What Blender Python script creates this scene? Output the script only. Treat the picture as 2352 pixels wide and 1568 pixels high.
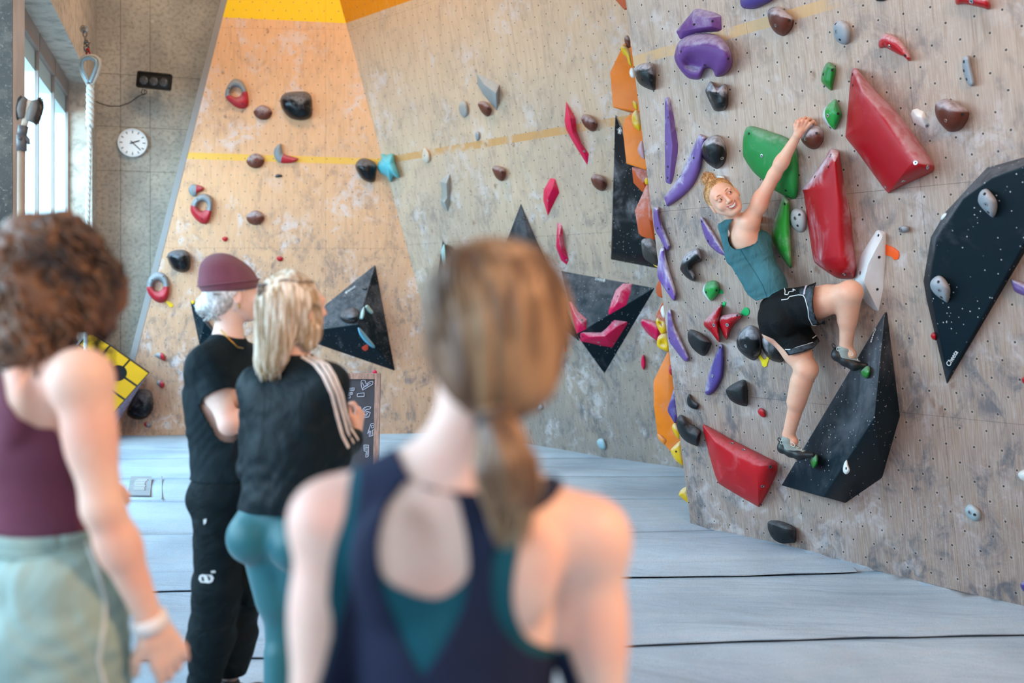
import bpy, bmesh, math, random
import numpy as np
from mathutils import Vector as V, Matrix
from mathutils.bvhtree import BVHTree
for o in list(bpy.data.objects): bpy.data.objects.remove(o)
S = bpy.context.scene; C = S.collection
random.seed(4); rng = np.random.default_rng(7)

# ---------------------------------------------------------------- camera, world, lights, exposure
CH = 1.56; FP = 2400.0; HX, HY = 1176.0, 683.0      # eye height, focal length and horizon in pixels of the 2352x1568 frame
cam = bpy.data.objects.new('camera', bpy.data.cameras.new('camera')); C.objects.link(cam)
cam.location = (0, 0, CH); cam.rotation_euler = (math.pi/2, 0, 0)
cam.data.sensor_width = 36; cam.data.lens = FP/2352*36; cam.data.shift_y = -(784-HY)/2352
cam.data.dof.use_dof = True; cam.data.dof.focus_distance = 6.6; cam.data.dof.aperture_fstop = 1.5
cam.data.clip_start = .05
S.camera = cam
S.view_settings.view_transform = 'Standard'; S.view_settings.look = 'None'
S.view_settings.gamma = 1; S.view_settings.use_curve_mapping = False; S.view_settings.exposure = -0.12
W = bpy.data.worlds.new('world'); S.world = W; W.use_nodes = True
W.node_tree.nodes['Background'].inputs[0].default_value = (.70, .86, 1, 1)
W.node_tree.nodes['Background'].inputs[1].default_value = .30
def area(name, loc, aim, size, size_y, power, col):
    L = bpy.data.lights.new(name, 'AREA'); L.shape = 'RECTANGLE'; L.size = size; L.size_y = size_y; L.energy = power; L.color = col
    o = bpy.data.objects.new(name, L); C.objects.link(o); o.location = loc
    o.rotation_euler = (V(aim)-V(loc)).to_track_quat('-Z', 'Y').to_euler(); return o
area('daylight_windows', (-4.6, 2.0, 2.6), (1, 5.5, 1.2), 5.5, 3.6, 500, (.60, .80, 1))
area('daylight_rear', (-1.5, -4.0, 3.6), (.5, 6, 1.4), 5, 3, 150, (.84, .92, 1))  # cool area light behind the camera, for window light out of view
area('ceiling_lamp_near', (.9, 3.6, 6.0), (1.7, 6.2, .8), 2.2, 1.2, 85, (1, .86, .74))
area('ceiling_lamp_far', (-2.0, 9.0, 6.6), (-1.2, 11.8, 3.7), 2.8, .8, 125, (1, .76, .50))
area('ceiling_lamp_side', (2.6, .5, 3.6), (.15, 1.4, 1.2), .6, .6, 165, (1, .52, .25))
area('daylight_outside', (-7.6, 4.5, 3.2), (-4.6, 9.6, 2.2), 3.5, 3.5, 480, (.72, .91, 1))
area('daylight_bays', (-6.0, 7.9, 3.7), (-2.2, 8.7, 0), 6, 3, 1150, (.48, .77, 1))

# ---------------------------------------------------------------- helpers
def lin(h):
    if isinstance(h, str):
        h = h.lstrip('#'); c = [int(h[i:i+2], 16)/255 for i in (0, 2, 4)]
    else: c = [x/255 for x in h]
    return tuple(x/12.92 if x <= .04045 else ((x+.055)/1.055)**2.4 for x in c)+(1,)
def ray(px, py): return V(((px-HX)/FP, 1, (HY-py)/FP))
CP = V((0, 0, CH))
def P(px, py, Y): return CP+ray(px, py)*Y
def hitp(px, py, p0, n):
    r = ray(px, py); return CP+r*((p0-CP).dot(n)/r.dot(n))
ZR = {1: (0, 0, 3.015), 2: (280, 0, 2.8), 3: (800, 0, 2.8), 4: (1380, 0, 3.266), 5: (1800, 0, 3.266), 6: (1380, 440, 3.409),
      7: (1800, 440, 3.409), 8: (1400, 820, 2.4706), 9: (1560, 240, 3.135), 10: (1700, 600, 3.135), 11: (380, 560, 2.9034),
      13: (620, 540, 1.5254), 14: (900, 420, 3.267), 15: (200, 560, 3.564), 17: (1390, 60, 2.613), 18: (1460, 640, 2.904), 0: (0, 0, 1)}
def zc(k, pts):
    x0, y0, s = ZR[k]
    if isinstance(pts[0], (int, float)): return (x0+pts[0]/s, y0+pts[1]/s)
    return [(x0+p[0]/s, y0+p[1]/s)+tuple(p[2:]) for p in pts]
def newmesh(name, vs, fs, mat=None, smooth=False):
    me = bpy.data.meshes.new(name)
    me.from_pydata([tuple(v) for v in vs], [], [tuple(f) for f in fs]); me.update()
    if mat:
        for m in (mat if isinstance(mat, (list, tuple)) else [mat]): me.materials.append(m)
    if smooth: me.polygons.foreach_set('use_smooth', [True]*len(me.polygons))
    return me
def fixn(me):
    b = bmesh.new(); b.from_mesh(me); bmesh.ops.recalc_face_normals(b, faces=b.faces); b.to_mesh(me); b.free()
def obj(name, me, parent=None, loc=None, mat4=None):
    o = bpy.data.objects.new(name, me); C.objects.link(o)
    if parent: o.parent = parent
    if loc is not None: o.location = loc
    if mat4 is not None: o.matrix_local = mat4
    return o
def tag(o, label=None, cat=None, group=None, kind=None):
    if label: o['label'] = label
    if cat: o['category'] = cat
    if group: o['group'] = group
    if kind: o['kind'] = kind
    return o
def frame4(o, x, y, z):
    return Matrix(((x[0], y[0], z[0], o[0]), (x[1], y[1], z[1], o[1]), (x[2], y[2], z[2], o[2]), (0, 0, 0, 1)))
def bev(o, w, seg=2):
    m = o.modifiers.new('b', 'BEVEL'); m.width = w; m.segments = seg; m.limit_method = 'ANGLE'; m.angle_limit = math.radians(25)
    o.data.polygons.foreach_set('use_smooth', [True]*len(o.data.polygons)); return o
class MB:
    def __init__(s): s.v = []; s.f = []
    def add(s, vs, fs):
        n = len(s.v); s.v += [V(v) for v in vs]; s.f += [tuple(i+n for i in f) for f in fs]
    def box(s, c, d, M=None):
        c = V(c); pts = [V((sx*d[0]/2, sy*d[1]/2, sz*d[2]/2)) for sx in (-1, 1) for sy in (-1, 1) for sz in (-1, 1)]
        pts = [(M @ p if M else p)+c for p in pts]
        s.add(pts, [(0, 1, 3, 2), (4, 6, 7, 5), (0, 4, 5, 1), (2, 3, 7, 6), (0, 2, 6, 4), (1, 5, 7, 3)])
    def hexa(s, a, b): s.add(list(a)+list(b), [(3, 2, 1, 0), (4, 5, 6, 7), (0, 1, 5, 4), (1, 2, 6, 5), (2, 3, 7, 6), (3, 0, 4, 7)])
    def tube(s, pts, r, n=8, cap=True, flat=None):
        pts = [V(p) for p in pts]; rs = r if isinstance(r, (list, tuple)) else [r]*len(pts)
        up = None; rings = []
        for i, p in enumerate(pts):
            t = (pts[min(i+1, len(pts)-1)]-pts[max(i-1, 0)]).normalized()
            if up is None:
                up = V((0, 0, 1)) if abs(t.z) < .9 else V((1, 0, 0))
                if flat is not None: up = V(flat)
            a = (up-t*up.dot(t)).normalized(); up = a; b = t.cross(a)
            k = .35 if flat is not None else 1
            rings.append([p+(a*math.cos(2*math.pi*j/n)*k+b*math.sin(2*math.pi*j/n))*rs[i] for j in range(n)])
        vs = [q for rg in rings for q in rg]; fs = []
        for i in range(len(pts)-1):
            for j in range(n): fs.append((i*n+j, i*n+(j+1) % n, (i+1)*n+(j+1) % n, (i+1)*n+j))
        if cap: fs += [tuple(range(n))[::-1], tuple((len(pts)-1)*n+j for j in range(n))]
        s.add(vs, fs)
    def torus(s, c, ax, R, r, n=20, m=8, sx=1):
        ax = V(ax).normalized(); a = ax.orthogonal().normalized() if abs(ax.z) > .9 else V((0, 0, 1)).cross(ax).normalized(); b = ax.cross(a)
        vs = []; fs = []
        for i in range(n):
            t = 2*math.pi*i/n; d = a*math.cos(t)*sx+b*math.sin(t); dn = (a*math.cos(t)+b*math.sin(t)).normalized()
            for j in range(m):
                u = 2*math.pi*j/m; vs.append(V(c)+d*R+dn*math.cos(u)*r+ax*math.sin(u)*r)
        for i in range(n):
            for j in range(m): fs.append((i*m+j, ((i+1) % n)*m+j, ((i+1) % n)*m+(j+1) % m, i*m+(j+1) % m))
        s.add(vs, fs)
    def lathe(s, c, ax, prof, n=24):
        ax = V(ax).normalized(); a = ax.orthogonal().normalized(); b = ax.cross(a); vs = []; fs = []
        for (r, z) in prof:
            for i in range(n):
                t = 2*math.pi*i/n; vs.append(V(c)+(a*math.cos(t)+b*math.sin(t))*r+ax*z)
        for k in range(len(prof)-1):
            for i in range(n): fs.append((k*n+i, k*n+(i+1) % n, (k+1)*n+(i+1) % n, (k+1)*n+i))
        fs += [tuple(range(n))[::-1], tuple((len(prof)-1)*n+i for i in range(n))]
        s.add(vs, fs)
    def build(s, name, mat, parent=None, smooth=False, M=None):
        me = newmesh(name, s.v, s.f, mat, smooth); fixn(me)
        if smooth: pass
        return obj(name, me, parent, mat4=M)

# ---------------------------------------------------------------- materials
def mat(name, col, rough=.6, spec=.5, bump=0, bscale=60, var=0, vscale=3, bstretch=(1, 1, 1), sheen=0, sss=0, metal=0, col2=None, coat=0, trans=0):
    m = bpy.data.materials.new(name); m.use_nodes = True; nt = m.node_tree; N = nt.nodes; L = nt.links
    b = N['Principled BSDF']; b.inputs['Roughness'].default_value = rough; b.inputs['Specular IOR Level'].default_value = spec
    b.inputs['Metallic'].default_value = metal; b.inputs['Base Color'].default_value = lin(col)
    b.inputs['Coat Weight'].default_value = coat; b.inputs['Transmission Weight'].default_value = trans
    if sheen: b.inputs['Sheen Weight'].default_value = sheen
    if sss:
        b.inputs['Subsurface Weight'].default_value = sss; b.inputs['Subsurface Radius'].default_value = (.012, .005, .003); b.inputs['Subsurface Scale'].default_value = 1
    tc = N.new('ShaderNodeTexCoord'); mp = N.new('ShaderNodeMapping'); mp.inputs['Scale'].default_value = bstretch
    L.new(tc.outputs['Object'], mp.inputs[0])
    if var or col2:
        n = N.new('ShaderNodeTexNoise'); n.inputs['Scale'].default_value = vscale; n.inputs['Detail'].default_value = 6; L.new(mp.outputs[0], n.inputs[0])
        r = N.new('ShaderNodeValToRGB'); r.color_ramp.elements[0].position = .35; r.color_ramp.elements[1].position = .65
        c = lin(col)
        if col2: r.color_ramp.elements[0].color = c; r.color_ramp.elements[1].color = lin(col2)
        else:
            r.color_ramp.elements[0].color = tuple(x*(1-var) for x in c[:3])+(1,); r.color_ramp.elements[1].color = tuple(min(1, x*(1+var)) for x in c[:3])+(1,)
        L.new(n.outputs[0], r.inputs[0]); L.new(r.outputs[0], b.inputs['Base Color'])
    if bump:
        n2 = N.new('ShaderNodeTexNoise'); n2.inputs['Scale'].default_value = bscale; n2.inputs['Detail'].default_value = 5; L.new(mp.outputs[0], n2.inputs[0])
        bp = N.new('ShaderNodeBump'); bp.inputs['Strength'].default_value = bump; bp.inputs['Distance'].default_value = .01
        L.new(n2.outputs[0], bp.inputs['Height']); L.new(bp.outputs[0], b.inputs['Normal'])
    return m
class NG:     # small node helper
    def __init__(s, m): s.nt = m.node_tree; s.N = s.nt.nodes; s.L = s.nt.links
    def n(s, t, **kw):
        x = s.N.new(t)
        for k, v in kw.items(): setattr(x, k, v)
        return x
    def math(s, op, a, b=None, c=None, clamp=False):
        x = s.N.new('ShaderNodeMath'); x.operation = op; x.use_clamp = clamp
        for i, q in enumerate((a, b, c)):
            if q is None: continue
            if isinstance(q, (int, float)): x.inputs[i].default_value = q
            else: s.L.new(q, x.inputs[i])
        return x.outputs[0]
    def noise(s, vec, scale, detail=4, stretch=None, rough=.5, dist=0):
        if stretch:
            mp = s.N.new('ShaderNodeMapping'); mp.inputs['Scale'].default_value = stretch; s.L.new(vec, mp.inputs[0]); vec = mp.outputs[0]
        x = s.N.new('ShaderNodeTexNoise'); x.inputs['Scale'].default_value = scale; x.inputs['Detail'].default_value = detail
        x.inputs['Roughness'].default_value = rough; x.inputs['Distortion'].default_value = dist; s.L.new(vec, x.inputs[0]); return x.outputs[0]
    def ramp(s, f, lo, hi):
        x = s.N.new('ShaderNodeMapRange'); x.interpolation_type = 'SMOOTHSTEP'; x.inputs['From Min'].default_value = lo; x.inputs['From Max'].default_value = hi
        s.L.new(f, x.inputs[0]); return x.outputs[0]
    def mix(s, f, a, b):
        x = s.N.new('ShaderNodeMix'); x.data_type = 'RGBA'
        for i, q in ((0, f), (6, a), (7, b)):
            if isinstance(q, (int, float)): x.inputs[i].default_value = q
            elif isinstance(q, tuple): x.inputs[i].default_value = q
            else: s.L.new(q, x.inputs[i])
        return x.outputs[2]
def plywood(name, clean, worn, v0, v1, smudge=.5, chalk=.4, stripe=None, paint=None, stripecol='#c99a62', swear=.5, seed=0, grain=.5):
    """wall-local coordinates: x along the wall, y up the wall, z out of it"""
    m = bpy.data.materials.new(name); m.use_nodes = True; g = NG(m); b = g.N['Principled BSDF']; b.inputs['Roughness'].default_value = .62
    b.inputs['Specular IOR Level'].default_value = .3
    tc = g.n('ShaderNodeTexCoord').outputs['Object']
    mp = g.n('ShaderNodeMapping'); mp.inputs['Location'].default_value = (seed*3.1, seed*1.7, 0); g.L.new(tc, mp.inputs[0]); vec = mp.outputs[0]
    sx = g.n('ShaderNodeSeparateXYZ'); g.L.new(tc, sx.inputs[0]); u, v = sx.outputs[0], sx.outputs[1]
    wear = g.ramp(v, v1, v0)
    big = g.noise(vec, 1.1, 5)
    wear = g.math('ADD', wear, g.math('MULTIPLY', g.math('SUBTRACT', big, .5), 1.0), clamp=True)
    col = g.mix(wear, lin(clean), lin(worn))
    # grain, running up the wall
    gr = g.noise(vec, 9, 7, (3.2, .28, 1), .62, .5)
    col = g.mix(g.math('MULTIPLY', g.ramp(gr, .46, .68), grain), col, lin('#8d6f58'))
    gf = g.noise(vec, 40, 5, (4, .15, 1), .6)
    col = g.mix(g.math('MULTIPLY', g.ramp(gf, .35, .7), .20), col, lin('#efe0cf'))
    # knots and patches
    vo = g.n('ShaderNodeTexVoronoi'); vo.inputs['Scale'].default_value = 3.4; mp2 = g.n('ShaderNodeMapping'); mp2.inputs['Scale'].default_value = (1.2, .8, 1); g.L.new(vec, mp2.inputs[0]); g.L.new(mp2.outputs[0], vo.inputs[0])
    kn = g.ramp(vo.outputs['Distance'], .12, .05)
    kn = g.math('MULTIPLY', kn, g.ramp(g.noise(vec, 30, 3), .35, .6))
    col = g.mix(g.math('MULTIPLY', kn, .7), col, lin('#7b5846'))
    # shoe rubber smudges, chalk and grey dust: wear that belongs to the board
    sm = g.noise(vec, 3.6, 9, (1, .75, 1), .66, .9)
    sm2 = g.noise(vec, 14, 6, (1.0, .5, 1), .7, 1.2)
    smk = g.math('MULTIPLY', g.ramp(sm, .47, .62), g.ramp(sm2, .36, .60))
    smk = g.math('MULTIPLY', smk, g.math('ADD', g.math('MULTIPLY', wear, .75), .25))
    col = g.mix(g.math('MULTIPLY', smk, smudge), col, lin('#55555b'))
    ck = g.noise(vec, 2.3, 8, (1.1, .8, 1), .62, .6); ck2 = g.noise(vec, 9.0, 6, None, .65, .8)
    ckk = g.math('MULTIPLY', g.ramp(ck, .50, .64), g.ramp(ck2, .40, .60))
    col = g.mix(g.math('MULTIPLY', ckk, chalk), col, lin('#d6cdd0'))
    st = g.noise(vec, 3.3, 8, (4.5, .6, 1), .75, 1.5)
    col = g.mix(g.math('MULTIPLY', g.ramp(st, .62, .70), .5), col, lin('#cfc6c6'))
    sc = g.noise(vec, 7.0, 6, (1.0, 1.0, 1), .6, 3.0)
    line = g.ramp(g.math('ABSOLUTE', g.math('SUBTRACT', sc, .5)), .012, .004)
    col = g.mix(g.math('MULTIPLY', g.math('MULTIPLY', line, g.ramp(big, .46, .6)), .12), col, lin('#e8e2e2'))
    if stripe:      # painted line y = a + b*x
        a, bb, w = stripe
        d = g.math('ABSOLUTE', g.math('SUBTRACT', g.math('SUBTRACT', v, a), g.math('MULTIPLY', u, bb)))
        k = g.ramp(d, w/2+.002, w/2-.002); wn = g.noise(vec, 3.0, 6, (1.3, 1, 1), .6)
        k = g.math('MULTIPLY', k, g.ramp(wn, swear+.10, swear-.06))
        col = g.mix(g.math('MULTIPLY', k, .8), col, lin(stripecol))
    if paint:       # painted upper area above y = a + b*x
        a, bb, pc = paint
        d = g.math('SUBTRACT', g.math('SUBTRACT', v, a), g.math('MULTIPLY', u, bb))
        pcol = g.mix(g.math('MULTIPLY', g.ramp(gf, .5, .7), .18), lin(pc), lin('#ffe9a0'))
        col = g.mix(g.ramp(d, -.003, .003), col, pcol)
    # bolt holes: staggered drilled grid with a worn rim
    G = .15
    row = g.math('FLOOR', g.math('DIVIDE', v, G/2*1.25))
    off = g.math('MULTIPLY', g.math('FRACT', g.math('MULTIPLY', row, .5)), G)
    jit = g.math('MULTIPLY', g.math('SUBTRACT', g.noise(vec, 1.7, 1), .5), .10)
    uu = g.math('SUBTRACT', g.math('FRACT', g.math('DIVIDE', g.math('ADD', g.math('ADD', u, off), jit), G)), .5)
    vv = g.math('SUBTRACT', g.math('FRACT', g.math('DIVIDE', v, G/2*1.25)), .5)
    d2 = g.math('SQRT', g.math('ADD', g.math('POWER', g.math('MULTIPLY', uu, G), 2), g.math('POWER', g.math('MULTIPLY', vv, G/2*1.25), 2)))
    hole = g.ramp(d2, .0068, .0050); rim = g.ramp(d2, .014, .009)
    miss = g.ramp(g.noise(vec, 2.1, 2), .30, .34)
    hole = g.math('MULTIPLY', hole, miss); rim = g.math('MULTIPLY', rim, miss)
    col = g.mix(g.math('MULTIPLY', rim, .10), col, lin('#e8dccf'))
    col = g.mix(g.math('MULTIPLY', hole, .92), col, lin('#241f20'))
    g.L.new(col, b.inputs['Base Color'])
    bp = g.n('ShaderNodeBump'); bp.inputs['Strength'].default_value = .35; bp.inputs['Distance'].default_value = .004
    g.L.new(g.math('SUBTRACT', g.math('MULTIPLY', gf, .4), g.math('MULTIPLY', hole, 2)), bp.inputs['Height']); g.L.new(bp.outputs[0], b.inputs['Normal'])
    return m
def concrete(name, c1, c2, board=True):
    m = bpy.data.materials.new(name); m.use_nodes = True; g = NG(m); b = g.N['Principled BSDF']; b.inputs['Roughness'].default_value = .8
    tc = g.n('ShaderNodeTexCoord').outputs['Object']
    n1 = g.noise(tc, 1.4, 8, (1, .8, .55), .6, .4); n2 = g.noise(tc, 8, 8, (3, 3, .3) if board else None, .65); n3 = g.noise(tc, 60, 4)
    col = g.mix(g.ramp(n1, .35, .65), lin(c1), lin(c2))
    col = g.mix(g.math('MULTIPLY', g.ramp(n2, .44, .70), .6), col, lin('#6f665c'))
    col = g.mix(g.math('MULTIPLY', g.ramp(n3, .55, .75), .15), col, lin('#e0d8cc'))
    vo = g.n('ShaderNodeTexVoronoi'); vo.inputs['Scale'].default_value = 14; g.L.new(tc, vo.inputs[0])
    pit = g.ramp(vo.outputs['Distance'], .06, .03); col = g.mix(g.math('MULTIPLY', pit, .5), col, lin('#5c544c'))
    g.L.new(col, b.inputs['Base Color'])
    bp = g.n('ShaderNodeBump'); bp.inputs['Strength'].default_value = .3; bp.inputs['Distance'].default_value = .01
    g.L.new(g.math('ADD', n2, g.math('MULTIPLY', n3, .4)), bp.inputs['Height']); g.L.new(bp.outputs[0], b.inputs['Normal']); return m
_hm = {}
def holdmat(col, chalk=.4, rough=.5, speck=False, col2=None, split=None, cscale=6.0, chalkcol='#d9d3da', zbias=.5):
    """chalked polyurethane / fibreglass; optional second colour across a straight joint (object space)"""
    key = (col, chalk, rough, speck, col2, split, cscale, zbias)
    if key in _hm: return _hm[key]
    m = bpy.data.materials.new('hold_'+str(len(_hm))); m.use_nodes = True; g = NG(m); b = g.N['Principled BSDF']
    b.inputs['Roughness'].default_value = rough; b.inputs['Specular IOR Level'].default_value = .14 if speck else .28
    tcn = g.n('ShaderNodeTexCoord'); tc = tcn.outputs['Object']
    c = lin(col); base = c
    if col2:
        sx = g.n('ShaderNodeSeparateXYZ'); g.L.new(tc, sx.inputs[0]); a, bb, cc = split
        d = g.math('ADD', g.math('ADD', g.math('MULTIPLY', sx.outputs[0], a), g.math('MULTIPLY', sx.outputs[1], bb)), cc)
        base = g.mix(g.ramp(d, -.0015, .0015), c, lin(col2))
    oi = g.n('ShaderNodeObjectInfo'); ad = g.n('ShaderNodeVectorMath', operation='ADD'); g.L.new(tc, ad.inputs[0])
    rr = g.n('ShaderNodeCombineXYZ'); r5 = g.math('MULTIPLY', oi.outputs['Random'], 40); g.L.new(r5, rr.inputs[0]); g.L.new(r5, rr.inputs[1]); g.L.new(rr.outputs[0], ad.inputs[1]); tv = ad.outputs[0]
    n0 = g.noise(tv, 9, 5); base = g.mix(g.math('MULTIPLY', g.ramp(n0, .4, .7), .22), base, tuple(x*.55 for x in c[:3])+(1,) if not col2 else lin('#555555'))
    if speck:
        vo = g.n('ShaderNodeTexVoronoi'); vo.inputs['Scale'].default_value = 34; g.L.new(tv, vo.inputs[0])
        sp = g.ramp(vo.outputs['Distance'], .14, .09); sp = g.math('MULTIPLY', sp, g.ramp(g.noise(tv, 7, 3), .42, .50))
        base = g.mix(g.math('MULTIPLY', sp, .75), base, lin('#c8c8c8'))
    if chalk:
        n1 = g.noise(tv, cscale, 7, None, .62, .6); n2 = g.noise(tv, cscale*5, 5, None, .6)
        ge = g.n('ShaderNodeNewGeometry'); sn = g.n('ShaderNodeSeparateXYZ'); g.L.new(ge.outputs['Normal'], sn.inputs[0])
        up = g.ramp(sn.outputs[2], -.35, .9)        # chalk collects on the gripped upper side of the hold
        k = g.math('ADD', g.math('MULTIPLY', up, zbias), g.math('SUBTRACT', n1, .5))
        k = g.math('MULTIPLY', g.ramp(k, .04, .34), g.math('ADD', g.math('MULTIPLY', g.ramp(n2, .35, .6), .5), .5))
        base = g.mix(g.math('MULTIPLY', k, chalk), base, lin(chalkcol))
        g.L.new(g.math('ADD', g.math('MULTIPLY', k, .3), rough, clamp=True), b.inputs['Roughness'])
    g.L.new(base, b.inputs['Base Color'])
    nb = g.noise(tc, 180, 3); bp = g.n('ShaderNodeBump'); bp.inputs['Strength'].default_value = .15; bp.inputs['Distance'].default_value = .003
    g.L.new(nb, bp.inputs['Height']); g.L.new(bp.outputs[0], b.inputs['Normal'])
    _hm[key] = m; return m

# ---------------------------------------------------------------- walls: local frames
class Wall: pass
def mkwall(B0, d, tan):
    w = Wall(); w.o = V((B0[0], B0[1], 0)); w.u = V((d[0], d[1], 0)).normalized(); nh = V((w.u.y, -w.u.x, 0))
    w.v = (nh*tan+V((0, 0, 1))).normalized(); w.n = w.u.cross(w.v); w.M = frame4(w.o, w.u, w.v, w.n); w.Mi = w.M.inverted(); return w
WR = mkwall((1.24, 7.27), (.577, -.817), .169)
WM = mkwall((-.63, 12.0), (.668, -.744), .209)
WB = mkwall((-.63, 12.0), (.9989, .047), 0.0)
def uv(w, px, py, h=0):
    q = w.Mi @ hitp(px, py, w.o+w.n*h, w.n); return (q.x, q.y)
def clip_poly(poly, a, b, c):       # keep a*x+b*y+c>=0
    out = []
    for i in range(len(poly)):
        p, q = poly[i], poly[(i+1) % len(poly)]; fp = a*p[0]+b*p[1]+c; fq = a*q[0]+b*q[1]+c
        if fp >= 0: out.append(p)
        if fp*fq < 0: t = fp/(fp-fq); out.append((p[0]+t*(q[0]-p[0]), p[1]+t*(q[1]-p[1])))
    return out
def panels(w, name, outline, us, vs, mt, gap=.0014, th=.02):
    root = bpy.data.objects.new(name, None); C.objects.link(root); root.matrix_local = w.M; root['kind'] = 'structure'
    for i in range(len(us)-1):
        for j in range(len(vs)-1):
            r = [(us[i]+gap, vs[j]+gap), (us[i+1]-gap, vs[j]+gap), (us[i+1]-gap, vs[j+1]-gap), (us[i], vs[j+1]-gap)]
            p = outline
            for a, b, c in ((1, 0, -us[i]-gap/2), (-1, 0, us[i+1]-gap/2), (0, 1, -vs[j]-gap/2), (0, -1, vs[j+1]-gap/2)):
                if p: p = clip_poly(p, a, b, c)
            if len(p) < 3: continue
            n = len(p); vv = [(x, y, 0) for x, y in p]+[(x, y, -th) for x, y in p]
            ff = [tuple(range(n)), tuple(range(2*n-1, n-1, -1))]+[(k, k+n, (k+1) % n+n, (k+1) % n) for k in range(n)]
            me = newmesh('panel', vv, ff, mt); fixn(me); obj('panel', me, root)
    back = newmesh('backing_board', [(x, y, -th-.001) for x, y in outline]+[(x, y, -.12) for x, y in outline],
                   [tuple(range(len(outline))), tuple(range(2*len(outline)-1, len(outline)-1, -1))]+[(k, k+len(outline), (k+1) % len(outline)+len(outline), (k+1) % len(outline)) for k in range(len(outline))], M_edge)
    fixn(back); obj('backing_board', back, root)
    return root
M_edge = mat('ply_edge', '#b99c82', .7, var=.2, vscale=20)
def stripefit(w, p1, p2):
    a, b = uv(w, *p1), uv(w, *p2); s = (b[1]-a[1])/(b[0]-a[0]); return a[1]-s*a[0], s
# right wall
sa, sb = stripefit(WR, (1450, 142), (1895, 12))
M_R = plywood('plywood_right', '#b89d8b', '#8a756d', .2, 4.2, .85, .36, stripe=(sa, sb, .065), stripecol='#c89e6c', swear=.50, seed=1)
r1 = uv(WR, 1560, 479); r2 = uv(WR, 2235, 421); vsR = (r1[1]+r2[1])/2
usR = sorted([uv(WR, 2075, 30)[0], uv(WR, 1722, 122)[0]]+[5.2])
print('R seams', vsR, usR)
outR = [(0, -.02), (5.2, -.02), (5.2, 4.6), (0, 4.6)]
panels(WR, 'wall_right', outR, [0]+usR, [-.02, vsR-1.22*1, vsR, vsR+2.5], M_R)
# middle wall
sa, sb = stripefit(WM, (905, 365), (1440, 275)); pa, pb = stripefit(WM, (790, 55), (940, 2))
M_M = plywood('plywood_middle', '#cfb093', '#84776f', .0, 4.3, .75, .5, stripe=(sa, sb, .075), paint=(pa, pb, '#d98a12'), stripecol='#c9924f', swear=.54, seed=2, grain=.32)
m1 = uv(WM, 940, 562); m2 = uv(WM, 1402, 532); vsM = (m1[1]+m2[1])/2
f = .1673
outM = [(0, -.02), (4.0, -.02), (4.0, 6.4), (-f*6.4, 6.4)]
panels(WM, 'wall_middle', outM, [-1.2, 1.55, 4.0], [-.02, vsM, vsM+2.5, 6.4], M_M)
# back-left wall
sa, sb = stripefit(WB, (420, 357), (850, 371)); pa, pb = stripefit(WB, (515, 40), (785, 53))
M_B = plywood('plywood_back', '#e2aa7c', '#b48567', .0, 4.2, .7, .6, stripe=(sa, sb, .075), paint=(pa, pb, '#f2c417'), stripecol='#e6b23c', swear=.62, seed=3, grain=.24)
l0 = uv(WB, 268, 992); l1 = uv(WB, 522, 0); sl = (l1[0]-l0[0])/(l1[1]-l0[1]); TB = 6.0
fb = .2703
outB = [(l0[0]-sl*l0[1]-.0, 0), (0, 0), (-fb*TB, TB), (l0[0]+sl*(TB-l0[1]), TB)]
vsB = uv(WB, 800, 570)[1]
panels(WB, 'wall_back', outB, [-5, -1.5, -.0], [-.02, vsB, vsB+2.5, 6.4], M_B)
# grey edge strip of the back-left wall
M_strip = mat('grey_trim', '#8b8684', .6)
b_ = MB(); q = outB
def lp(t): return V((q[0][0]+(q[3][0]-q[0][0])*t, q[0][1]+(q[3][1]-q[0][1])*t, 0))
w_ = .07
b_.hexa([lp(0)+V((-w_, 0, .004)), lp(0)+V((0, 0, .004)), lp(1)+V((0, 0, .004)), lp(1)+V((-w_, 0, .004))],
        [lp(0)+V((-w_, 0, -.3)), lp(0)+V((0, 0, -.3)), lp(1)+V((0, 0, -.3)), lp(1)+V((-w_, 0, -.3))])
o = b_.build('trim_1', M_strip, M=WB.M); o['kind'] = 'structure'
# hidden return of the right-hand wall, carries the orange volumes
vs_ = [WR.M @ V((0, 0, -.01)), V((1.95, 9.25, 0)), WM.M @ V((3.98, 4.6, 0)), WR.M @ V((0, 4.6, -.01))]
e_ = V((.12, .02, 0)); b_ = MB(); b_.hexa(vs_, [v+e_ for v in vs_]); o = b_.build('wall_return', M_R); o['kind'] = 'structure'

# ---------------------------------------------------------------- concrete wall, window wall
M_con = concrete('concrete_wall', '#a29a90', '#c0b4a5'); M_con2 = concrete('concrete_beam', '#bcb0a2', '#cdc2b5', False); M_cond = concrete('concrete_dark', '#35322f', '#45413c', False)
WC = mkwall((-4.89, 12.3), (.958, .287), 0)
def uvc(px, py): return uv(WC, px, py)
ucs = [-.02, uvc(277, 200)[0], uvc(345, 200)[0], 1.9, 3.4]; vcs = [0, uvc(300, 393)[1], uvc(300, 292)[1], uvc(300, 172)[1], 6.4]
panels(WC, 'wall_concrete', [(-.02, 0), (3.4, 0), (3.4, 6.4), (-.02, 6.4)], ucs, vcs, M_con, gap=.004, th=.05)
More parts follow.
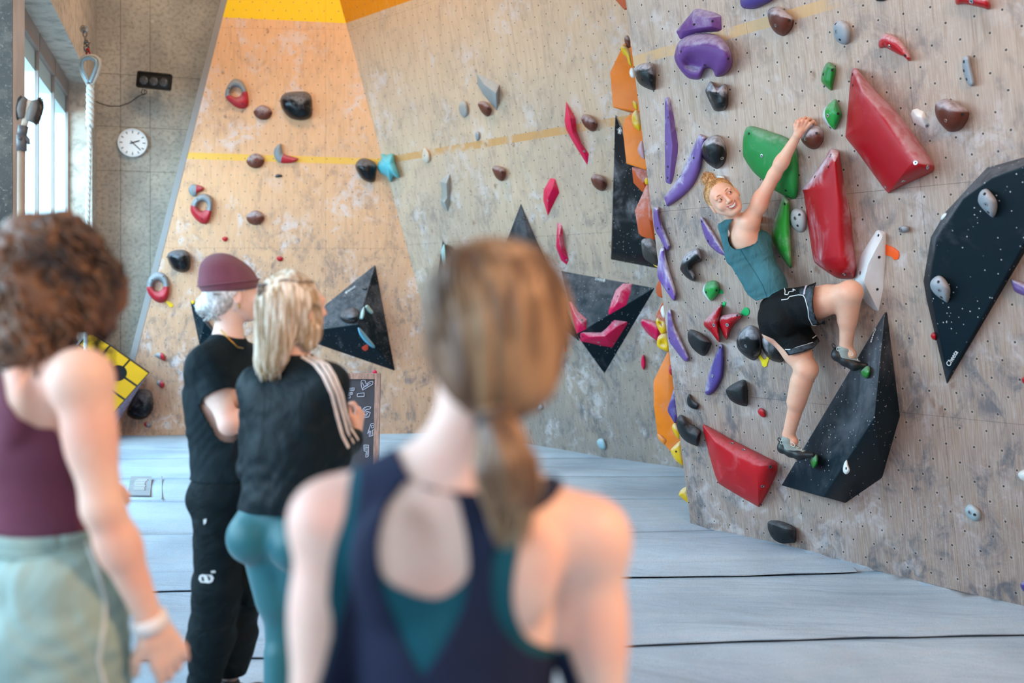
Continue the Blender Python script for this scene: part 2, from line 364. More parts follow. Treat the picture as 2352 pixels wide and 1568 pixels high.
# formwork tie holes as small recessed cones
for n_, (px, py) in enumerate([(350, 49), (366, 414)]):
    b_ = MB(); u_, v_ = uvc(px, py); b_.lathe((u_, v_, 0), (0, 0, 1), [(.022, .001), (.022, .003), (.016, .003), (.012, .0015)], 14)
    o = b_.build('trim_'+str(n_+2), M_con2, M=WC.M); o['kind'] = 'structure'
dw = V((.287, -.958, 0)); nw = V((.958, .287, 0)); W0 = V((-4.89, 12.3, 0))    # window wall runs towards the camera
MW = frame4(W0, dw, V((0, 0, 1)), dw.cross(V((0, 0, 1))))          # x toward camera, y up, z = -nw (outwards to the left)
zs = 1 if MW.to_3x3().col[2].dot(nw) < 0 else -1
def wbox(mb, x0, x1, y0, y1, z0, z1): mb.box(((x0+x1)/2, (y0+y1)/2, zs*(z0+z1)/2), (x1-x0, y1-y0, z1-z0))   # z = distance outwards
b_ = MB(); wbox(b_, 0, 13, 3.97, 6.4, 0, .5); o = b_.build('wall_left', M_con2, M=MW); o['kind'] = 'structure'
b_ = MB(); wbox(b_, 0, 13, 0, .35, 0, .5); o = b_.build('wall_left_sill', M_con2, M=MW); o['kind'] = 'structure'
M_mull = mat('window_frame_taupe', '#978c86', .5, var=.08); M_fin = mat('window_reveal_white', '#e6eef2', .5)
M_glass = bpy.data.materials.new('window_glass'); M_glass.use_nodes = True; gg = NG(M_glass); gg.N.remove(gg.N['Principled BSDF'])
t_ = gg.n('ShaderNodeBsdfTransparent'); t_.inputs[0].default_value = (.90, .96, .97, 1); s_ = gg.n('ShaderNodeBsdfGlossy'); s_.inputs['Roughness'].default_value = .03; mx = gg.n('ShaderNodeMixShader'); mx.inputs[0].default_value = .05; gg.L.new(t_.outputs[0], mx.inputs[1]); gg.L.new(s_.outputs[0], mx.inputs[2]); gg.L.new(mx.outputs[0], gg.N['Material Output'].inputs[0])
M_soff = mat('blue_grey_soffit', '#8fb0bf', .8, var=.15, vscale=6)
ts = [.55, 1.72, 2.80, 3.95, 5.12, 6.4, 7.6, 8.8, 10.0]
for i in range(len(ts)-1):
    t0, t1 = ts[i], ts[i+1]
    r_ = bpy.data.objects.new('window_%d' % (i+1), None); C.objects.link(r_); r_.matrix_local = MW; r_['kind'] = 'structure'
    b_ = MB(); wbox(b_, t0, t0+.05, .35, 3.97, .245, .275); b_.build('mullion', M_mull, r_)
    b_ = MB(); wbox(b_, t0+.05, t1, 3.80, 3.97, .235, .275); b_.build('head_frame', M_mull, r_)
    b_ = MB(); wbox(b_, t0+.05, t1, .35, .43, .235, .275); b_.build('sill_frame', M_mull, r_)
    b_ = MB(); wbox(b_, t0+.0, t0+.03, .35, 3.62, .275, .45); b_.build('side_reveal', M_fin, r_)
    b_ = MB(); wbox(b_, t0+.03, t1, 3.62, 3.80, .275, .45); b_.build('head_reveal', M_fin, r_)
    b_ = MB(); wbox(b_, t0+.05, t1, .43, 3.78, .262, .268); b_.build('pane', M_glass, r_)
b_ = MB(); wbox(b_, 0, .55, 0, 3.97, 0, .5); o = b_.build('trim_4', M_con2, M=MW); o['kind'] = 'structure'
# near column with a plaster-edged side
b_ = MB(); A0 = V((-2.87, 6.0, 0)); dd = V((-.287, .958, 0)); ll = V((-1, -.05, 0))
pts = [A0, A0+dd*.42, A0+dd*.42+ll*1.4, A0+ll*1.4]
b_.hexa([p+V((0, 0, 0)) for p in pts], [p+V((0, 0, 6)) for p in pts]); o = b_.build('column', M_cond); o['kind'] = 'structure'
b_ = MB(); k_ = V((.004, .0, 0)); pts = [A0+k_+dd*.01, A0+k_+dd*.42, A0+dd*.42-k_*2, A0+dd*.01-k_*2]
b_.hexa(pts, [p+V((0, 0, 6)) for p in pts]); o = b_.build('trim_5', mat('plaster_edge', '#cdbfb3', .8, var=.15, bump=.3), None); o['kind'] = 'structure'

# ---------------------------------------------------------------- floor and mats
b_ = MB(); b_.box((0, 4.5, -.36), (14, 20, .1)); o = b_.build('floor', mat('floor_grey', '#77777a', .8)); o['kind'] = 'structure'
M_mat = bpy.data.materials.new('mat_carpet'); M_mat.use_nodes = True
g = NG(M_mat); bb = g.N['Principled BSDF']; bb.inputs['Roughness'].default_value = .9; bb.inputs['Specular IOR Level'].default_value = .2; tcc = g.n('ShaderNodeTexCoord').outputs['Object']
n1 = g.noise(tcc, .9, 6); n2 = g.noise(tcc, 260, 3); n3 = g.noise(tcc, 14, 6, (1, .6, 1), .7); n4 = g.noise(tcc, 1.5, 5, (.55, 1.6, 1), .5, .8)
c_ = g.mix(g.ramp(n1, .3, .7), lin('#9babbc'), lin('#b9c9d7')); c_ = g.mix(g.math('MULTIPLY', g.ramp(n3, .45, .75), .25), c_, lin('#c2c2c4'))
c_ = g.mix(g.math('MULTIPLY', g.ramp(n2, .5, .68), .42), c_, lin('#5d5e62')); g.L.new(c_, bb.inputs['Base Color'])
bp = g.n('ShaderNodeBump'); bp.inputs['Strength'].default_value = 1; bp.inputs['Distance'].default_value = .07
g.L.new(g.math('ADD', n4, g.math('MULTIPLY', n2, .04)), bp.inputs['Height']); g.L.new(bp.outputs[0], bb.inputs['Normal'])
def hz(x, y):       # gentle undulation of the mat surface
    return .007*math.sin(1.7*x+2.3*y+1)+.006*math.sin(.9*x-3.9*y)+.003*math.sin(5*y+1.3*x*x*.2)-.008
seams = [(-5.5, 13.2, 13.2), (0, 10.25, 10.3), (0, 9.2, 9.25), (0, 8.1, 8.2), (0, 6.95, 7.15), (0, 6.02, 6.32), (0, 5.58, 6.08), (0, 4.5, 4.88), (0, 3.5, 3.85), (0, 2.6, 2.9), (0, 1.5, 1.8), (0, 0.4, .6), (0, -1.2, -1.0), (0, -3, -3)]
SL = [(s[1], s[2]) for s in seams]
def sy(k, x): a, b2 = SL[k]; return a+(b2-a)*(x+2.3)/4.6
for k in range(len(SL)-1):
    xs = np.linspace(-5.2, 5.0, 90); nj = 10; vs = []; fs = []
    for x in xs:
        y1, y0 = sy(k, x)-.006, sy(k+1, x)+.006
        y1 = y1+.004*math.sin(3*x+k); y0 = y0+.004*math.sin(3*x+k+1)
        for j in range(nj+1):
            e = min(j, nj-j); x_ = x
            for _ in range(4):
                ya, yb = sy(k, x_)-.006+.004*math.sin(3*x_+k), sy(k+1, x_)+.006+.004*math.sin(3*x_+k+1); y = min(yb+(ya-yb)*j/nj, 11.99); x_ = min(max(x, -4.88+.2996*(12.3-y)), 1.31+(7.27-y)*.706 if y < 7.27 else (1.31+(y-7.27)*.36 if y < 9.3 else -.58+(12-y)*.898))
            vs.append((x_, y, hz(x_, y)+(.0 if e > 0 else -.010)))
    nx = len(xs)
    for i in range(nx-1):
        for j in range(nj): a = i*(nj+1)+j; fs.append((a, a+nj+1, a+nj+2, a+1))
    # skirt down to the floor on both long sides
    base = len(vs)
    for i in range(nx):
        vs.append((vs[i*(nj+1)][0], vs[i*(nj+1)][1], -.31)); vs.append((vs[i*(nj+1)+nj][0], vs[i*(nj+1)+nj][1], -.31))
    for i in range(nx-1):
        fs.append((i*(nj+1), base+2*i, base+2*i+2, (i+1)*(nj+1))); fs.append((i*(nj+1)+nj, (i+1)*(nj+1)+nj, base+2*i+3, base+2*i+1))
    me = newmesh('mat', vs, fs, M_mat, True); fixn(me); o = obj('crash_mat', me)
    d_ = ['mat strip against the back wall', 'second mat strip from the back wall', 'third mat strip from the back wall', 'fourth mat strip, just in front of the chalkboard',
          'mat strip below the corner of the right climbing wall', 'narrow mat strip crossing under the black hold low on the right wall', 'wide wrinkled mat strip at the right, below the climber',
          'mat strip at the lower right edge of the picture', 'mat strip under the feet of the couple', 'mat strip in front of the camera, below the frame', 'mat strip under the ponytailed spectator',
          'mat strip under the camera', 'mat strip behind the camera'][k]
    tag(o, 'grey carpeted '+d_, 'mat', 'grey crash mats covering the floor')
# stitched cover flaps along two seams and the handle patch
M_flap = mat('mat_flap', '#8b8d92', .85, var=.1)
def flap(x0, x1, k, w):
    b_ = MB(); n = 50; vs = []; fs = []
    for i in range(n+1):
        x = x0+(x1-x0)*i/n; y = sy(k, x)+.004*math.sin(9*x)
        for j, (dy, dz) in enumerate([(-w/2, .001), (-w/2, .006), (w/2, .006), (w/2, .001)]): vs.append((x, y+dy+.003*math.sin(13*x+j), hz(x, y+dy)+dz))
    for i in range(n):
        for j in range(4): fs.append((i*4+j, i*4+(j+1) % 4, i*4+4+(j+1) % 4, i*4+4+j))
    b_.add(vs, fs); return b_
o = flap(-2.6, 1.98, 6, .085).build('seam_flap', M_mat); tag(o, 'long flat cover flap over the mat joint, third seam line from the bottom right', 'flap')
o = flap(-2.5, 2.8, 7, .07).build('seam_flap', M_mat); tag(o, 'long flat cover flap over the lowest visible mat joint at the right', 'flap')
b_ = MB(); b_.tube([V((-3.06, 9.13, -.002)), V((-2.72, 8.12, -.002))], .005, 6); o = b_.build('seam_strip', M_flap); tag(o, 'short cross seam on the mat left of the person in the beanie', 'seam')
b_ = MB()
b_.hexa([V((-3.30, 9.05, 0)), V((-3.12, 9.05, 0)), V((-2.84, 8.2, 0)), V((-3.02, 8.2, 0))], [V((-3.30, 9.05, .012)), V((-3.12, 9.05, .012)), V((-2.84, 8.2, .012)), V((-3.02, 8.2, .012))]); o = b_.build('mat_handle', M_flap)
b_ = MB()
M_web = mat('webbing', '#b9bcc2', .8)
for i in range(7): b_ = MB(); b_.box((-2.99-i*.025+random.uniform(-.012, .012), 8.40+i*.075, .016), (.09, .022, .012)); b_.build('webbing', M_web, o)
tag(o, 'small stitched handle patch on the mat left of the beanie person', 'handle')

# ---------------------------------------------------------------- holds and volumes
class Pl: pass
def plane(p0, n, up=V((0, 0, 1))):
    w = Pl(); w.o = p0; w.n = n.normalized(); w.u = up.cross(w.n).normalized(); w.v = w.n.cross(w.u); return w
def catmull(pts, sub):
    out = []; n = len(pts)
    for i in range(n):
        p0, p1, p2, p3 = [np.array(pts[(i+k-1) % n][:2], float) for k in range(4)]
        for t in np.linspace(0, 1, sub, endpoint=False):
            out.append(.5*((2*p1)+(-p0+p2)*t+(2*p0-5*p1+4*p2-p3)*t*t+(-p0+3*p1-3*p2+p3)*t**3))
    return out
def near_seg(p, poly):
    best = None
    if len(poly) == 1: return np.array(poly[0], float)
    for a, b in zip(poly[:-1], poly[1:]):
        a, b = np.array(a, float), np.array(b, float); t = np.clip(np.dot(p-a, b-a)/max(1e-9, np.dot(b-a, b-a)), 0, 1); q = a+(b-a)*t
        d = np.linalg.norm(p-q)
        if best is None or d < best[0]: best = (d, q)
    return best[1]
M_metal = mat('bolt_steel', '#b9bcc0', .3, metal=1); M_hole = mat('bolt_hole_dark', '#151517', .7)
def _boltmesh():
    b = MB(); b.lathe((0, 0, 0), (0, 0, 1), [(.011, -.004), (.011, .0012), (.0075, .0016), (.007, .0006)], 14)
    n = len(b.f); b.lathe((0, 0, 0), (0, 0, 1), [(.0048, .0005), (.0048, .0011)], 6)
    me = newmesh('bolt', b.v, b.f, [M_metal, M_hole]); fixn(me)
    for i, p in enumerate(me.polygons): p.material_index = 0 if i < n else 1
    return me
def _holemesh():
    b = MB(); b.lathe((0, 0, 0), (0, 0, 1), [(.0075, -.004), (.0075, .0009), (.004, .0004)], 12); me = newmesh('bolt_hole', b.v, b.f, M_hole); fixn(me); return me
ME_bolt = _boltmesh(); ME_hole = _holemesh()
def bvh_of(o, M):
    me = o.data; return BVHTree.FromPolygons([M @ v.co for v in me.vertices], [tuple(p.vertices) for p in me.polygons])
def add_bolts(o, M, k, bolts, name='bolt'):
    if not bolts: return
    t = bvh_of(o, M)
    for bp_ in bolts:
        px, py = zc(k, bp_[:2]); r = ray(px, py).normalized(); loc, nn, _, d = t.ray_cast(CP, r)
        if loc is None: continue
        if nn.dot(r) > 0: nn = -nn
        x = nn.orthogonal().normalized(); F = frame4(loc+nn*.0015, x, nn.cross(x), nn)
        c = obj(name if len(bp_) < 3 else 'bolt_hole', ME_bolt if len(bp_) < 3 else ME_hole, o, mat4=M.inverted() @ F)
        s_ = bp_[3] if len(bp_) > 3 else 1
        if s_ != 1: c.scale = (s_,)*3
HOLDS = {}
def smooth_hold(w, k, outline, spine, h, mt, label, group=None, bolts=(), holes=(), sub=4, rings=8, e=.5, bumps=(), name='climbing_hold', cat='climbing hold', inner=None, lift=0, key=None, kind=None):
    ol = zc(k, outline); sp = [zc(k, s) for s in (spine if isinstance(spine, list) else [spine])]
    res = catmull(ol, sub) if sub > 1 else [np.array(p[:2], float) for p in ol]
    c0 = np.mean(np.array(sp), axis=0); org = hitp(c0[0], c0[1], w.o+w.n*lift, w.n); M = frame4(org, w.u, w.v, w.n); Mi = M.inverted()
    vs = []; fs = []; n = len(res)
    if inner: inn = catmull(zc(k, inner), max(1, int(round(n/len(inner)))))
    if not inner and len(sp) > 1:
        cum = [0]
        for a, b in zip(sp[:-1], sp[1:]): cum.append(cum[-1]+math.hypot(b[0]-a[0], b[1]-a[1]))
        def par(p):
            best = (1e18, 0)
            for i_, (a, b) in enumerate(zip(sp[:-1], sp[1:])):
                a, b = np.array(a, float), np.array(b, float); t = np.clip(np.dot(p-a, b-a)/np.dot(b-a, b-a), 0, 1); d = np.linalg.norm(p-a-t*(b-a))
                if d < best[0]: best = (d, cum[i_]+t*(cum[i_+1]-cum[i_]))
            return best[1]
        ts_ = np.array([par(p) for p in res])
        for _ in range(max(2, n//10)): ts_ = .5*ts_+.25*np.roll(ts_, 1)+.25*np.roll(ts_, -1)
        lo_, hi_ = ts_.min(), ts_.max(); ts_ = (ts_-lo_)/max(1e-9, hi_-lo_)*cum[-1]
        tgt = [np.array([np.interp(t, cum, [s_[0] for s_ in sp]), np.interp(t, cum, [s_[1] for s_ in sp])]) for t in ts_]
    else: tgt = None
    def add(px, py, hh): vs.append(Mi @ hitp(px, py, w.o+w.n*(lift+hh), w.n))
    for p in res: add(p[0], p[1], -.012)
    if inner:
        n2 = len(inn); assert n2 == n, (n2, n)
        # align start
        a = [min(range(n), key=lambda j: np.linalg.norm(inn[j]-res[0]))][0]; inn = [inn[(a+i) % n] for i in range(n)]
    R = rings
    for r_ in range(R+1):
        s = r_/R
        for i, p in enumerate(res):
            if inner:
                q = p+(inn[i]-p)*s; hh = h*(max(0, 1-(2*s-1)**2))**e
            else:
                s2 = .955*math.sin(s*math.pi/2)**1.15
                t = tgt[i] if tgt else near_seg(p, sp); q = p+(t-p)*s2; hh = h*(max(0, 1-(1-s2)**2.2))**e
            for (bx, by, br, bh) in bumps:
                X, Y = zc(k, (bx, by)); rr = br/ZR[k][2]; dd = ((q[0]-X)**2+(q[1]-Y)**2)/(rr*rr)
                hh += bh*math.exp(-dd*1.5)*min(1, s*3)
            add(q[0], q[1], hh)
    if inner:
        for i in range(n): add(inn[i][0], inn[i][1], -.012)
    L = R+2+(1 if inner else 0)
    if not inner: fs.append(tuple((L-1)*n+i for i in range(n)))
    for j in range(L-1):
        for i in range(n): fs.append((j*n+i, j*n+(i+1) % n, (j+1)*n+(i+1) % n, (j+1)*n+i))
    me = newmesh(name, vs, fs, mt, True)
    b = bmesh.new(); b.from_mesh(me); bmesh.ops.remove_doubles(b, verts=b.verts, dist=.0006)
    bmesh.ops.recalc_face_normals(b, faces=b.faces)
    b.normal_update()
    if sum(f.normal.z*f.calc_area() for f in b.faces) < 0: bmesh.ops.reverse_faces(b, faces=b.faces)
    b.to_mesh(me); b.free(); me.polygons.foreach_set('use_smooth', [True]*len(me.polygons))
    o = obj(name, me, mat4=M); tag(o, label, cat, group, kind); add_bolts(o, M, k, bolts); add_bolts(o, M, k, [(x[0], x[1], 0) for x in holes])
    o2 = o; HOLDS[key] = (o, M)
    return o
def facet_hold(w, k, verts, faces, nout, mt, label, group=None, bolts=(), holes=(), bv=.008, name='climbing_hold', cat='climbing hold', key=None, lift=0, back=.012):
    """verts (x, y, height) in zoom coordinates; the first nout form the outline, closed at the back"""
    vz = zc(k, verts); c0 = np.mean(np.array([v[:2] for v in vz[:nout]]), axis=0)
    org = hitp(c0[0], c0[1], w.o+w.n*lift, w.n); M = frame4(org, w.u, w.v, w.n); Mi = M.inverted()
    vs = [Mi @ hitp(x, y, w.o+w.n*(hh+lift), w.n) for x, y, hh in vz]; n = len(vs)
    for i in range(nout): vs.append(V((vs[i].x, vs[i].y, -back)))
    fs = [tuple(f) for f in faces]+[(i, (i+1) % nout, n+(i+1) % nout, n+i) for i in range(nout)]+[tuple(range(n+nout-1, n-1, -1))]
    me = newmesh(name, vs, fs, mt); fixn(me); o = obj(name, me, mat4=M); tag(o, label, cat, group)
    if bv: bev(o, bv, 3)
    add_bolts(o, M, k, bolts); add_bolts(o, M, k, [(x[0], x[1], 0) for x in holes]); HOLDS[key] = (o, M, [M @ v for v in vs]); return o
def wplane(key, i, j, k):
    """plane through three vertices of a faceted volume, facing the room"""
    p = HOLDS[key][2]; a, b, c = p[i], p[j], p[k]; n = (b-a).cross(c-a).normalized()
    if n.dot(CP-a) < 0: n = -n
    return plane(a, n)
def lettering(parent, M, w, txt, p_a, p_b, mt, name='lettering', lift=.002, squash=1.0, ext=.0008, bold=0, up=None):
    """raised flat lettering whose base line runs from pixel a to pixel b on plane w"""
    A = hitp(p_a[0], p_a[1], w.o+w.n*lift, w.n); B = hitp(p_b[0], p_b[1], w.o+w.n*lift, w.n)
    cu = bpy.data.curves.new('t', 'FONT'); cu.body = txt; cu.extrude = ext; cu.offset = bold; t = bpy.data.objects.new('t', cu); C.objects.link(t)
    dg = bpy.context.evaluated_depsgraph_get(); me = bpy.data.meshes.new_from_object(t.evaluated_get(dg)); bpy.data.objects.remove(t)
    xs = [v.co.x for v in me.vertices]; x0, x1 = min(xs), max(xs); x = (B-A); s = x.length/(x1-x0); x.normalize(); y = w.n.cross(x)
    for v in me.vertices: v.co = V(((v.co.x-x0)*s, v.co.y*s*squash, v.co.z*(1 if s else 1)))
    me.materials.clear(); me.materials.append(mt); me.name = name
    return obj(name, me, parent, mat4=M.inverted() @ frame4(A, x, y, w.n))
M_white = mat('print_white', '#d8d8d8', .6)
BLK = holdmat('#0d1013', .6, .42); BLKG = holdmat('#121317', .22, .2); BLKD = holdmat('#14171a', .12, .55)
VOL = holdmat('#0a1d26', .12, .45, speck=True, cscale=2.0); VOLW = holdmat('#0a1a22', .15, .42, speck=True, cscale=2.4)  # black volumes; blue tint puts the window's reflection into the base colour
PUR = holdmat('#6a4c8a', .60, .5, cscale=8); PUR2 = holdmat('#4f3d80', .40, .5); PURP = holdmat('#65397a', .35, .5)
RED = holdmat('#a50e1a', .38, .42, cscale=3.2); RED0 = holdmat('#b50f1a', .12, .42); REDS = holdmat('#ad0a17', .5, .4, cscale=12)
GRN = holdmat('#1d7d38', .22, .5); GRNS = holdmat('#187428', .2, .35); BRN = holdmat('#5c2a1c', .55, .5, cscale=5); BRNL = holdmat('#673628', .45, .5)
GRY = holdmat('#8e9399', .3, .6); GRYW = holdmat('#a3a19e', .3, .65); WHT = holdmat('#e3dfda', .1, .5); PINK = holdmat('#d2044a', .45, .45, cscale=9)
PINK0 = holdmat('#d80449', .12, .45); ORG = holdmat('#e8780c', .10, .42); ORG2 = holdmat('#bd4f1a', .4, .5); YEL = holdmat('#dcae06', .4, .45, cscale=10); CYN = holdmat('#5fb9c6', .1, .45)
BRK = 'black rounded holds on the right wall'; PK = 'purple holds on the right wall'; GK = 'green holds on the right wall'; RK = 'red shells on the right wall'; RS = 'small red holds on the right wall'; BK = 'brown holds on the right wall'; GY = 'grey footholds on the right wall'
R = WR
smooth_hold(R, 4, [(258,565),(255,520),(280,490),(330,472),(385,474),(402,510),(412,560),(412,610),(405,675),(370,672),(310,645),(275,610)], (325,540), .10, BLK, 'black chalked dome hold nearest the top left corner of the right wall', BRK, holes=[(308,600),(380,602)])
facet_hold(R, 4, [(562,235,0),(640,140,0),(700,68,0),(735,63,0),(850,90,0),(905,118,0),(908,222,0),(882,237,0),(705,250,0),(595,300,0),(612,232,.04),(700,120,.05),(830,130,.05),(832,200,.06),(700,218,.08)],
  [(0,1,10),(1,2,11,10),(2,3,11),(3,4,12,11),(4,5,12),(5,6,13,12),(6,7,13),(7,8,14,13),(8,9,10,14),(9,0,10),(10,11,14),(11,12,13,14)], 10, PURP, 'purple wedge hold sitting on top of the big purple pinch', PK, holes=[(700,184),(838,160)], bv=.012)
smooth_hold(R, 4, [(553,440),(556,390),(580,320),(640,272),(720,250),(830,253),(900,280),(960,350),(985,420),(985,490),(955,540),(910,570),(862,574),(843,530),(812,512),(778,522),(748,585),(720,597),(650,582),(582,505)], [(650,375),(780,355),(910,385)], .15, PURP,
  'large rounded purple pinch with a scooped lower side, top left of the right wall', PK, holes=[(602,387),(955,440),(780,488)], bumps=[(690,480,85,-.085),(640,470,50,-.02),(735,500,45,-.03)], rings=16, sub=5)
smooth_hold(R, 4, [(787,695),(788,665),(803,640),(812,618),(830,612),(845,640),(870,650),(900,642),(930,628),(945,650),(957,700),(955,780),(930,822),(880,836),(845,820),(812,755)], [(875,700),(890,760)], .10, BLK, 'black horned hold hanging just below the big purple pinch', BRK, holes=[(922,785)], bumps=[(835,690,40,.03)])
facet_hold(R, 4, [(478,735,0),(490,724,0),(512,725,0),(525,765,0),(545,860,0),(580,1080,0),(578,1140,0),(550,1310,0),(530,1380,0),(515,1383,0),(483,1368,0),(478,1100,0),(497,760,.035),(508,860,.04),(535,1090,.045),(515,1350,.03)],
  [(0,1,12),(1,2,12),(2,3,12),(3,4,13,12),(4,5,14,13),(5,6,14),(6,7,15,14),(7,8,15),(8,9,15),(9,10,15),(10,11,14,15),(11,0,12,13,14)], 12, PUR, 'long upright purple blade hold, left side of the right wall', PK, holes=[(507,880),(503,1250),(502,1335)], bolts=[(488,1077)], bv=.008)
smooth_hold(R, 4, [(735,1013),(755,1012),(790,1030),(785,1070),(765,1180),(745,1280),(700,1380),(640,1450),(565,1510),(500,1547),(488,1520),(478,1475),(520,1420),(590,1320),(640,1220),(690,1110)], [(762,1040),(725,1190),(650,1340),(560,1450),(505,1510)], .05, PUR, 'long curved purple hold sloping down left beside the climber\'s bun', PK, holes=[(697,1184),(595,1322)], e=.6)
smooth_hold(R, 4, [(748,1110),(770,1060),(820,1025),(875,1010),(910,1040),(940,1100),(943,1180),(920,1235),(885,1262),(860,1265),(800,1225),(760,1170)], (810,1105), .12, BLK, 'black chalked dome hold directly above the climber\'s head', BRK, bolts=[(908,1186)], holes=[(808,1165)])
smooth_hold(R, 4, [(1047,-10),(1050,40),(1080,65),(1150,68),(1220,40),(1290,0),(1320,-70),(1180,-110),(1070,-80)], (1150,-30), .10, PUR2, 'dark purple hold cut off by the top edge of the picture', PK)
smooth_hold(R, 4, [(1250,105),(1262,70),(1300,52),(1345,56),(1400,95),(1442,130),(1450,165),(1430,220),(1390,262),(1360,270),(1310,245),(1270,190)], (1325,130), .10, BRN, 'brown dome hold beside the dashed line at the top of the right wall', BK, bolts=[(1312,191)], holes=[(1413,153)])
smooth_hold(R, 5, [(330,467),(352,470),(388,498),(392,540),(375,620),(362,676),(340,670),(290,622),(280,590),(290,540),(310,490)], [(345,520),(340,600)], .06, GRNS, 'small all-green hold, upper one of the two above the climber\'s hand', GK, holes=[(297,558),(365,525)])
smooth_hold(R, 5, [(385,745),(403,765),(438,850),(430,892),(395,960),(375,975),(340,950),(300,902),(292,860),(310,810),(350,770)], (365,850), .07, holdmat('#1f8a38', .2, .3, col2='#c9d6d6', split=(-1, -.25, -.016)), 'small green and white hold right of the climber\'s gripping hand', GK, holes=[(408,853),(350,955)], bolts=[(333,866)])
smooth_hold(R, 5, [(372,200),(388,168),(430,150),(480,180),(505,240),(500,300),(480,330),(450,335),(400,310),(375,260)], (440,235), .06, GRY, 'pale grey egg-shaped foothold near the top of the right wall', GY, bolts=[(394,238)], holes=[(390,180),(422,297)])
smooth_hold(R, 5, [(1287,-5),(1298,35),(1350,30),(1430,45),(1500,62),(1535,73),(1552,50),(1545,0),(1510,-50),(1400,-70),(1310,-50)], [(1330,-10),(1500,20)], .08, REDS, 'red hold cut by the top edge at the upper right', RS, bolts=[(1408,10)])
smooth_hold(R, 5, [(713,348),(715,300),(740,265),(775,250),(830,270),(880,310),(920,362),(950,420),(950,450),(935,457),(900,425),(860,408),(800,375),(760,355),(730,362)], [(760,300),(830,330),(925,430)], .07, REDS, 'small curved red hold above the biggest red shell', RS, bolts=[(794,346)], holes=[(910,417)])
smooth_hold(R, 5, [(1340,470),(1350,430),(1375,415),(1395,432),(1410,500),(1430,580),(1433,630),(1410,648),(1385,635),(1365,600),(1345,530)], [(1375,450),(1390,540),(1408,620)], .045, GRY, 'slim grey finger-shaped foothold at the upper right', GY, holes=[(1353,462),(1353,530),(1373,594)])
facet_hold(R, 5, [(950,855,0),(962,820,0),(1000,812,0),(1050,835,0),(1080,898,0),(1085,945,0),(1070,970,0),(1020,945,0),(970,920,0),(1000,870,.04),(1035,875,.045),(1045,925,.02)],
  [(0,1,9),(1,2,9),(2,3,10,9),(3,4,10),(4,5,11,10),(5,6,11),(6,7,11),(7,8,9),(8,0,9),(7,9,10,11)], 9, WHT, 'small white faceted hold between the big red shell and the large brown dome', 'white holds on the right wall', bv=.008, bolts=[(1077,942)])
smooth_hold(R, 5, [(1135,805),(1150,765),(1200,743),(1260,750),(1330,790),(1383,828),(1392,865),(1370,922),(1330,970),(1270,990),(1225,978),(1170,920),(1140,862)], (1235,840), .12, BRN, 'largest brown dome hold, upper right of the right wall', BK, bolts=[(1217,904)], holes=[(1340,858)])
smooth_hold(R, 5, [(508,545),(522,517),(550,515),(600,575),(700,690),(830,820),(970,1000),(1060,1130),(1120,1220),(1130,1262),(1112,1292),(1010,1340),(900,1390),(800,1440),(776,1440),(690,1330),(560,1150),(472,1040),(465,1000),(480,830),(498,620)], [(600,720),(740,920),(880,1130),(960,1220)], .19, RED, 'largest red shell volume, upper right beside the green holds', RK, e=.72, rings=12, sub=5, bolts=[(990,1220),(1080,1254),(897,1357),(764,1402)], holes=[(518,560),(520,640)])
smooth_hold(R, 9, [(1085,326),(1110,317),(1138,327),(1155,350),(1165,420),(1195,600),(1235,780),(1250,960),(1275,1150),(1268,1225),(1245,1253),(1150,1252),(1080,1215),(990,1150),(966,1110),(940,960),(915,780),(895,640),(892,605),(960,510),(1040,400)], [(1115,430),(1130,700),(1125,950),(1140,1090)], .17, holdmat('#a50e1a', .8, .42, cscale=2.6, zbias=.45), 'heavily chalked red shell volume right of the climber\'s shoulder', RK, e=.72, rings=12, sub=5, bolts=[(1090,368),(1188,1220)], holes=[(1075,450),(978,520),(1090,1197)])
smooth_hold(R, 9, [(470,195),(492,162),(540,157),(660,195),(780,240),(835,300),(857,370),(860,560),(850,660),(820,680),(780,668),(640,590),(600,545),(530,480),(465,380),(457,320),(460,250)], [(580,300),(680,400),(770,520)], .08, GRN, 'big flat green shell behind the climber\'s raised arm', GK, e=.45, rings=10, sub=5, bolts=[(596,369)], holes=[(502,210),(768,618)])
smooth_hold(R, 9, [(745,665),(770,665),(793,700),(800,800),(805,960),(810,1100),(805,1178),(760,1130),(690,1020),(665,940),(680,860),(720,740)], [(765,720),(745,900),(780,1080)], .07, holdmat('#2c8f2f', .55, .45, cscale=5, zbias=.6), 'long green hold with a chalked middle behind the climber\'s shoulder', GK, holes=[(760,716)])
smooth_hold(R, 9, [(792,812),(803,765),(840,745),(890,757),(915,800),(918,860),(900,912),(865,920),(820,890),(798,850)], (850,820), .05, GRYW, 'grey-brown oval foothold beside the long green hold', GY, bolts=[(835,819)], holes=[(866,793),(853,871)])
smooth_hold(R, 9, [(878,255),(890,210),(930,162),(980,150),(1025,172),(1040,215),(1035,265),(1000,312),(960,322),(915,300)], (950,235), .11, BRN, 'brown dome hold gripped by the climber\'s right hand', BK, bolts=[(907,249)], holes=[(990,207)], key='grip')
smooth_hold(R, 9, [(153,822),(168,812),(210,868),(260,940),(310,1030),(342,1088),(320,1086),(270,1060),(215,1010),(180,940),(160,870)], [(170,840),(225,950),(320,1070)], .04, PUR, 'slim purple hold tucked under the climber\'s shoulder', PK, holes=[(208,982),(163,842)])
smooth_hold(R, 6, [(620,590),(640,520),(690,470),(740,440),(770,455),(790,520),(785,545),(740,562),(712,592),(738,650),(738,695),(715,700),(670,672),(630,625)], [(745,500),(670,560),(675,620),(722,685)], .09, BLK, 'black hook-shaped hold left of the climber\'s back', BRK, holes=[(677,528)], e=.6)
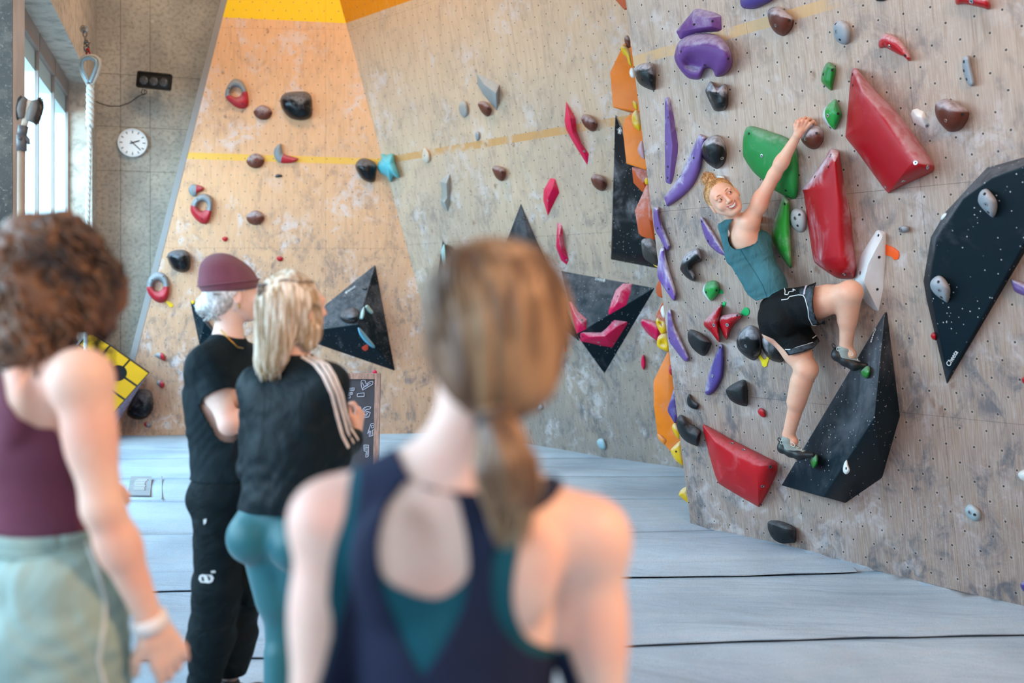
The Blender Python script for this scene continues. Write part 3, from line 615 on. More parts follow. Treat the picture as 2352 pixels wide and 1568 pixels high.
o = smooth_hold(R, 6, [(797,770),(815,725),(850,700),(900,697),(930,740),(925,790),(890,840),(855,858),(828,830),(805,800)], (860,770), .07, holdmat('#1f8a38', .2, .3, col2='#c9d6d6', split=(-1, -.3, -.012)), 'green and white hold with a green tag left of the climber\'s waist', GK, holes=[(825,787),(905,772)])
smooth_hold(R, 6, [(940,880),(952,910),(935,990),(925,1060),(933,1165),(915,1170),(860,1100),(812,1055),(808,1015),(850,970),(905,912)], [(920,920),(880,1020),(918,1130)], .08, REDS, 'red chalked hold, left one of the red pair below the green and white hold', RS, bolts=[(886,1045)])
smooth_hold(R, 6, [(920,1005),(940,970),(1000,955),(1070,946),(1105,965),(1100,990),(1060,1022),(1020,1080),(992,1150),(975,1150),(940,1080),(925,1045)], [(1070,975),(980,1010),(985,1120)], .08, REDS, 'red chalked hold, right one of the red pair with a green tag at its tip', RS, bolts=[(990,1043)], holes=[(1068,970)])
smooth_hold(R, 6, [(680,1125),(690,1085),(720,1080),(790,1110),(860,1172),(862,1208),(830,1270),(795,1285),(730,1240),(690,1180)], (770,1165), .10, BLKD, 'matt black angular dome below the red pair', BRK)
smooth_hold(R, 6, [(1062,1180),(1075,1130),(1130,1062),(1185,1045),(1230,1080),(1258,1160),(1256,1260),(1220,1308),(1185,1320),(1120,1280),(1075,1232)], (1140,1160), .12, BLK, 'black dome hold, left of the twin domes beside the climber\'s shorts', BRK, bolts=[(1135,1207)])
smooth_hold(R, 6, [(1255,1185),(1265,1132),(1310,1097),(1350,1098),(1400,1160),(1455,1212),(1453,1280),(1420,1330),(1385,1336),(1320,1310),(1270,1245)], (1340,1195), .13, BLK, 'black chalk-topped dome hold, right of the twin domes touching the shorts', BRK, holes=[(1302,1258)])
smooth_hold(R, 6, [(415,130),(430,120),(455,125),(460,190),(490,280),(540,400),(542,435),(525,460),(505,450),(465,372),(425,300),(412,220)], [(435,150),(455,290),(520,430)], .045, PUR, 'purple and chalky hold at the wall edge, third purple one from the top', PK, holes=[(446,287)])
smooth_hold(R, 6, [(450,540),(460,470),(475,437),(500,440),(508,500),(540,620),(585,770),(588,830),(575,853),(555,840),(500,760),(450,680),(443,600)], [(480,470),(490,620),(570,820)], .055, holdmat('#6d4a96', .8, .5, cscale=4, zbias=.8), 'whitish chalk-covered purple hold at the wall edge level with the climber\'s waist', PK, holes=[(533,762)])
smooth_hold(R, 6, [(523,965),(535,925),(550,930),(570,1030),(620,1140),(685,1280),(690,1312),(675,1330),(640,1312),(570,1222),(530,1152)], [(543,960),(570,1130),(670,1300)], .045, PUR, 'long purple hold at the wall edge beside the yellow knobs', PK, holes=[(536,1147)])
smooth_hold(R, 0, [(1648,801),(1653,790.5),(1660,792),(1663,818),(1661.6,850.7),(1658,870),(1643,897),(1629,907),(1620,903),(1620.6,891),(1627,860),(1637,832)], [(1655,805),(1648,855),(1628,895)], .045, PUR2, 'smooth purple hold leaning left below the red pair', PK, bolts=[(1637,863)], holes=[(1654,798)])
smooth_hold(R, 8, [(660,192),(680,165),(735,134),(768,129),(783,170),(785,262),(768,278),(720,265),(680,237)], (730,200), .10, BLKD, 'matt black fin-shaped dome between the purple hold and the climber\'s shin', BRK, holes=[(690,212)])
smooth_hold(R, 8, [(440,232),(452,208),(470,238),(505,265),(495,296),(460,286),(442,266)], [(455,230),(460,265),(490,280)], .04, BLKD, 'small dark curl-shaped hold above the curved black hold at the wall edge', BRK)
smooth_hold(R, 8, [(840,306),(855,288),(878,298),(886,335),(870,341),(850,327)], (863,312), .03, RED0, 'tiny red knob above the lower red shell', RS)
smooth_hold(R, 8, [(378,370),(395,330),(420,332),(450,370),(510,408),(516,450),(500,500),(480,500),(430,475),(395,432)], [(410,365),(440,430),(490,460)], .09, BLKD, 'curved matt black hold at the wall edge beside the yellow knob', BRK, bumps=[(455,390,28,-.03)])
smooth_hold(R, 8, [(528,398),(545,385),(620,425),(700,470),(800,520),(900,570),(940,590),(952,622),(945,670),(880,800),(850,842),(828,840),(640,730),(612,700),(590,640),(565,550)], [(610,500),(720,580),(840,625)], .14, RED0, 'lower red shell volume, bottom left below the climber\'s foot', RK, e=.72, rings=12, sub=5, bolts=[(694,489),(761,526),(912,623),(868,731)])
# big angular black volume under the feet
facet_hold(R, 0, [(2032,715,.02),(2067,955,.0),(2026,1097,.0),(1940,1156,.0),(1892,1143,.20),(1793,1115,.0),(2008,961,.34)],
  [(0,6,4,5),(0,1,6),(6,1,2),(6,2,3,4)], 6, VOL, 'big angular black volume with white specks under the climber\'s feet', 'black volumes on the right wall', bv=.012, name='climbing_volume', cat='volume', key='volA', back=.02)
fA = wplane('volA', 0, 6, 5)
lettering(HOLDS['volA'][0], HOLDS['volA'][1], fA, 'Cheeta', (2009, 753), (1999, 786), M_white, squash=1.0)
smooth_hold(fA, 10, [(868,800),(880,778),(915,752),(935,765),(938,800),(925,832),(905,840),(885,830)], (905,790), .035, GRNS, 'small green foothold under the climber\'s bent leg on the angular black volume', GK)
smooth_hold(fA, 10, [(505,1440),(520,1405),(548,1390),(560,1415),(557,1460),(530,1490),(515,1470)], (535,1430), .035, GRNS, 'small green foothold under the climber\'s straight leg on the angular black volume', GK)
smooth_hold(fA, 10, [(740,1490),(750,1450),(768,1430),(778,1465),(790,1505),(768,1532),(745,1520)], (765,1480), .03, WHT, 'small white shell-like hold low on the angular black volume', 'white holds on the right wall', holes=[(765,1490)])
# big black volume at the right edge
facet_hold(R, 0, [(2400,348,0),(2352,361,0),(2265,385,0),(2170,488,0),(2137,545,0),(2120,645,0),(2127,688,0),(2174,884,0),(2352,583,0),(2560,250,0),(2352,381,.14),(2278,407,.14),(2212,455,.13),(2150,545,.10),(2136,645,.08),(2142,690,.06),(2500,300,.14),(2176,868,.03)],
  [(0,1,10,16),(1,2,11,10),(2,3,12,11),(3,4,13,12),(4,5,14,13),(5,6,15,14),(6,7,17,15),(7,8,17),(8,9,16,17),(9,0,16),(10,11,12,13,14,15,17,16)], 10, VOLW, 'huge black speckled volume with two pale holds at the right edge', 'black volumes on the right wall', bv=.01, name='climbing_volume', cat='volume', key='volB', back=.02)
fB = wplane('volB', 11, 14, 17)
lettering(HOLDS['volB'][0], HOLDS['volB'][1], fB, 'Cheeta', (2181, 842), (2201, 809), M_white)
smooth_hold(fB, 7, [(1520,65),(1540,0),(1588,-22),(1635,20),(1670,80),(1668,150),(1640,202),(1590,165),(1540,112)], (1590,80), .06, GRY, 'pale grey oval hold, upper one of the two on the huge black volume', GY, bolts=[(1583,98)], holes=[(1574,18),(1603,160)])
smooth_hold(fB, 7, [(1148,742),(1160,690),(1212,657),(1260,682),(1300,748),(1303,800),(1285,866),(1250,850),(1182,800)], (1225,740), .06, GRY, 'pale grey oval hold, lower one of the two on the huge black volume', GY, bolts=[(1218,770)], holes=[(1212,706),(1236,826)])
facet_hold(R, 7, [(720,308,0),(740,298,0),(795,315,0),(802,330,0),(800,480,0),(780,760,0),(745,937,0),(725,935,0),(700,922,0),(640,870,0),(580,770,0),(557,690,0),(570,600,0),(610,480,0),(775,345,.05),(660,560,.09),(625,700,.10),(730,905,.02)],
  [(0,1,14),(1,2,14),(2,3,14),(3,4,14),(4,5,15,14),(5,6,17,16,15),(6,7,17),(7,8,17),(8,9,17),(9,10,16,17),(10,11,16),(11,12,16),(12,13,15,16),(13,0,14,15)], 14, holdmat('#d9dadb', .1, .45), 'tall white sail-shaped hold in front of the climber\'s knee', 'white holds on the right wall', bv=.01, bolts=[(601,637)], holes=[(742,342),(748,513),(733,764)])
b_k = smooth_hold(R, 7, [(897,298),(903,277),(938,266),(975,272),(985,290),(975,312),(940,320),(908,318)], (918,292), .05, GRY, 'small grey cylinder foothold right of the white sail hold', GY, bolts=[(911,296)], e=.35)
smooth_hold(R, 7, [(1150,1128),(1165,1103),(1185,1105),(1200,1130),(1190,1160),(1165,1155)], (1172,1130), .03, RED0, 'tiny red bead peeking from behind the huge black volume', RS)
smooth_hold(R, 7, [(1230,215),(1245,178),(1290,155),(1330,130),(1330,180),(1250,225)], (1260,190), .04, WHT, 'white hold half hidden behind the upper edge of the huge black volume', 'white holds on the right wall')
smooth_hold(R, 7, [(1782,700),(1786,683),(1882,712),(1980,760),(1970,830),(1900,820),(1815,785),(1795,750)], [(1810,715),(1940,790)], .06, PUR, 'purple hold cut by the right edge beside the huge black volume', PK)
smooth_hold(R, 8, [(897,955),(905,930),(968,928),(1050,963),(1060,1000),(1057,1048),(1030,1053),(975,1056),(930,1032),(905,992)], (985,975), .10, BLKD, 'matt black dome hold lowest on the wall, just above the mat', BRK, holes=[(925,1000)])
smooth_hold(R, 8, [(2018,870),(2032,840),(2060,837),(2098,868),(2108,905),(2090,930),(2060,926),(2030,900)], (2060,880), .04, holdmat('#9fb0b6', .3, .6), 'pale blue-grey oval foothold low at the right', GY, bolts=[(2043,880)], holes=[(2072,893)])
smooth_hold(R, 8, [(2318,662),(2340,642),(2380,640),(2400,690),(2365,705),(2330,690)], (2350,668), .05, WHT, 'white hold cut by the right edge low on the wall', 'white holds on the right wall')
smooth_hold(R, 8, [(2332,1292),(2350,1270),(2385,1280),(2385,1330),(2352,1330)], (2360,1300), .05, PUR2, 'purple hold in the bottom right corner above the mat', PK)
smooth_hold(R, 8, [(2338,128),(2348,112),(2380,118),(2380,150),(2350,150)], (2360,130), .03, RED0, 'tiny red hold at the right edge level with the feet', RS)
smooth_hold(R, 9, [(270,525),(285,508),(310,508),(328,525),(330,560),(275,560)], (300,535), .05, WHT, 'white hold half hidden behind the climber\'s hair', 'white holds on the right wall', lift=0)
smooth_hold(R, 9, [(560,815),(585,800),(598,820),(592,845),(560,850)], (575,825), .05, RED0, 'red hold half hidden behind the climber\'s armpit', RS)
smooth_hold(R, 5, [(690,-5),(700,8),(745,10),(770,-8),(740,-30),(705,-25)], (730,-8), .04, BLKD, 'dark hold sliver at the top edge of the picture', BRK)
# route tags
def tagpc(w, k, pts, col, label, h=.006, group='plastic route tags'):
    v_ = [(p[0], p[1], h) for p in pts]
    o = facet_hold(w, k, v_, [tuple(range(len(pts)))], len(pts), holdmat(col, 0, .5), label, group, bv=.001, name='route_tag', cat='tag', back=.001); return o
def circ(cx, cy, r, n=12): return [(cx+r*math.cos(2*math.pi*i/n), cy+r*math.sin(2*math.pi*i/n)) for i in range(n)]
tagpc(R, 6, [(925,766),(950,772),(955,798),(935,802),(918,790)], '#27b062', 'green plastic tag under the green and white hold')
tagpc(R, 6, [(950,878),(962,860),(978,868),(965,905),(952,905)], '#27b062', 'green plastic tag at the tip of the left red hold')
t1 = tagpc(R, 6, [(1095,945)]+[(1135+27*math.cos(a), 940-34*math.sin(a)) for a in np.linspace(2.4, -2.4, 12)]+[(1098,972)], '#1fa35a', 'round green tag at the tip of the right red hold')
tagpc(R, 7, [(798,415),(835,428),(868,445),(898,470),(902,505),(892,530),(862,535),(845,510),(798,498)], '#ee5a17', 'orange plastic route tag right of the white sail hold')
tagpc(R, 6, [(1228,1288),(1242,1272),(1272,1312),(1290,1312),(1302,1290),(1318,1300),(1302,1345),(1298,1365),(1280,1375),(1262,1362),(1258,1340)], '#e6c81e', 'yellow V-shaped route tag between the black twin domes')

# ---- orange volumes and knobs carried by the hidden return face, seen past the edge of the right wall
def edge_plane(Y, nx=-.55): return plane(V((1.2, Y, 1.5)), V((nx, -.83, 0)))
E1 = edge_plane(7.9)
OG = 'orange volumes at the wall edge'
def slab(k, pts, inner, faces, label, mt=ORG, dep=.3, w=E1, g_=OG, **kw):
    return facet_hold(w, k, [(x, y, 0) for x, y in pts]+inner, faces, len(pts), mt, label, g_, name='climbing_volume', cat='volume', back=dep, bv=.008, **kw)
slab(17, [(112,100),(28,275),(45,487),(200,515),(240,480),(160,120)], [], [(0,1,2,3,4,5)], 'uppermost bright orange volume at the edge of the right wall', w=edge_plane(8.1))
slab(17, [(165,515),(112,560),(103,612),(125,825),(243,862),(280,800),(220,520)], [], [(0,1,2,3,4,5,6)], 'second bright orange volume from the top at the wall edge')
slab(17, [(158,845),(168,940),(215,990),(262,1010),(280,900),(250,860)], [(225,940,.06)], [(0,1,6),(1,2,6),(2,3,6),(3,4,6),(4,5,6),(5,0,6)], 'small dull orange faceted volume wedged between the bright and the tall one', ORG2, w=edge_plane(8.0))
slab(17, [(248,948),(177,1105),(200,1245),(218,1262),(290,1283),(320,1200),(280,980)], [(195,1125,.0),(265,1160,.08)], [(0,1,7,8),(1,2,7),(2,3,7),(3,4,8,7),(4,5,8),(5,6,8),(6,0,8)], 'tall dull orange faceted volume at the wall edge beside the climber', ORG2)
slab(18, [(155,0),(133,55),(133,85),(145,115),(175,130),(200,60)], [], [(0,1,2,3,4,5)], 'narrow orange volume sliver level with the tip of the pink-hold triangle', ORG2)
slab(18, [(178,148),(132,245),(160,370),(200,380),(215,200)], [], [(0,1,2,3,4)], 'orange volume sliver behind the yellow knobs', ORG2, w=edge_plane(8.1))
slab(18, [(212,485),(117,683),(120,850),(145,1050),(233,1155),(322,1255),(340,1100),(260,700),(232,500)], [(135,842,.03),(215,805,.03)], [(0,1,9,10),(1,2,9),(2,3,4,9),(4,5,6,10,9),(6,7,10),(7,8,10),(8,0,10)], 'lowest and largest bright orange volume at the wall edge', w=E1)
facet_hold(R, 4, [(95,-15,.0),(175,75,.0),(210,40,0),(190,-40,0)], [(0,1,2,3)], 4, ORG2, 'orange corner of a volume at the top of the wall edge', OG, lift=-.25, bv=.004, name='climbing_volume', cat='volume', back=.1)
EK = edge_plane(7.55); KG = 'knobs along the wall edge'
def knob(k, ol, c, label, mt=YEL, h=.05, w=EK, **kw): return smooth_hold(w, k, ol, c, h, mt, label, KG, **kw)
knob(17, [(115,85),(120,60),(135,55),(150,80),(150,130),(128,120)], (132,90), 'brown knob topmost at the wall edge', BRNL)
knob(17, [(92,130),(105,113),(130,120),(148,150),(155,200),(160,240),(140,225),(128,185),(105,165)], [(112,135),(138,170),(148,215)], 'yellow-green bulbous hold just below the brown knob', YEL)
knob(17, [(145,280),(155,250),(175,255),(178,305),(158,308)], (162,280), 'white knob beside the chalked black dome at the wall edge', WHT)
knob(17, [(165,455),(175,447),(192,460),(195,500),(175,490)], (180,470), 'small yellow knob between the two bright orange volumes', YEL, .03)
knob(17, [(160,540),(175,510),(195,505),(212,560),(212,625),(185,615),(165,585)], [(182,530),(192,590)], 'yellow two-lobed knob below the uppermost orange volume', YEL, bumps=[(175,570,12,-.02)])
knob(17, [(195,735),(215,690),(228,700),(240,760),(235,800),(205,770)], (215,740), 'pinkish blue knob over the second orange volume', holdmat('#b98f98', .3, .5))
knob(17, [(236,930),(245,908),(260,915),(262,945),(245,950)], (248,928), 'tiny pale yellow knob above the tall orange volume', YEL, .02)
knob(17, [(217,1310),(222,1282),(250,1272),(290,1285),(325,1380),(320,1440),(270,1420),(230,1385)], (262,1340), 'rough dark grey rock-like hold below the tall orange volume', holdmat('#3a3532', .4, .7), .08)
knob(17, [(286,1428),(300,1430),(318,1440),(325,1450),(305,1445)], (305,1438), 'yellow tag sliver under the dark rock-like hold', YEL, .01)
knob(18, [(165,215),(178,180),(195,185),(205,250),(185,262)], (184,220), 'white and blue knob above the yellow knobs', WHT, .04)
knob(18, [(135,280),(148,260),(170,275),(200,290),(205,350),(180,370),(158,350),(140,310)], [(150,285),(180,330)], 'yellow knob with a pale chalked lobe, upper one of the stacked yellow knobs', YEL, bumps=[(165,300,18,-.02)])
knob(18, [(143,410),(155,380),(190,360),(215,370),(225,440),(220,485),(180,475),(145,450)], [(170,405),(200,450)], 'yellow and cream lobed knob, lower one of the stacked yellow knobs', YEL, bumps=[(180,432,25,-.03)])
knob(18, [(220,600),(228,575),(240,580),(246,640),(228,635)], (232,605), 'small red and teal knob over the largest orange volume', RED0, .03)
knob(18, [(213,875),(235,800),(258,730),(275,800),(285,910),(265,965),(240,930)], [(250,790),(255,900)], 'purple faceted hold lying over the largest orange volume', PUR2, .04)
knob(18, [(243,1000),(248,970),(268,962),(290,1000),(300,1060),(275,1060)], (265,1005), 'yellow knob left of the curved black hold', YEL, .05)
knob(18, [(146,1035),(170,1040),(206,1075),(198,1100),(190,1106),(160,1080),(147,1055)], (175,1070), 'small orange knob on the largest orange volume', holdmat('#e2873a', .15, .5), .04)
knob(18, [(233,1145),(255,1115),(300,1080),(312,1120),(322,1230),(310,1245),(270,1215),(245,1180)], [(275,1130),(290,1190)], 'largest yellow knob at the foot of the orange volume', YEL, .06, holes=[(270,1152)])
knob(18, [(287,1440),(300,1410),(330,1388),(352,1390),(362,1500),(335,1485),(298,1455)], (325,1430), 'yellow knob lowest at the wall edge, just above the mat', YEL, .05)

# ---- middle wall
Mw = WM; MG = 'grey and brown holds on the middle wall'; PG = 'pink holds on the middle wall'; VG = 'black volumes on the middle wall'
facet_hold(Mw, 3, [(825,470,0),(870,488,0),(945,528,0),(972,543,0),(968,640,0),(955,712,0),(935,690,0),(870,612,0),(830,545,0),(870,540,.06),(950,600,.10)], [(0,1,9),(1,2,9),(2,3,10,9),(3,4,10),(4,5,10),(5,6,10),(6,7,9,10),(7,8,9),(8,0,9)], 9, holdmat('#9a9c9c', .25, .6), 'grey shark-fin hold high on the middle wall', MG, bv=.02)
smooth_hold(Mw, 3, [(710,680),(735,645),(763,665),(770,730),(745,757),(720,730)], (740,690), .05, GRYW, 'small pale grey hold left of the highest brown hold, middle wall', MG)
smooth_hold(Mw, 3, [(833,672),(850,652),(885,655),(918,690),(918,725),(895,750),(860,725)], (875,695), .09, BRNL, 'brown hold directly below the grey shark-fin, middle wall', MG, holes=[(900,700)])
smooth_hold(Mw, 3, [(816,852),(840,848),(844,890),(825,907)], (830,872), .03, GRY, 'tiny grey peg just above the dashed line of the middle wall', MG)
smooth_hold(Mw, 3, [(475,1000),(490,950),(520,980),(525,1030),(505,1050),(480,1030)], (500,1005), .05, holdmat('#cfc2b2', .3, .6), 'small cream hold on the dashed line right of the cyan star', MG, holes=[(490,1000)])
facet_hold(Mw, 3, [(588,1170,0),(620,1130,0),(655,1115,0),(657,1210,0),(655,1300,0),(640,1362,0),(605,1330,0),(590,1290,0),(600,1230,0),(630,1180,.08),(635,1270,.04),(618,1300,.08)], [(0,1,9),(1,2,9),(2,3,9),(3,4,10,9),(4,5,11,10),(5,6,11),(6,7,11),(7,8,10,11),(8,0,9,10)], 9, holdmat('#9b9b96', .3, .6), 'twisted grey rock-like hold left part of the middle wall', MG, bv=.01)
smooth_hold(Mw, 3, [(925,1085),(950,1065),(1000,1080),(1013,1122),(990,1165),(950,1142)], (965,1105), .09, BRNL, 'brown hold in the centre of the middle wall, below the dashed line', MG, holes=[(990,1110)])
smooth_hold(Mw, 3, [(1497,762),(1520,733),(1570,750),(1602,790),(1590,835),(1565,845),(1520,812)], (1545,785), .10, BRNL, 'brown hold touching the dashed line right of the long pink hold', MG, holes=[(1578,790)])
smooth_hold(Mw, 3, [(1560,1147),(1585,1118),(1640,1135),(1663,1180),(1645,1225),(1610,1222),(1575,1192)], (1605,1165), .10, BRNL, 'brown hold left of the tall black blade, middle wall', MG, holes=[(1640,1175)])
facet_hold(Mw, 3, [(1400,650,0),(1462,760,0),(1468,840,0),(1500,920,0),(1548,990,0),(1538,1065,0),(1450,925,0),(1400,832,0),(1389,780,0),(1425,760,.08),(1440,850,.09),(1520,1000,.03)], [(0,1,9),(1,2,10,9),(2,3,10),(3,4,11,10),(4,5,11),(5,6,11),(6,7,10,11),(7,8,9,10),(8,0,9)], 9, PINK0, 'long pink lightning-shaped hold crossing the dashed line', PG, bv=.012, bolts=[(1518,972)])
facet_hold(Mw, 3, [(1298,1143,0),(1330,1148,0),(1358,1240,0),(1330,1292,0),(1283,1390,0),(1253,1290,0),(1255,1220,0),(1310,1215,.07),(1285,1270,.08)], [(0,1,7),(1,2,7),(2,3,8,7),(3,4,8),(4,5,8),(5,6,8),(6,0,7,8)], 7, PINK0, 'pink diamond hold below the long pink hold', PG, bv=.012, bolts=[(1282,1288)])
facet_hold(Mw, 14, [(1243,290,0),(1275,312,0),(1295,460,0),(1328,580,0),(1312,615,0),(1270,582,0),(1230,480,0),(1235,400,0),(1255,400,.07),(1270,520,.07)], [(0,1,8),(1,2,9,8),(2,3,9),(3,4,9),(4,5,9),(5,6,9),(6,7,8,9),(7,0,8)], 8, holdmat('#d2044a', .5, .45, cscale=5), 'slim pink hold above the black triangle with three pink holds', PG, bv=.012, bolts=[(1312,578)])
facet_hold(Mw, 14, [(967,152,0),(1412,1192,0),(760,700,0),(1080,720,.22)], [(0,1,3),(1,2,3),(2,0,3)], 3, VOL, 'tall black triangle volume half hidden by the ponytailed head', VG, bv=.008, name='climbing_volume', cat='volume', key='vT1', back=.02)
fT = wplane('vT1', 0, 1, 3)
lettering(HOLDS['vT1'][0], HOLDS['vT1'][1], fT, '\u2740blocz', zc(14, (1135, 600)), zc(14, (1175, 700)), M_white)
smooth_hold(fT, 14, [(995,530),(1010,512),(1040,515),(1045,540),(1020,558),(1000,550)], (1020,532), .04, GRYW, 'small chalky grey hold on the tall black triangle beside the head', MG)
smooth_hold(fT, 14, [(1100,800),(1160,825),(1230,842),(1275,850),(1303,905),(1298,925),(1240,915),(1180,905),(1100,890)], [(1160,860),(1270,885)], .05, PINK, 'pink hold on the tall black triangle, half hidden by the head', PG, bolts=[(1248,870)], sub=2)
facet_hold(Mw, 14, [(1268,657,0),(1977,786,0),(1595,1432,0),(1383,1138,.26)], [(0,3,1),(3,2,1),(0,2,3)], 3, VOLW, 'black pyramid volume with three pink holds in the middle', VG, bv=.008, name='climbing_volume', cat='volume', key='vT2', back=.02)
fU = wplane('vT2', 0, 1, 3); fL = wplane('vT2', 1, 2, 3)
lettering(HOLDS['vT2'][0], HOLDS['vT2'][1], fU, '\u2740blocz', zc(14, (1605, 722)), zc(14, (1528, 712)), M_white)
def pinkh(w, pts, inn, faces, label, **kw): return facet_hold(w, 14, [(x, y, 0) for x, y in pts]+inn, faces, len(pts), PINK, label, PG, bv=.012, **kw)
pinkh(fU, [(1322,892),(1343,888),(1400,965),(1463,1020),(1460,1095),(1385,1132),(1355,1022)], [(1375,990,.06),(1415,1050,.06)], [(0,1,7),(1,2,7),(2,3,8,7),(3,4,8),(4,5,8),(5,6,7,8),(6,0,7)], 'pink hold, left of the three on the black pyramid', bolts=[(1427,1028)], holes=[(1378,1062)])
pinkh(fU, [(1680,802),(1735,752),(1803,755),(1790,830),(1760,915),(1625,992),(1622,968),(1650,880)], [(1720,810,.06),(1690,900,.05)], [(0,1,8),(1,2,8),(2,3,8),(3,4,9,8),(4,5,9),(5,6,9),(6,7,9),(7,0,8,9)], 'pink chalked hold, upper right of the three on the black pyramid', holes=[(1697,850)])
pinkh(fL, [(1410,1130),(1430,1120),(1570,1122),(1610,1090),(1668,1027),(1768,1040),(1770,1055),(1655,1236),(1570,1222),(1500,1205),(1415,1190)], [(1480,1160,.04),(1600,1150,.06),(1690,1080,.05)], [(0,1,11),(1,2,12,11),(2,3,12),(3,4,13,12),(4,5,13),(5,6,13),(6,7,12,13),(7,8,12),(8,9,11,12),(9,10,11),(10,0,11)], 'wide pink boomerang hold, lowest of the three on the black pyramid', bolts=[(1550,1195)], holes=[(1432,1152),(1730,1068)])
facet_hold(Mw, 0, [(1413,261,0),(1403,596,0),(1560,626,0),(1560,560,0),(1405,577,.10),(1520,590,.20),(1470,420,.14)], [(0,4,5,6),(0,1,4),(1,2,5,4),(2,3,5),(3,0,6,5)], 4, holdmat('#0b151b', .3, .42, speck=True, cscale=3.0), 'tall black blade-shaped volume behind the orange ones', VG, bv=.008, name='climbing_volume', cat='volume', key='vT3', back=.02)
fK = wplane('vT3', 0, 4, 6)
lettering(HOLDS['vT3'][0], HOLDS['vT3'][1], fK, '\u2740', (1418, 305), (1427, 308), M_white)
facet_hold(Mw, 14, [(380,430,0),(520,640,0),(345,720,0),(400,600,.12)], [(0,1,3),(1,2,3),(2,0,3)], 3, VOL, 'small black pyramid volume left of the ponytailed head', VG, bv=.006, name='climbing_volume', cat='volume', key='vT4', back=.02)
smooth_hold(wplane('vT4', 0, 2, 3), 14, [(370,520),(380,480),(393,458),(402,500),(410,590),(418,660),(400,655),(382,590)], [(390,490),(402,620)], .03, holdmat('#a5cfcf', .1, .5), 'pale mint slim hold on the small black pyramid left of the head', MG)
smooth_hold(Mw, 14, [(1870,1360),(1875,1310),(1887,1288),(1900,1330),(1902,1365),(1888,1402)], [(1886,1310),(1887,1375)], .04, PINK0, 'tiny pink pill-shaped hold below the pyramid tip', PG)
smooth_hold(Mw, 14, [(1868,1045),(1880,1020),(1905,1020),(1990,1048),(2015,1100),(2005,1185),(1960,1165),(1925,1135),(1885,1085)], [(1890,1040),(1980,1110)], .08, PINK, 'pink chalked hold half hidden by the yellow knobs', PG)
smooth_hold(Mw, 14, [(1262,1190),(1275,1165),(1292,1185),(1298,1225),(1280,1235),(1265,1215)], (1278,1200), .04, GRYW, 'small grey hold with an orange tag below the tall black triangle', MG)
tagpc(Mw, 14, [(1290,1232),(1300,1235),(1304,1265),(1293,1262)], '#e0561c', 'tiny orange tag below the small grey hold')
smooth_hold(Mw, 13, [(1145,725),(1155,712),(1170,715),(1178,740),(1172,752),(1155,745)], (1160,730), .04, holdmat('#9dbac4', .2, .5), 'pale blue foothold low on the middle wall right of the ponytail', MG)
smooth_hold(Mw, 13, [(938,598),(948,590),(956,600),(950,610),(941,608)], (947,600), .03, holdmat('#9dbac4', .2, .5), 'tiny pale blue foothold low on the middle wall next to the ponytailed head', MG)
# cyan star in the corner
smooth_hold(Mw, 2, [(1633,1080),(1645,1045),(1668,1022),(1672,1005),(1665,988),(1705,994),(1740,987),(1752,1012),(1757,1045),(1770,1080),(1786,1138),(1768,1143),(1748,1135),(1728,1172),(1708,1140),(1680,1125),(1655,1115)], (1700,1065), .16, CYN, 'cyan star-shaped hold in the corner between the two back walls', MG, rings=10, e=.6)

# ---- back-left wall
B = WB; DG = 'grey and red holds on the back wall'; BG2 = 'brown holds on the back wall'; KB = 'black holds on the back wall'
def dual(a=-.15, c=-.01): return holdmat('#85898d', .15, .45, col2='#b3202c', split=(a, -1, c))
def ringc(cx, cy, rx, ry, n): return [(cx+rx*math.cos(2*math.pi*i/n), cy+ry*math.sin(2*math.pi*i/n)) for i in range(n)]
smooth_hold(B, 2, [(663,610),(670,570),(700,522),(735,506),(775,525),(803,575),(815,635),(812,680),(780,700),(735,690),(690,655),(672,635)], (735,605), .08, holdmat('#85898d', .15, .45, col2='#b3202c', split=(.25, -1, -.012)), 'grey and red doughnut hold, highest of the three rings', DG, inner=ringc(735,592,36,33,12), e=.6, holes=[(688,567),(777,665)])
smooth_hold(B, 2, [(440,1340),(450,1300),(490,1258),(535,1245),(575,1265),(587,1312),(575,1375),(555,1430),(520,1440),(480,1415),(455,1385),(443,1362)], (520,1340), .08, holdmat('#85898d', .15, .45, col2='#b3202c', split=(-.3, -1, -.004)), 'grey and red doughnut hold, middle one of the three rings', DG, inner=ringc(519,1325,32,30,12), e=.6, holes=[(485,1280),(515,1408)])
smooth_hold(B, 15, [(487,352),(500,290),(540,245),(590,228),(640,250),(670,310),(672,390),(655,452),(612,482),(560,470),(512,425),(492,385)], (585,350), .08, holdmat('#85898d', .15, .45, col2='#b3202c', split=(0, -1, -.0)), 'grey and red doughnut hold, lowest of the three rings', DG, inner=ringc(582,345,42,42,12), e=.6, holes=[(530,295),(625,268),(605,440)])
tagpc(B, 15, [(640,475),(655,462),(685,480),(703,492),(705,510),(688,522),(670,512),(665,500)], '#e2b91a', 'yellow tag under the lowest grey and red ring')
smooth_hold(B, 2, [(846,720),(870,688),(905,675),(945,690),(967,725),(945,762),(910,772),(870,757)], (905,718), .08, BRNL, 'brown oval hold beside the highest ring', BG2, holes=[(905,732),(955,732)])
smooth_hold(B, 2, [(800,1035),(820,1002),(858,985),(900,1000),(917,1035),(895,1072),(858,1083),(820,1068)], (858,1030), .08, BRNL, 'brown oval hold on the yellow line of the back wall', BG2, holes=[(858,1045),(908,1038)])
smooth_hold(B, 2, [(800,1402),(820,1370),(858,1352),(900,1368),(917,1402),(895,1435),(858,1447),(820,1434)], (858,1398), .08, BRNL, 'brown oval hold, lowest of the three on the back wall', BG2, holes=[(856,1413),(908,1403)])
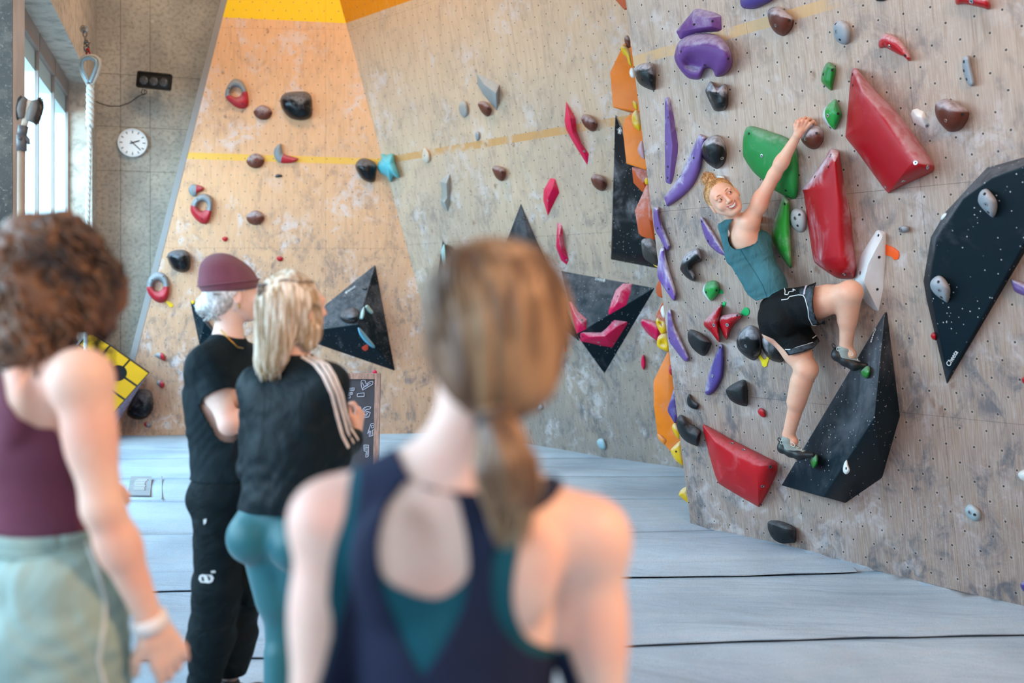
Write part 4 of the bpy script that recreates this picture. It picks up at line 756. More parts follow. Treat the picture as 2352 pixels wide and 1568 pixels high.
smooth_hold(B, 2, [(1018,660),(1025,622),(1060,596),(1130,588),(1190,592),(1220,625),(1225,690),(1222,742),(1190,768),(1140,775),(1080,757),(1038,712)], [(1100,650),(1150,680)], .16, BLKG, 'large glossy black dome hold high on the back wall', KB, holes=[(1152,645)])
smooth_hold(B, 2, [(977,990),(985,950),(1020,922),(1030,950),(1038,985),(1070,1000),(1125,1015),(1128,1030),(1090,1048),(1020,1048),(990,1025)], [(1005,955),(1015,1010),(1100,1030)], .06, holdmat('#85898d', .15, .45, col2='#b3202c', split=(1, -.3, -.0)), 'grey and red crescent hold at the end of the yellow line', DG)
smooth_hold(B, 2, [(984,1132),(1000,1118),(1028,1124),(1031,1136),(1010,1140),(990,1140)], (1008,1130), .02, BLKG, 'tiny black crimp below the crescent hold', KB)
smooth_hold(B, 2, [(1503,1080),(1510,1042),(1545,1017),(1600,1027),(1638,1060),(1636,1120),(1625,1165),(1590,1172),(1540,1145)], (1560,1080), .15, BLKG, 'black dome hold touching the cyan star', KB, holes=[(1595,1068)])
smooth_hold(B, 2, [(428,1222),(440,1190),(465,1184),(520,1200),(521,1225),(485,1240),(475,1262),(450,1260)], [(450,1225),(505,1212)], .05, holdmat('#85898d', .15, .45, col2='#b3202c', split=(1, 0, -.01)), 'small grey and red hold just above the middle ring', DG)
smooth_hold(B, 2, [(643,1535),(655,1522),(678,1525),(676,1545),(660,1553)], (660,1536), .03, RED0, 'tiny dark red button left of centre on the back wall', DG)
smooth_hold(B, 15, [(656,112),(670,72),(720,50),(790,48),(835,75),(847,130),(842,200),(800,232),(740,226),(690,190)], (750,120), .15, BLKG, 'black dome hold above the lowest ring', KB, holes=[(795,217)])
smooth_hold(B, 15, [(548,912),(600,886),(640,915),(635,958),(600,942)], (605,915), .05, holdmat('#85898d', .15, .45, col2='#b3202c', split=(1, 0, -.004)), 'small grey and red wedge right of the yellow box, upper', DG, sub=2)
smooth_hold(B, 15, [(568,1140),(592,1114),(635,1142),(620,1182),(595,1172)], (600,1140), .05, holdmat('#85898d', .15, .45, col2='#b3202c', split=(1, 0, -.004)), 'small grey and red wedge right of the yellow box, lower', DG, sub=2)
smooth_hold(B, 15, [(325,1385),(350,1310),(410,1200),(440,1185),(490,1187),(532,1222),(542,1340),(500,1410),(440,1438),(370,1430)], (450,1320), .14, BLKG, 'big glossy black dome half hidden behind the yellow box', KB)
smooth_hold(B, 15, [(463,1472),(490,1455),(525,1480),(512,1505),(480,1496)], (493,1478), .04, holdmat('#b3202c', .1, .45, col2='#85898d', split=(1, 0, -.004)), 'small red and grey hold lowest on the back wall, above the mat', DG, sub=2)
smooth_hold(B, 11, [(740,92),(760,82),(782,90),(778,112),(755,115)], (762,98), .03, RED0, 'dark red button above the blonde head', DG)
facet_hold(B, 15, [(843,467,0),(880,470,0),(1180,900,0),(920,830,0),(960,640,.14)], [(0,1,4),(1,2,4),(2,3,4),(3,0,4)], 4, VOL, 'black volume half hidden behind the beanie person\'s shoulder', 'black volumes on the back wall', bv=.006, name='climbing_volume', cat='volume', key='vB1', back=.02)
tagpc(B, 15, [(850,470),(868,462),(880,478),(866,492),(852,486)], '#e2b91a', 'yellow tag at the corner of the half hidden black volume', h=.03)
facet_hold(B, 11, [(1400,135,0),(1532,848,0),(821,603,0),(1280,538,.38)], [(0,1,3),(1,2,3),(2,0,3)], 3, VOLW, 'large black pyramid volume with mint and black holds on the back wall', 'black volumes on the back wall', bv=.01, name='climbing_volume', cat='volume', key='vB2', back=.02)
f1 = wplane('vB2', 0, 2, 3); f2 = wplane('vB2', 0, 1, 3); f3 = wplane('vB2', 1, 2, 3)
lettering(HOLDS['vB2'][0], HOLDS['vB2'][1], f1, '\u2740blocz', zc(11, (1200, 335)), zc(11, (1268, 285)), M_white)
smooth_hold(f1, 11, [(1163,482),(1185,448),(1225,428),(1262,425),(1290,462),(1282,510),(1222,530),(1180,515)], (1230,470), .12, BLKG, 'glossy black ball hold on the large black pyramid', KB)
smooth_hold(f1, 11, [(1290,492),(1305,450),(1325,418),(1328,460),(1318,498),(1298,502)], [(1315,440),(1305,485)], .04, holdmat('#9cc4c4', .3, .5), 'upright mint hold at the peak of the large black pyramid', DG)
smooth_hold(f2, 11, [(1330,420),(1348,405),(1370,430),(1386,452),(1375,468),(1345,450)], [(1345,420),(1370,450)], .04, holdmat('#9cc4c4', .3, .5), 'small mint hold right of the peak of the large black pyramid', DG)
smooth_hold(f2, 11, [(1283,562),(1300,563),(1350,620),(1397,682),(1380,692),(1330,652),(1295,605)], [(1295,575),(1380,680)], .04, holdmat('#5fa9c6', .3, .5), 'sky blue slanting bar hold on the large black pyramid', DG)
tagpc(f3, 11, [(1308,692),(1325,680),(1340,672),(1352,680),(1350,705),(1332,715),(1315,705)], '#c8402a', 'red tag on the large black pyramid below the blue bar')
smooth_hold(f1, 11, [(1312,292),(1325,282),(1343,290),(1338,305),(1320,307)], (1328,295), .025, BLKG, 'tiny black crimp near the top of the large black pyramid', KB)

# ---------------------------------------------------------------- objects in the left half
# yellow box volume with grooves and a round hole
def lerp(a, b, t): return a+(b-a)*t
YB = 11.3
Fr, Fb, Ft = P(343.5, 855.5, YB), P(260, 949, YB-.05), P(208, 760, YB-.35); Fl = Ft+Fb-Fr
fx = (Ft-Fr); fy = (Fb-Fr); lx, ly = fx.length, fy.length; fn = fx.cross(fy).normalized()
if fn.dot(CP-Fr) < 0: fn = -fn
root = bpy.data.objects.new('yellow_box_volume', None); C.objects.link(root); root.location = Fr
tag(root, 'yellow square grooved box volume with a round hole, mounted cornerwise on the wall', 'volume')
MBx = Matrix.Translation(-Fr)
M_yel = mat('box_yellow', '#f0b400', .35, var=.05); M_groove = mat('box_groove', '#3d3630', .7); M_side = mat('box_plywood_side', '#a79bb4', .7, var=.3, vscale=12, bstretch=(1, 1, 8)); M_blk = mat('black_rubber', '#111214', .6)
def fp(a, b, h=0): return Fr+fx*a+fy*b+fn*h
b_ = MB(); k0, k1, k3 = P(340, 857, YB+.4), P(214, 770, YB+.4), P(264, 981, YB+.4); bk = [k0, k1, k1+k3-k0, k3]
b_.hexa([fp(0, 0, -.03), fp(1, 0, -.03), fp(1, 1, -.03), fp(0, 1, -.03)], bk); o = b_.build('body', M_side, root, M=MBx)
# front plate with a circular opening: plate cells minus disc, joined round a ring
def tile(i0, i1, j0, j1, hc=None, hr=0):
    g_ = .012; N_ = 10
    pts = []
    def edge(a, b): return [lerp(V(a), V(b), t/N_) for t in range(N_)]
    x0, x1, y0, y1 = i0*lx+g_, i1*lx-g_, j0*ly+g_, j1*ly-g_
    raw = edge((x0, y0, 0), (x1, y0, 0))+edge((x1, y0, 0), (x1, y1, 0))+edge((x1, y1, 0), (x0, y1, 0))+edge((x0, y1, 0), (x0, y0, 0))
    if hc:
        c = V((hc[0]*lx, hc[1]*ly, 0)); out = []
        for p in raw:
            d = (p-c)
            out.append(c+d.normalized()*hr if d.length < hr else p)
        raw = out
    n = len(raw); f = [Fr+fx.normalized()*p.x+fy.normalized()*p.y for p in raw]
    b = MB(); b.add([q+fn*.012 for q in f]+[q-fn*.02 for q in f], [tuple(range(n)), tuple(range(2*n-1, n-1, -1))]+[(k, (k+1) % n, (k+1) % n+n, k+n) for k in range(n)])
    return b
hc = (.455, .375); hr = .058
hc = (1/3, 1/3)
for i in range(3):
    for j in range(3):
        t_ = tile(i/3, (i+1)/3, j/3, (j+1)/3, hc if i < 2 and j < 2 else None, .085)
        o = t_.build('tile', M_yel, root, M=MBx)
b_ = MB(); b_.hexa([fp(0, 0, -.03), fp(1, 0, -.03), fp(1, 1, -.03), fp(0, 1, -.03)], [fp(0, 0, -.001), fp(1, 0, -.001), fp(1, 1, -.001), fp(0, 1, -.001)]); b_.build('groove_board', M_groove, root, M=MBx)
b_ = MB(); b_.lathe(fp(hc[0], hc[1], 0), fn, [(.088, -.005), (.088, .014), (.080, .014), (.078, .0015), (.0, .0012)], 28); b_.build('hole_rim', M_blk, root, M=MBx)

# clock
ck = Pl(); c0 = hitp(305, 329, WC.o+WC.n*.0, WC.n); F = frame4(c0, WC.u, WC.v, WC.n)
root = bpy.data.objects.new('wall_clock', None); C.objects.link(root); root.matrix_local = F; tag(root, 'round white wall clock with black hour marks on the concrete wall', 'clock')
M_cw = mat('clock_white', '#f4f2f2', .4); M_ck = mat('clock_black', '#1a1a1c', .5)
rC = .168*c0.y/12.3
b_ = MB(); b_.lathe((0, 0, 0), (0, 0, 1), [(rC, 0), (rC, .05), (rC*.97, .058), (rC*.92, .058), (rC*.91, .048)], 48); o = b_.build('clock_case', mat('clock_rim', '#dfe2e4', .3), root, True)
b_ = MB(); b_.lathe((0, 0, .046), (0, 0, 1), [(rC*.91, 0), (rC*.91, .003)], 48); b_.build('clock_face', M_cw, root)
for i in range(12):
    a = math.radians(30*i); b_ = MB(); L_ = rC*(.20 if i % 3 == 0 else .17); Rz = Matrix.Rotation(-a, 3, 'Z'); b_.box(Rz @ V((0, rC*.86-L_/2, .0505)), (.010, L_, .002), Rz); b_.build('hour_mark', M_ck, root)
b_ = MB()
for i in range(60):
    if i % 5: a = math.radians(6*i); Rz = Matrix.Rotation(-a, 3, 'Z'); b_.box(Rz @ V((0, rC*.845, .0503)), (.003, rC*.035, .0015), Rz)
o = b_.build('minute_marks', M_ck, root); o['kind'] = 'stuff'
for nm, ang, L_, w_, z_ in (('hour_hand', 71, .50, .014, .053), ('minute_hand', 133, .74, .010, .055)):
    b_ = MB(); Rz = Matrix.Rotation(-math.radians(ang), 3, 'Z'); b_.box(Rz @ V((0, rC*(L_/2-.09), z_)), (w_, rC*(L_+.18), .0015), Rz); b_.build(nm, M_ck, root)
b_ = MB(); b_.lathe((0, 0, .05), (0, 0, 1), [(.010, 0), (.010, .008)], 12); b_.build('hand_cap', M_ck, root)

# floodlight
fl = [zc(1, p) for p in ((950, 488), (1187, 512), (1178, 628), (943, 602))]
FY = 12.15; q4 = [P(x, y, FY) for x, y in fl]; c0 = sum(q4, V())/4; ux = (q4[1]-q4[0]+q4[2]-q4[3]).normalized(); uy = (q4[0]-q4[3]+q4[1]-q4[2]); uy = (uy-ux*uy.dot(ux)).normalized(); un = ux.cross(uy)
wd = (q4[1]-q4[0]).length; hh = (q4[0]-q4[3]).length; F = frame4(c0, ux, uy, un)
root = bpy.data.objects.new('floodlight', None); C.objects.link(root); root.matrix_local = F; tag(root, 'black three-lens floodlight on the concrete wall above the clock', 'lamp')
M_fl = mat('lamp_black', '#0d0e10', .35); M_ln = mat('lamp_lens', '#4c4d50', .2, var=.3, vscale=60)
b_ = MB(); b_.box((0, 0, -.03), (wd, hh, .06)); o = b_.build('housing', M_fl, root); bev(o, .02, 3)
b_ = MB(); w2, h2 = wd/2-.012, hh/2-.012
for cx, cy, a, bb2 in ((0, h2, wd-.024, .02), (0, -h2, wd-.024, .02), (w2, 0, .02, hh-.024), (-w2, 0, .02, hh-.024)): b_.box((cx, cy, .006), (a, bb2, .014))
b_.build('bezel', M_fl, root)
for i in (-1, 0, 1):
    b_ = MB(); b_.lathe((i*wd*.29, -hh*.06, .0), (0, 0, 1), [(wd*.135, 0), (wd*.135, .004), (wd*.09, .010), (0.001, .012)], 20); o = b_.build('lens', M_ln, root, True)
b_ = MB(); b_.box((0, .0, -.14), (.05, .05, .18)); b_.build('bracket', M_fl, root)
b_ = MB(); loop = [P(*zc(1, p), 12.2) for p in ((1010, 625), (985, 618), (978, 640), (990, 655), (1010, 650), (1018, 632), (1000, 622), (1000, 650), (960, 665), (900, 710), (830, 735), (760, 735), (690, 715), (660, 700), (655, 680))]
b_.tube(loop, .006, 6); o = b_.build('power_cable', M_fl); tag(o, 'thin black cable sagging from the floodlight to the left', 'cable')

# hanging rope with thimble, chain and carabiner
RY = 9.9; root = bpy.data.objects.new('climbing_rope', None); C.objects.link(root)
top = P(192, 65, RY); M_rope = mat('rope_white', '#cfcfca', .9, bump=.6, bscale=120); M_rope2 = mat('rope_serving', '#b9b0a4', .9, bump=.6, bscale=100)
root.location = top; MT = Matrix.Translation(-top); tag(root, 'white twisted rope with an eye splice hanging from a steel anchor by the window', 'rope')
def PR(x, y): return P(x/3.015, y/3.015, RY)
path = [PR(625, 590), PR(624, 720), PR(622, 860), PR(616, 1200), PR(608, 1520), PR(600, 1900), PR(590, 2600)]; path.append(V((path[-1].x, RY, .02)))
def resample(pts, n):
    L_ = [0]
    for a, b in zip(pts[:-1], pts[1:]): L_.append(L_[-1]+(b-a).length)
    out = []
    for i in range(n):
        s = L_[-1]*i/(n-1); k = 0
        while k < len(pts)-2 and L_[k+1] < s: k += 1
        out.append(lerp(pts[k], pts[k+1], (s-L_[k])/max(1e-9, L_[k+1]-L_[k])))
    return out
rp = resample(path, 420)
for s3 in range(3):
    pts = []
    for i, p in enumerate(rp):
        a = i*.33+s3*2.094; rr = .0105 if i > 46 else .018; pts.append(p+V((math.cos(a)*rr, math.sin(a)*rr, 0)))
    b_ = MB(); b_.tube(pts, [(.0115 if i > 46 else .021) for i in range(len(pts))], 6); b_.build('rope_strand', M_rope, root, True, M=MT)
b_ = MB(); b_.torus(PR(622, 858), (0, 0, 1), .026, .010, 18, 6); b_.build('whipping', M_rope, root, True, M=MT)
eye = [(612, 590), (575, 520), (556, 450), (562, 410), (590, 392), (625, 386), (660, 392), (688, 415), (692, 450), (672, 520), (636, 590)]
b_ = MB(); b_.tube(resample([PR(*p) for p in eye], 40), .018, 10); b_.build('eye_splice', M_rope2, root, True, M=MT)
eye2 = [(618, 575), (585, 505), (573, 450), (580, 420), (605, 405), (640, 405), (668, 422), (674, 452), (660, 505), (630, 575)]
b_ = MB(); b_.tube(resample([PR(*p)+V((0, -.02, 0)) for p in eye2], 40), .017, 10); b_.build('thimble', mat('galvanised', '#8fa3ad', .5, metal=.3), root, True, M=MT)
b_ = MB(); b_.lathe(PR(578, 200)+V((0, .02, 0)), (0, -1, 0), [(.04, 0), (.04, .012), (.02, .02)], 16); b_.build('anchor_plate', M_metal, root, M=MT)
b_ = MB(); b_.torus(PR(580, 200)+V((0, -.02, 0)), (1, .2, 0), .025, .008); b_.torus(PR(588, 235), (.2, -1, 0), .028, .007, sx=.6); b_.torus(PR(592, 280), (1, .3, 0), .032, .007); b_.torus(PR(600, 300), (.2, -1, .2), .03, .008, sx=.7); b_.torus(PR(600, 335), (1, -.3, 0), .034, .008)
b_.tube([PR(585, 295), PR(625, 293)], .007, 8); b_.build('shackle_chain', mat('galvanised_chain', '#77736e', .4, metal=.8), root, True, M=MT)
b_ = MB(); b_.tube(resample([PR(*p) for p in ((606, 335), (598, 350), (600, 378), (617, 400), (624, 415), (628, 395), (615, 345), (606, 335))], 30), .009, 8); b_.build('carabiner', mat('red_carabiner', '#9c1f28', .3, metal=.5), root, True, M=MT)

# brush on a pole
BY = 4.7; k = 3.015
def PB(x, y, dy=0): return P(x/k, y/k, BY+dy)
root = bpy.data.objects.new('brush_pole', None); C.objects.link(root); base = PB(142, 1400); root.location = V((base.x, BY, 0)); MT = Matrix.Translation(-root.location)
tag(root, 'wooden pole with two hold-cleaning brush heads leaning at the window column', 'brush')
b_ = MB(); bt = V((PB(148, 1040).x-.02, BY+.02, .0)); b_.tube([bt, PB(148, 1045)], .0165, 12); b_.build('pole', mat('pole_wood', '#b09a86', .6, var=.15, vscale=8, bstretch=(4, 4, .5)), root, True, M=MT)
M_cl = mat('clamp_grey', '#5b5a5c', .4, var=.2)
b_ = MB(); b_.tube([PB(150, 1045), PB(150, 935)], .022, 12); b_.tube([PB(150, 945), PB(162, 872)], [.020, .022], 12); b_.tube([PB(165, 940), PB(192, 968), PB(200, 998)], [.010, .010, .006], 8); b_.tube([PB(140, 955, -.03), PB(140, 955, .03)], .009, 10); b_.build('clamp', M_cl, root, True, M=MT)
b_ = MB(); b_.tube([PB(165, 880), PB(185, 800), PB(205, 700), PB(207, 690)], [.014, .016, .014, .010], 10, flat=(0, 1, 0)); b_.build('handle', mat('handle_wood', '#c7b29c', .5), root, True, M=MT)
M_br = mat('bristles', '#4a443e', .9, bump=1, bscale=250, var=.3, vscale=120)
for nm, pts, rad in (('brush_head', [(182, 680), (160, 700), (148, 760), (150, 820)], .022), ('brush_head', [(245, 695), (250, 740), (232, 800), (214, 845)], .030)):
    b_ = MB(); pp = resample([PB(*p) for p in pts], 14); b_.tube(pp, [rad*math.sin(math.pi*(i+.8)/15.6)**.4 for i in range(14)], 14); o = b_.build(nm, mat('brush_rubber', '#6a625c', .6), root, True, M=MT)
    b_ = MB()
    for i in range(1, 13):
        for j in range(9):
            a = math.pi*2*j/9; c_ = pp[i]; d_ = V(((-1 if pts[0][0] < 200 else 1)*(.9+.2*math.cos(a)), -.25+.5*math.cos(a), math.sin(a)*.7)).normalized()
            b_.tube([c_+d_*rad*.7, c_+d_*(rad*1.12)], .0035, 4)
    o2 = b_.build('bristles', M_br, o); o2.matrix_local = Matrix.Identity(4); o2['kind'] = 'stuff'

# chalkboard sign
QY = 7.8
def PQ(x, y, dy=0): return P(760+x/7.127, 840+y/7.127, QY+dy)
zb = 0.0; root = bpy.data.objects.new('chalkboard_sign', None); C.objects.link(root); trc = PQ(820, 118); root.location = V((trc.x-.3, QY, 0)); MT = Matrix.Translation(-root.location)
tag(root, 'wood-framed chalkboard A-sign with hand-drawn letters standing on the mat', 'sign')
M_fr = mat('sign_wood', '#a88272', .5, var=.3, vscale=7, bstretch=(10, 10, .8)); M_bd = mat('slate', '#45434a', .7, var=.12, vscale=5); M_ch = mat('chalk_line', '#b9bccb', .9)
hT = trc.z; wS = .66; x1 = trc.x; x0 = x1-wS; lean = .16
def sbox(nm, a0, a1, h0, h1, d0, d1, m_, par=root):
    b = MB(); f0 = [V((a0, QY-d0+(1-h0/hT)*-lean, h0)), V((a1, QY-d0+(1-h0/hT)*-lean, h0)), V((a1, QY-d1+(1-h0/hT)*-lean, h0)), V((a0, QY-d1+(1-h0/hT)*-lean, h0))]
    f1_ = [V((a0, QY-d0+(1-h1/hT)*-lean, h1)), V((a1, QY-d0+(1-h1/hT)*-lean, h1)), V((a1, QY-d1+(1-h1/hT)*-lean, h1)), V((a0, QY-d1+(1-h1/hT)*-lean, h1))]
    b.hexa(f0, f1_); return b.build(nm, m_, par, M=MT)
sbox('post', x1-.040, x1, 0.005, hT, 0, .04, M_fr); sbox('post', x0, x0+.040, 0.005, hT, 0, .04, M_fr)
sbox('top_rail', x0+.04, x1-.04, hT-.042, hT, 0, .036, M_fr); sbox('bottom_rail', x0+.04, x1-.04, .10, .16, 0, .036, M_fr)
sl_ = sbox('slate_panel', x0+.04, x1-.04, .16, hT-.042, .005, .022, M_bd)
for xx in (x0+.06, x1-.12):
    b_ = MB(); b_.tube([V((xx, QY+.02, hT-.05)), V((xx, QY+.42, .0))], .018, 4); b_.build('rear_leg', M_fr, root, M=MT)
n_b = V((0, -1, -lean/hT*1.0)).normalized(); 
sf = Pl(); sf.o = V((x1, QY-.023-(1-.8/hT)*lean, .8)); sf.n = V((0, -1, lean/hT)).normalized() if False else V((0, -hT, lean)).normalized(); sf.u = V((1, 0, 0)); sf.v = sf.n.cross(sf.u)
def chalk_stroke(pts, nm='chalk_letter', r=.0035):
    pp = [hitp(760+x/7.127, 840+y/7.127, sf.o+sf.n*.003, sf.n) for x, y in pts]; b = MB(); b.tube(resample(pp, max(6, 5*len(pp))), r, 5); return b
def glyph(strokes, nm):
    b = MB()
    for s_ in strokes: q_ = chalk_stroke(s_, r=.003); b.add(q_.v, q_.f)
    return b.build(nm, M_ch, root, M=MT)
def outlined(polys, nm):        # hand-drawn block letter: outline plus hatching
    return glyph([p+[p[0]] for p in polys], nm)
outlined([[(495,250),(520,232),(560,240),(580,300),(640,258),(690,250),(685,300),(600,350),(520,400),(500,330)]], 'chalk_heart')
glyph([[(520,380),(560,330),(650,285)], [(515,270),(540,330)], [(530,350),(610,320)]], 'chalk_shading')
outlined([[(245,370),(385,360),(380,405),(285,405),(280,435),(355,435),(350,468),(278,465),(278,490),(318,488),(316,525),(240,525)]], 'chalk_letter_e')
glyph([[(255,385),(370,380)], [(262,450),(340,450)], [(255,400),(260,510)]], 'chalk_shading')
outlined([[(435,455),(548,442),(545,500),(430,505)]], 'chalk_dash')
outlined([[(350,665),(390,655),(430,745),(448,672),(490,675),(470,840),(432,842),(382,745),(366,835),(330,830)]], 'chalk_letter_n')
glyph([[(372,680),(352,820)], [(378,690),(448,815)], [(468,690),(450,820)]], 'chalk_shading')
outlined([[(655,675),(600,665),(540,690),(502,760),(505,820),(560,848),(620,835),(648,760),(580,740),(572,770),(605,778),(590,800),(545,800),(545,760),(580,712),(640,708)]], 'chalk_letter_g')
glyph([[(560,700),(520,760),(530,820),(600,820)], [(600,752),(625,765)]], 'chalk_shading')
outlined([[(655,950),(700,942),(728,985),(715,1035),(680,1055),(690,1140),(625,1155),(640,1060),(600,1115),(640,1000)]], 'chalk_letter_p')
glyph([[(665,975),(700,972),(705,1005),(670,1020),(665,975)], [(655,1060),(655,1140)]], 'chalk_shading')
outlined([[(540,1295),(620,1298),(618,1480),(570,1500),(580,1400),(545,1390)]], 'chalk_letter_h')
glyph([[(560,1310),(562,1380)], [(590,1310),(596,1470)], [(575,1330),(610,1335)]], 'chalk_shading')
b_ = MB(); b_.lathe(PQ(718, 105), (0, -1, 0), [(.014, -.01), (.018, 0), (.014, .01)], 10); b_.build('magnet', PINK0, root, True, M=MT)
print('scene part done')

# ---------------------------------------------------------------- people: smooth-blended bodies meshed with surface nets
def npv(p): return np.array(p, dtype=np.float32)
class Field:
    def __init__(s, lo, hi, res):
        s.lo = npv(lo); s.res = res; s.n = np.ceil((npv(hi)-s.lo)/res).astype(int)+1
        s.f = np.full(s.n, .5, dtype=np.float32)
    def _rg(s, lo, hi):
        a = np.maximum(0, np.floor((npv(lo)-s.lo)/s.res).astype(int)); b = np.minimum(s.n, np.ceil((npv(hi)-s.lo)/s.res).astype(int)+1)
        if (b <= a).any(): return None
        ax = [(s.lo[i]+np.arange(a[i], b[i])*s.res).astype(np.float32) for i in range(3)]
        return (slice(a[0], b[0]), slice(a[1], b[1]), slice(a[2], b[2])), ax[0][:, None, None], ax[1][None, :, None], ax[2][None, None, :]
    def _put(s, sl, d, k, op):
        f = s.f[sl]
        if op == 'u':
            if k > 0: h = np.clip(.5+.5*(f-d)/k, 0, 1); s.f[sl] = f+(d-f)*h-k*h*(1-h)
            else: s.f[sl] = np.minimum(f, d)
        else:
            d = -d
            if k > 0: h = np.clip(.5-.5*(f-d)/k, 0, 1); s.f[sl] = f+(d-f)*h+k*h*(1-h)
            else: s.f[sl] = np.maximum(f, d)
    def cone(s, a, b, ra, rb, k=.02, w=None, sc=1, op='u', off=0):
        a, b = npv(a), npv(b); ra += off; rb += off; R = max(ra, rb)*max(1, 1/sc if w is not None else 1)+k+2*s.res
        g_ = s._rg(np.minimum(a, b)-R, np.maximum(a, b)+R)
        if g_ is None: return
        sl, X, Y, Z = g_; px, py, pz = X-a[0], Y-a[1], Z-a[2]; ba = b-a
        if w is not None:
            w = npv(w); w = w/np.linalg.norm(w); dw_ = (px*w[0]+py*w[1]+pz*w[2])*(sc-1)
            px, py, pz = px+dw_*w[0], py+dw_*w[1], pz+dw_*w[2]; ba = ba+(sc-1)*np.dot(ba, w)*w
        t = np.clip((px*ba[0]+py*ba[1]+pz*ba[2])/max(1e-9, float(np.dot(ba, ba))), 0, 1)
        d = np.sqrt((px-t*ba[0])**2+(py-t*ba[1])**2+(pz-t*ba[2])**2)-(ra+(rb-ra)*t)
        s._put(sl, d, k, op)
    def ell(s, c, r, R=None, k=.02, op='u', off=0):
        c = npv(c); r = npv(r)+off; m = float(max(r))+k+2*s.res; g_ = s._rg(c-m, c+m)
        if g_ is None: return
        sl, X, Y, Z = g_; x, y, z = X-c[0], Y-c[1], Z-c[2]
        if R is None: q = (x/r[0], y/r[1], z/r[2])
        else:
            R = [npv(v_) for v_ in R]; q = tuple((x*R[i][0]+y*R[i][1]+z*R[i][2])/r[i] for i in range(3))
        k0 = np.sqrt(q[0]**2+q[1]**2+q[2]**2); k1 = np.sqrt((q[0]/r[0])**2+(q[1]/r[1])**2+(q[2]/r[2])**2)+1e-6
        s._put(sl, k0*(k0-1)/k1, k, op)
    def run(s, prims, off=0, only=None):
        for p in prims:
            if p[0] == 'c': s.cone(*p[1:], off=off)
            else: s.ell(*p[1:], off=off)
    def noise(s, amp, fn):
        X = s.lo[0]+np.arange(s.n[0])*s.res; Y = s.lo[1]+np.arange(s.n[1])*s.res; Z = s.lo[2]+np.arange(s.n[2])*s.res
        s.f += (amp*fn(X[:, None, None], Y[None, :, None], Z[None, None, :])).astype(np.float32)
    def mesh(s):
        f = s.f; ins = f < 0
        c = np.zeros(np.array(f.shape)-1, dtype=np.uint8)
        for dx in (0, 1):
            for dy in (0, 1):
                for dz in (0, 1): c += ins[dx:f.shape[0]-1+dx, dy:f.shape[1]-1+dy, dz:f.shape[2]-1+dz]
        act = np.argwhere((c > 0) & (c < 8)); n = len(act)
        idx = np.full(c.shape, -1, dtype=np.int32); idx[act[:, 0], act[:, 1], act[:, 2]] = np.arange(n)
        cor = [(i, j, k) for i in (0, 1) for j in (0, 1) for k in (0, 1)]
        val = np.stack([f[act[:, 0]+i, act[:, 1]+j, act[:, 2]+k] for i, j, k in cor], 1)
        acc = np.zeros((n, 3)); cnt = np.zeros(n)
        for a in range(8):
            for b in range(a+1, 8):
                d = np.abs(np.array(cor[a])-np.array(cor[b]))
                if d.sum() != 1: continue
                m = (val[:, a] < 0) != (val[:, b] < 0); t = np.where(m, val[:, a]/np.where(m, val[:, a]-val[:, b], 1), 0)
                p = np.array(cor[a])[None, :]+t[:, None]*(np.array(cor[b])-np.array(cor[a]))[None, :]
                acc += p*m[:, None]; cnt += m
        v = s.lo+(act+acc/cnt[:, None])*s.res
        fs = []
        for ax in range(3):
            u, w = [(1, 2), (2, 0), (0, 1)][ax]
            sl0 = [slice(None)]*3; sl1 = [slice(None)]*3; sl0[ax] = slice(0, -1); sl1[ax] = slice(1, None)
            for q in (u, w): sl0[q] = slice(1, -1); sl1[q] = slice(1, -1)
            A, B_ = ins[tuple(sl0)], ins[tuple(sl1)]; e = np.argwhere(A != B_)
            if len(e) == 0: continue
            flip = A[e[:, 0], e[:, 1], e[:, 2]]; e = e.copy(); e[:, u] += 1; e[:, w] += 1
            def at(du, dw2): q = e.copy(); q[:, u] -= du; q[:, w] -= dw2; return idx[q[:, 0], q[:, 1], q[:, 2]]
            quad = np.stack([at(1, 1), at(0, 1), at(0, 0), at(1, 0)], 1); quad[~flip] = quad[~flip][:, ::-1]; fs.append(quad)
        fs = np.concatenate(fs); fs = fs[(fs >= 0).all(1)]
        return v, fs
def smoothv(v, q, it=1, lam=.5):
    for _ in range(it):
        acc = np.zeros_like(v); cnt = np.zeros(len(v))
        for a, b in ((0, 1), (1, 2), (2, 3), (3, 0)):
            np.add.at(acc, q[:, a], v[q[:, b]]); np.add.at(acc, q[:, b], v[q[:, a]]); np.add.at(cnt, q[:, a], 1); np.add.at(cnt, q[:, b], 1)
        v = v+(acc/np.maximum(cnt, 1)[:, None]-v)*lam
    return v
def tomesh(name, v, f, mt):
    me = bpy.data.meshes.new(name); k = f.shape[1]
    me.vertices.add(len(v)); me.vertices.foreach_set('co', v.astype(np.float32).ravel()); me.loops.add(f.size); me.loops.foreach_set('vertex_index', f.astype(np.int32).ravel())
    me.polygons.add(len(f)); me.polygons.foreach_set('loop_start', np.arange(0, f.size, k, dtype=np.int32)); me.update(calc_edges=True); me.validate()
    me.polygons.foreach_set('use_smooth', [True]*len(me.polygons)); me.materials.append(mt); return me
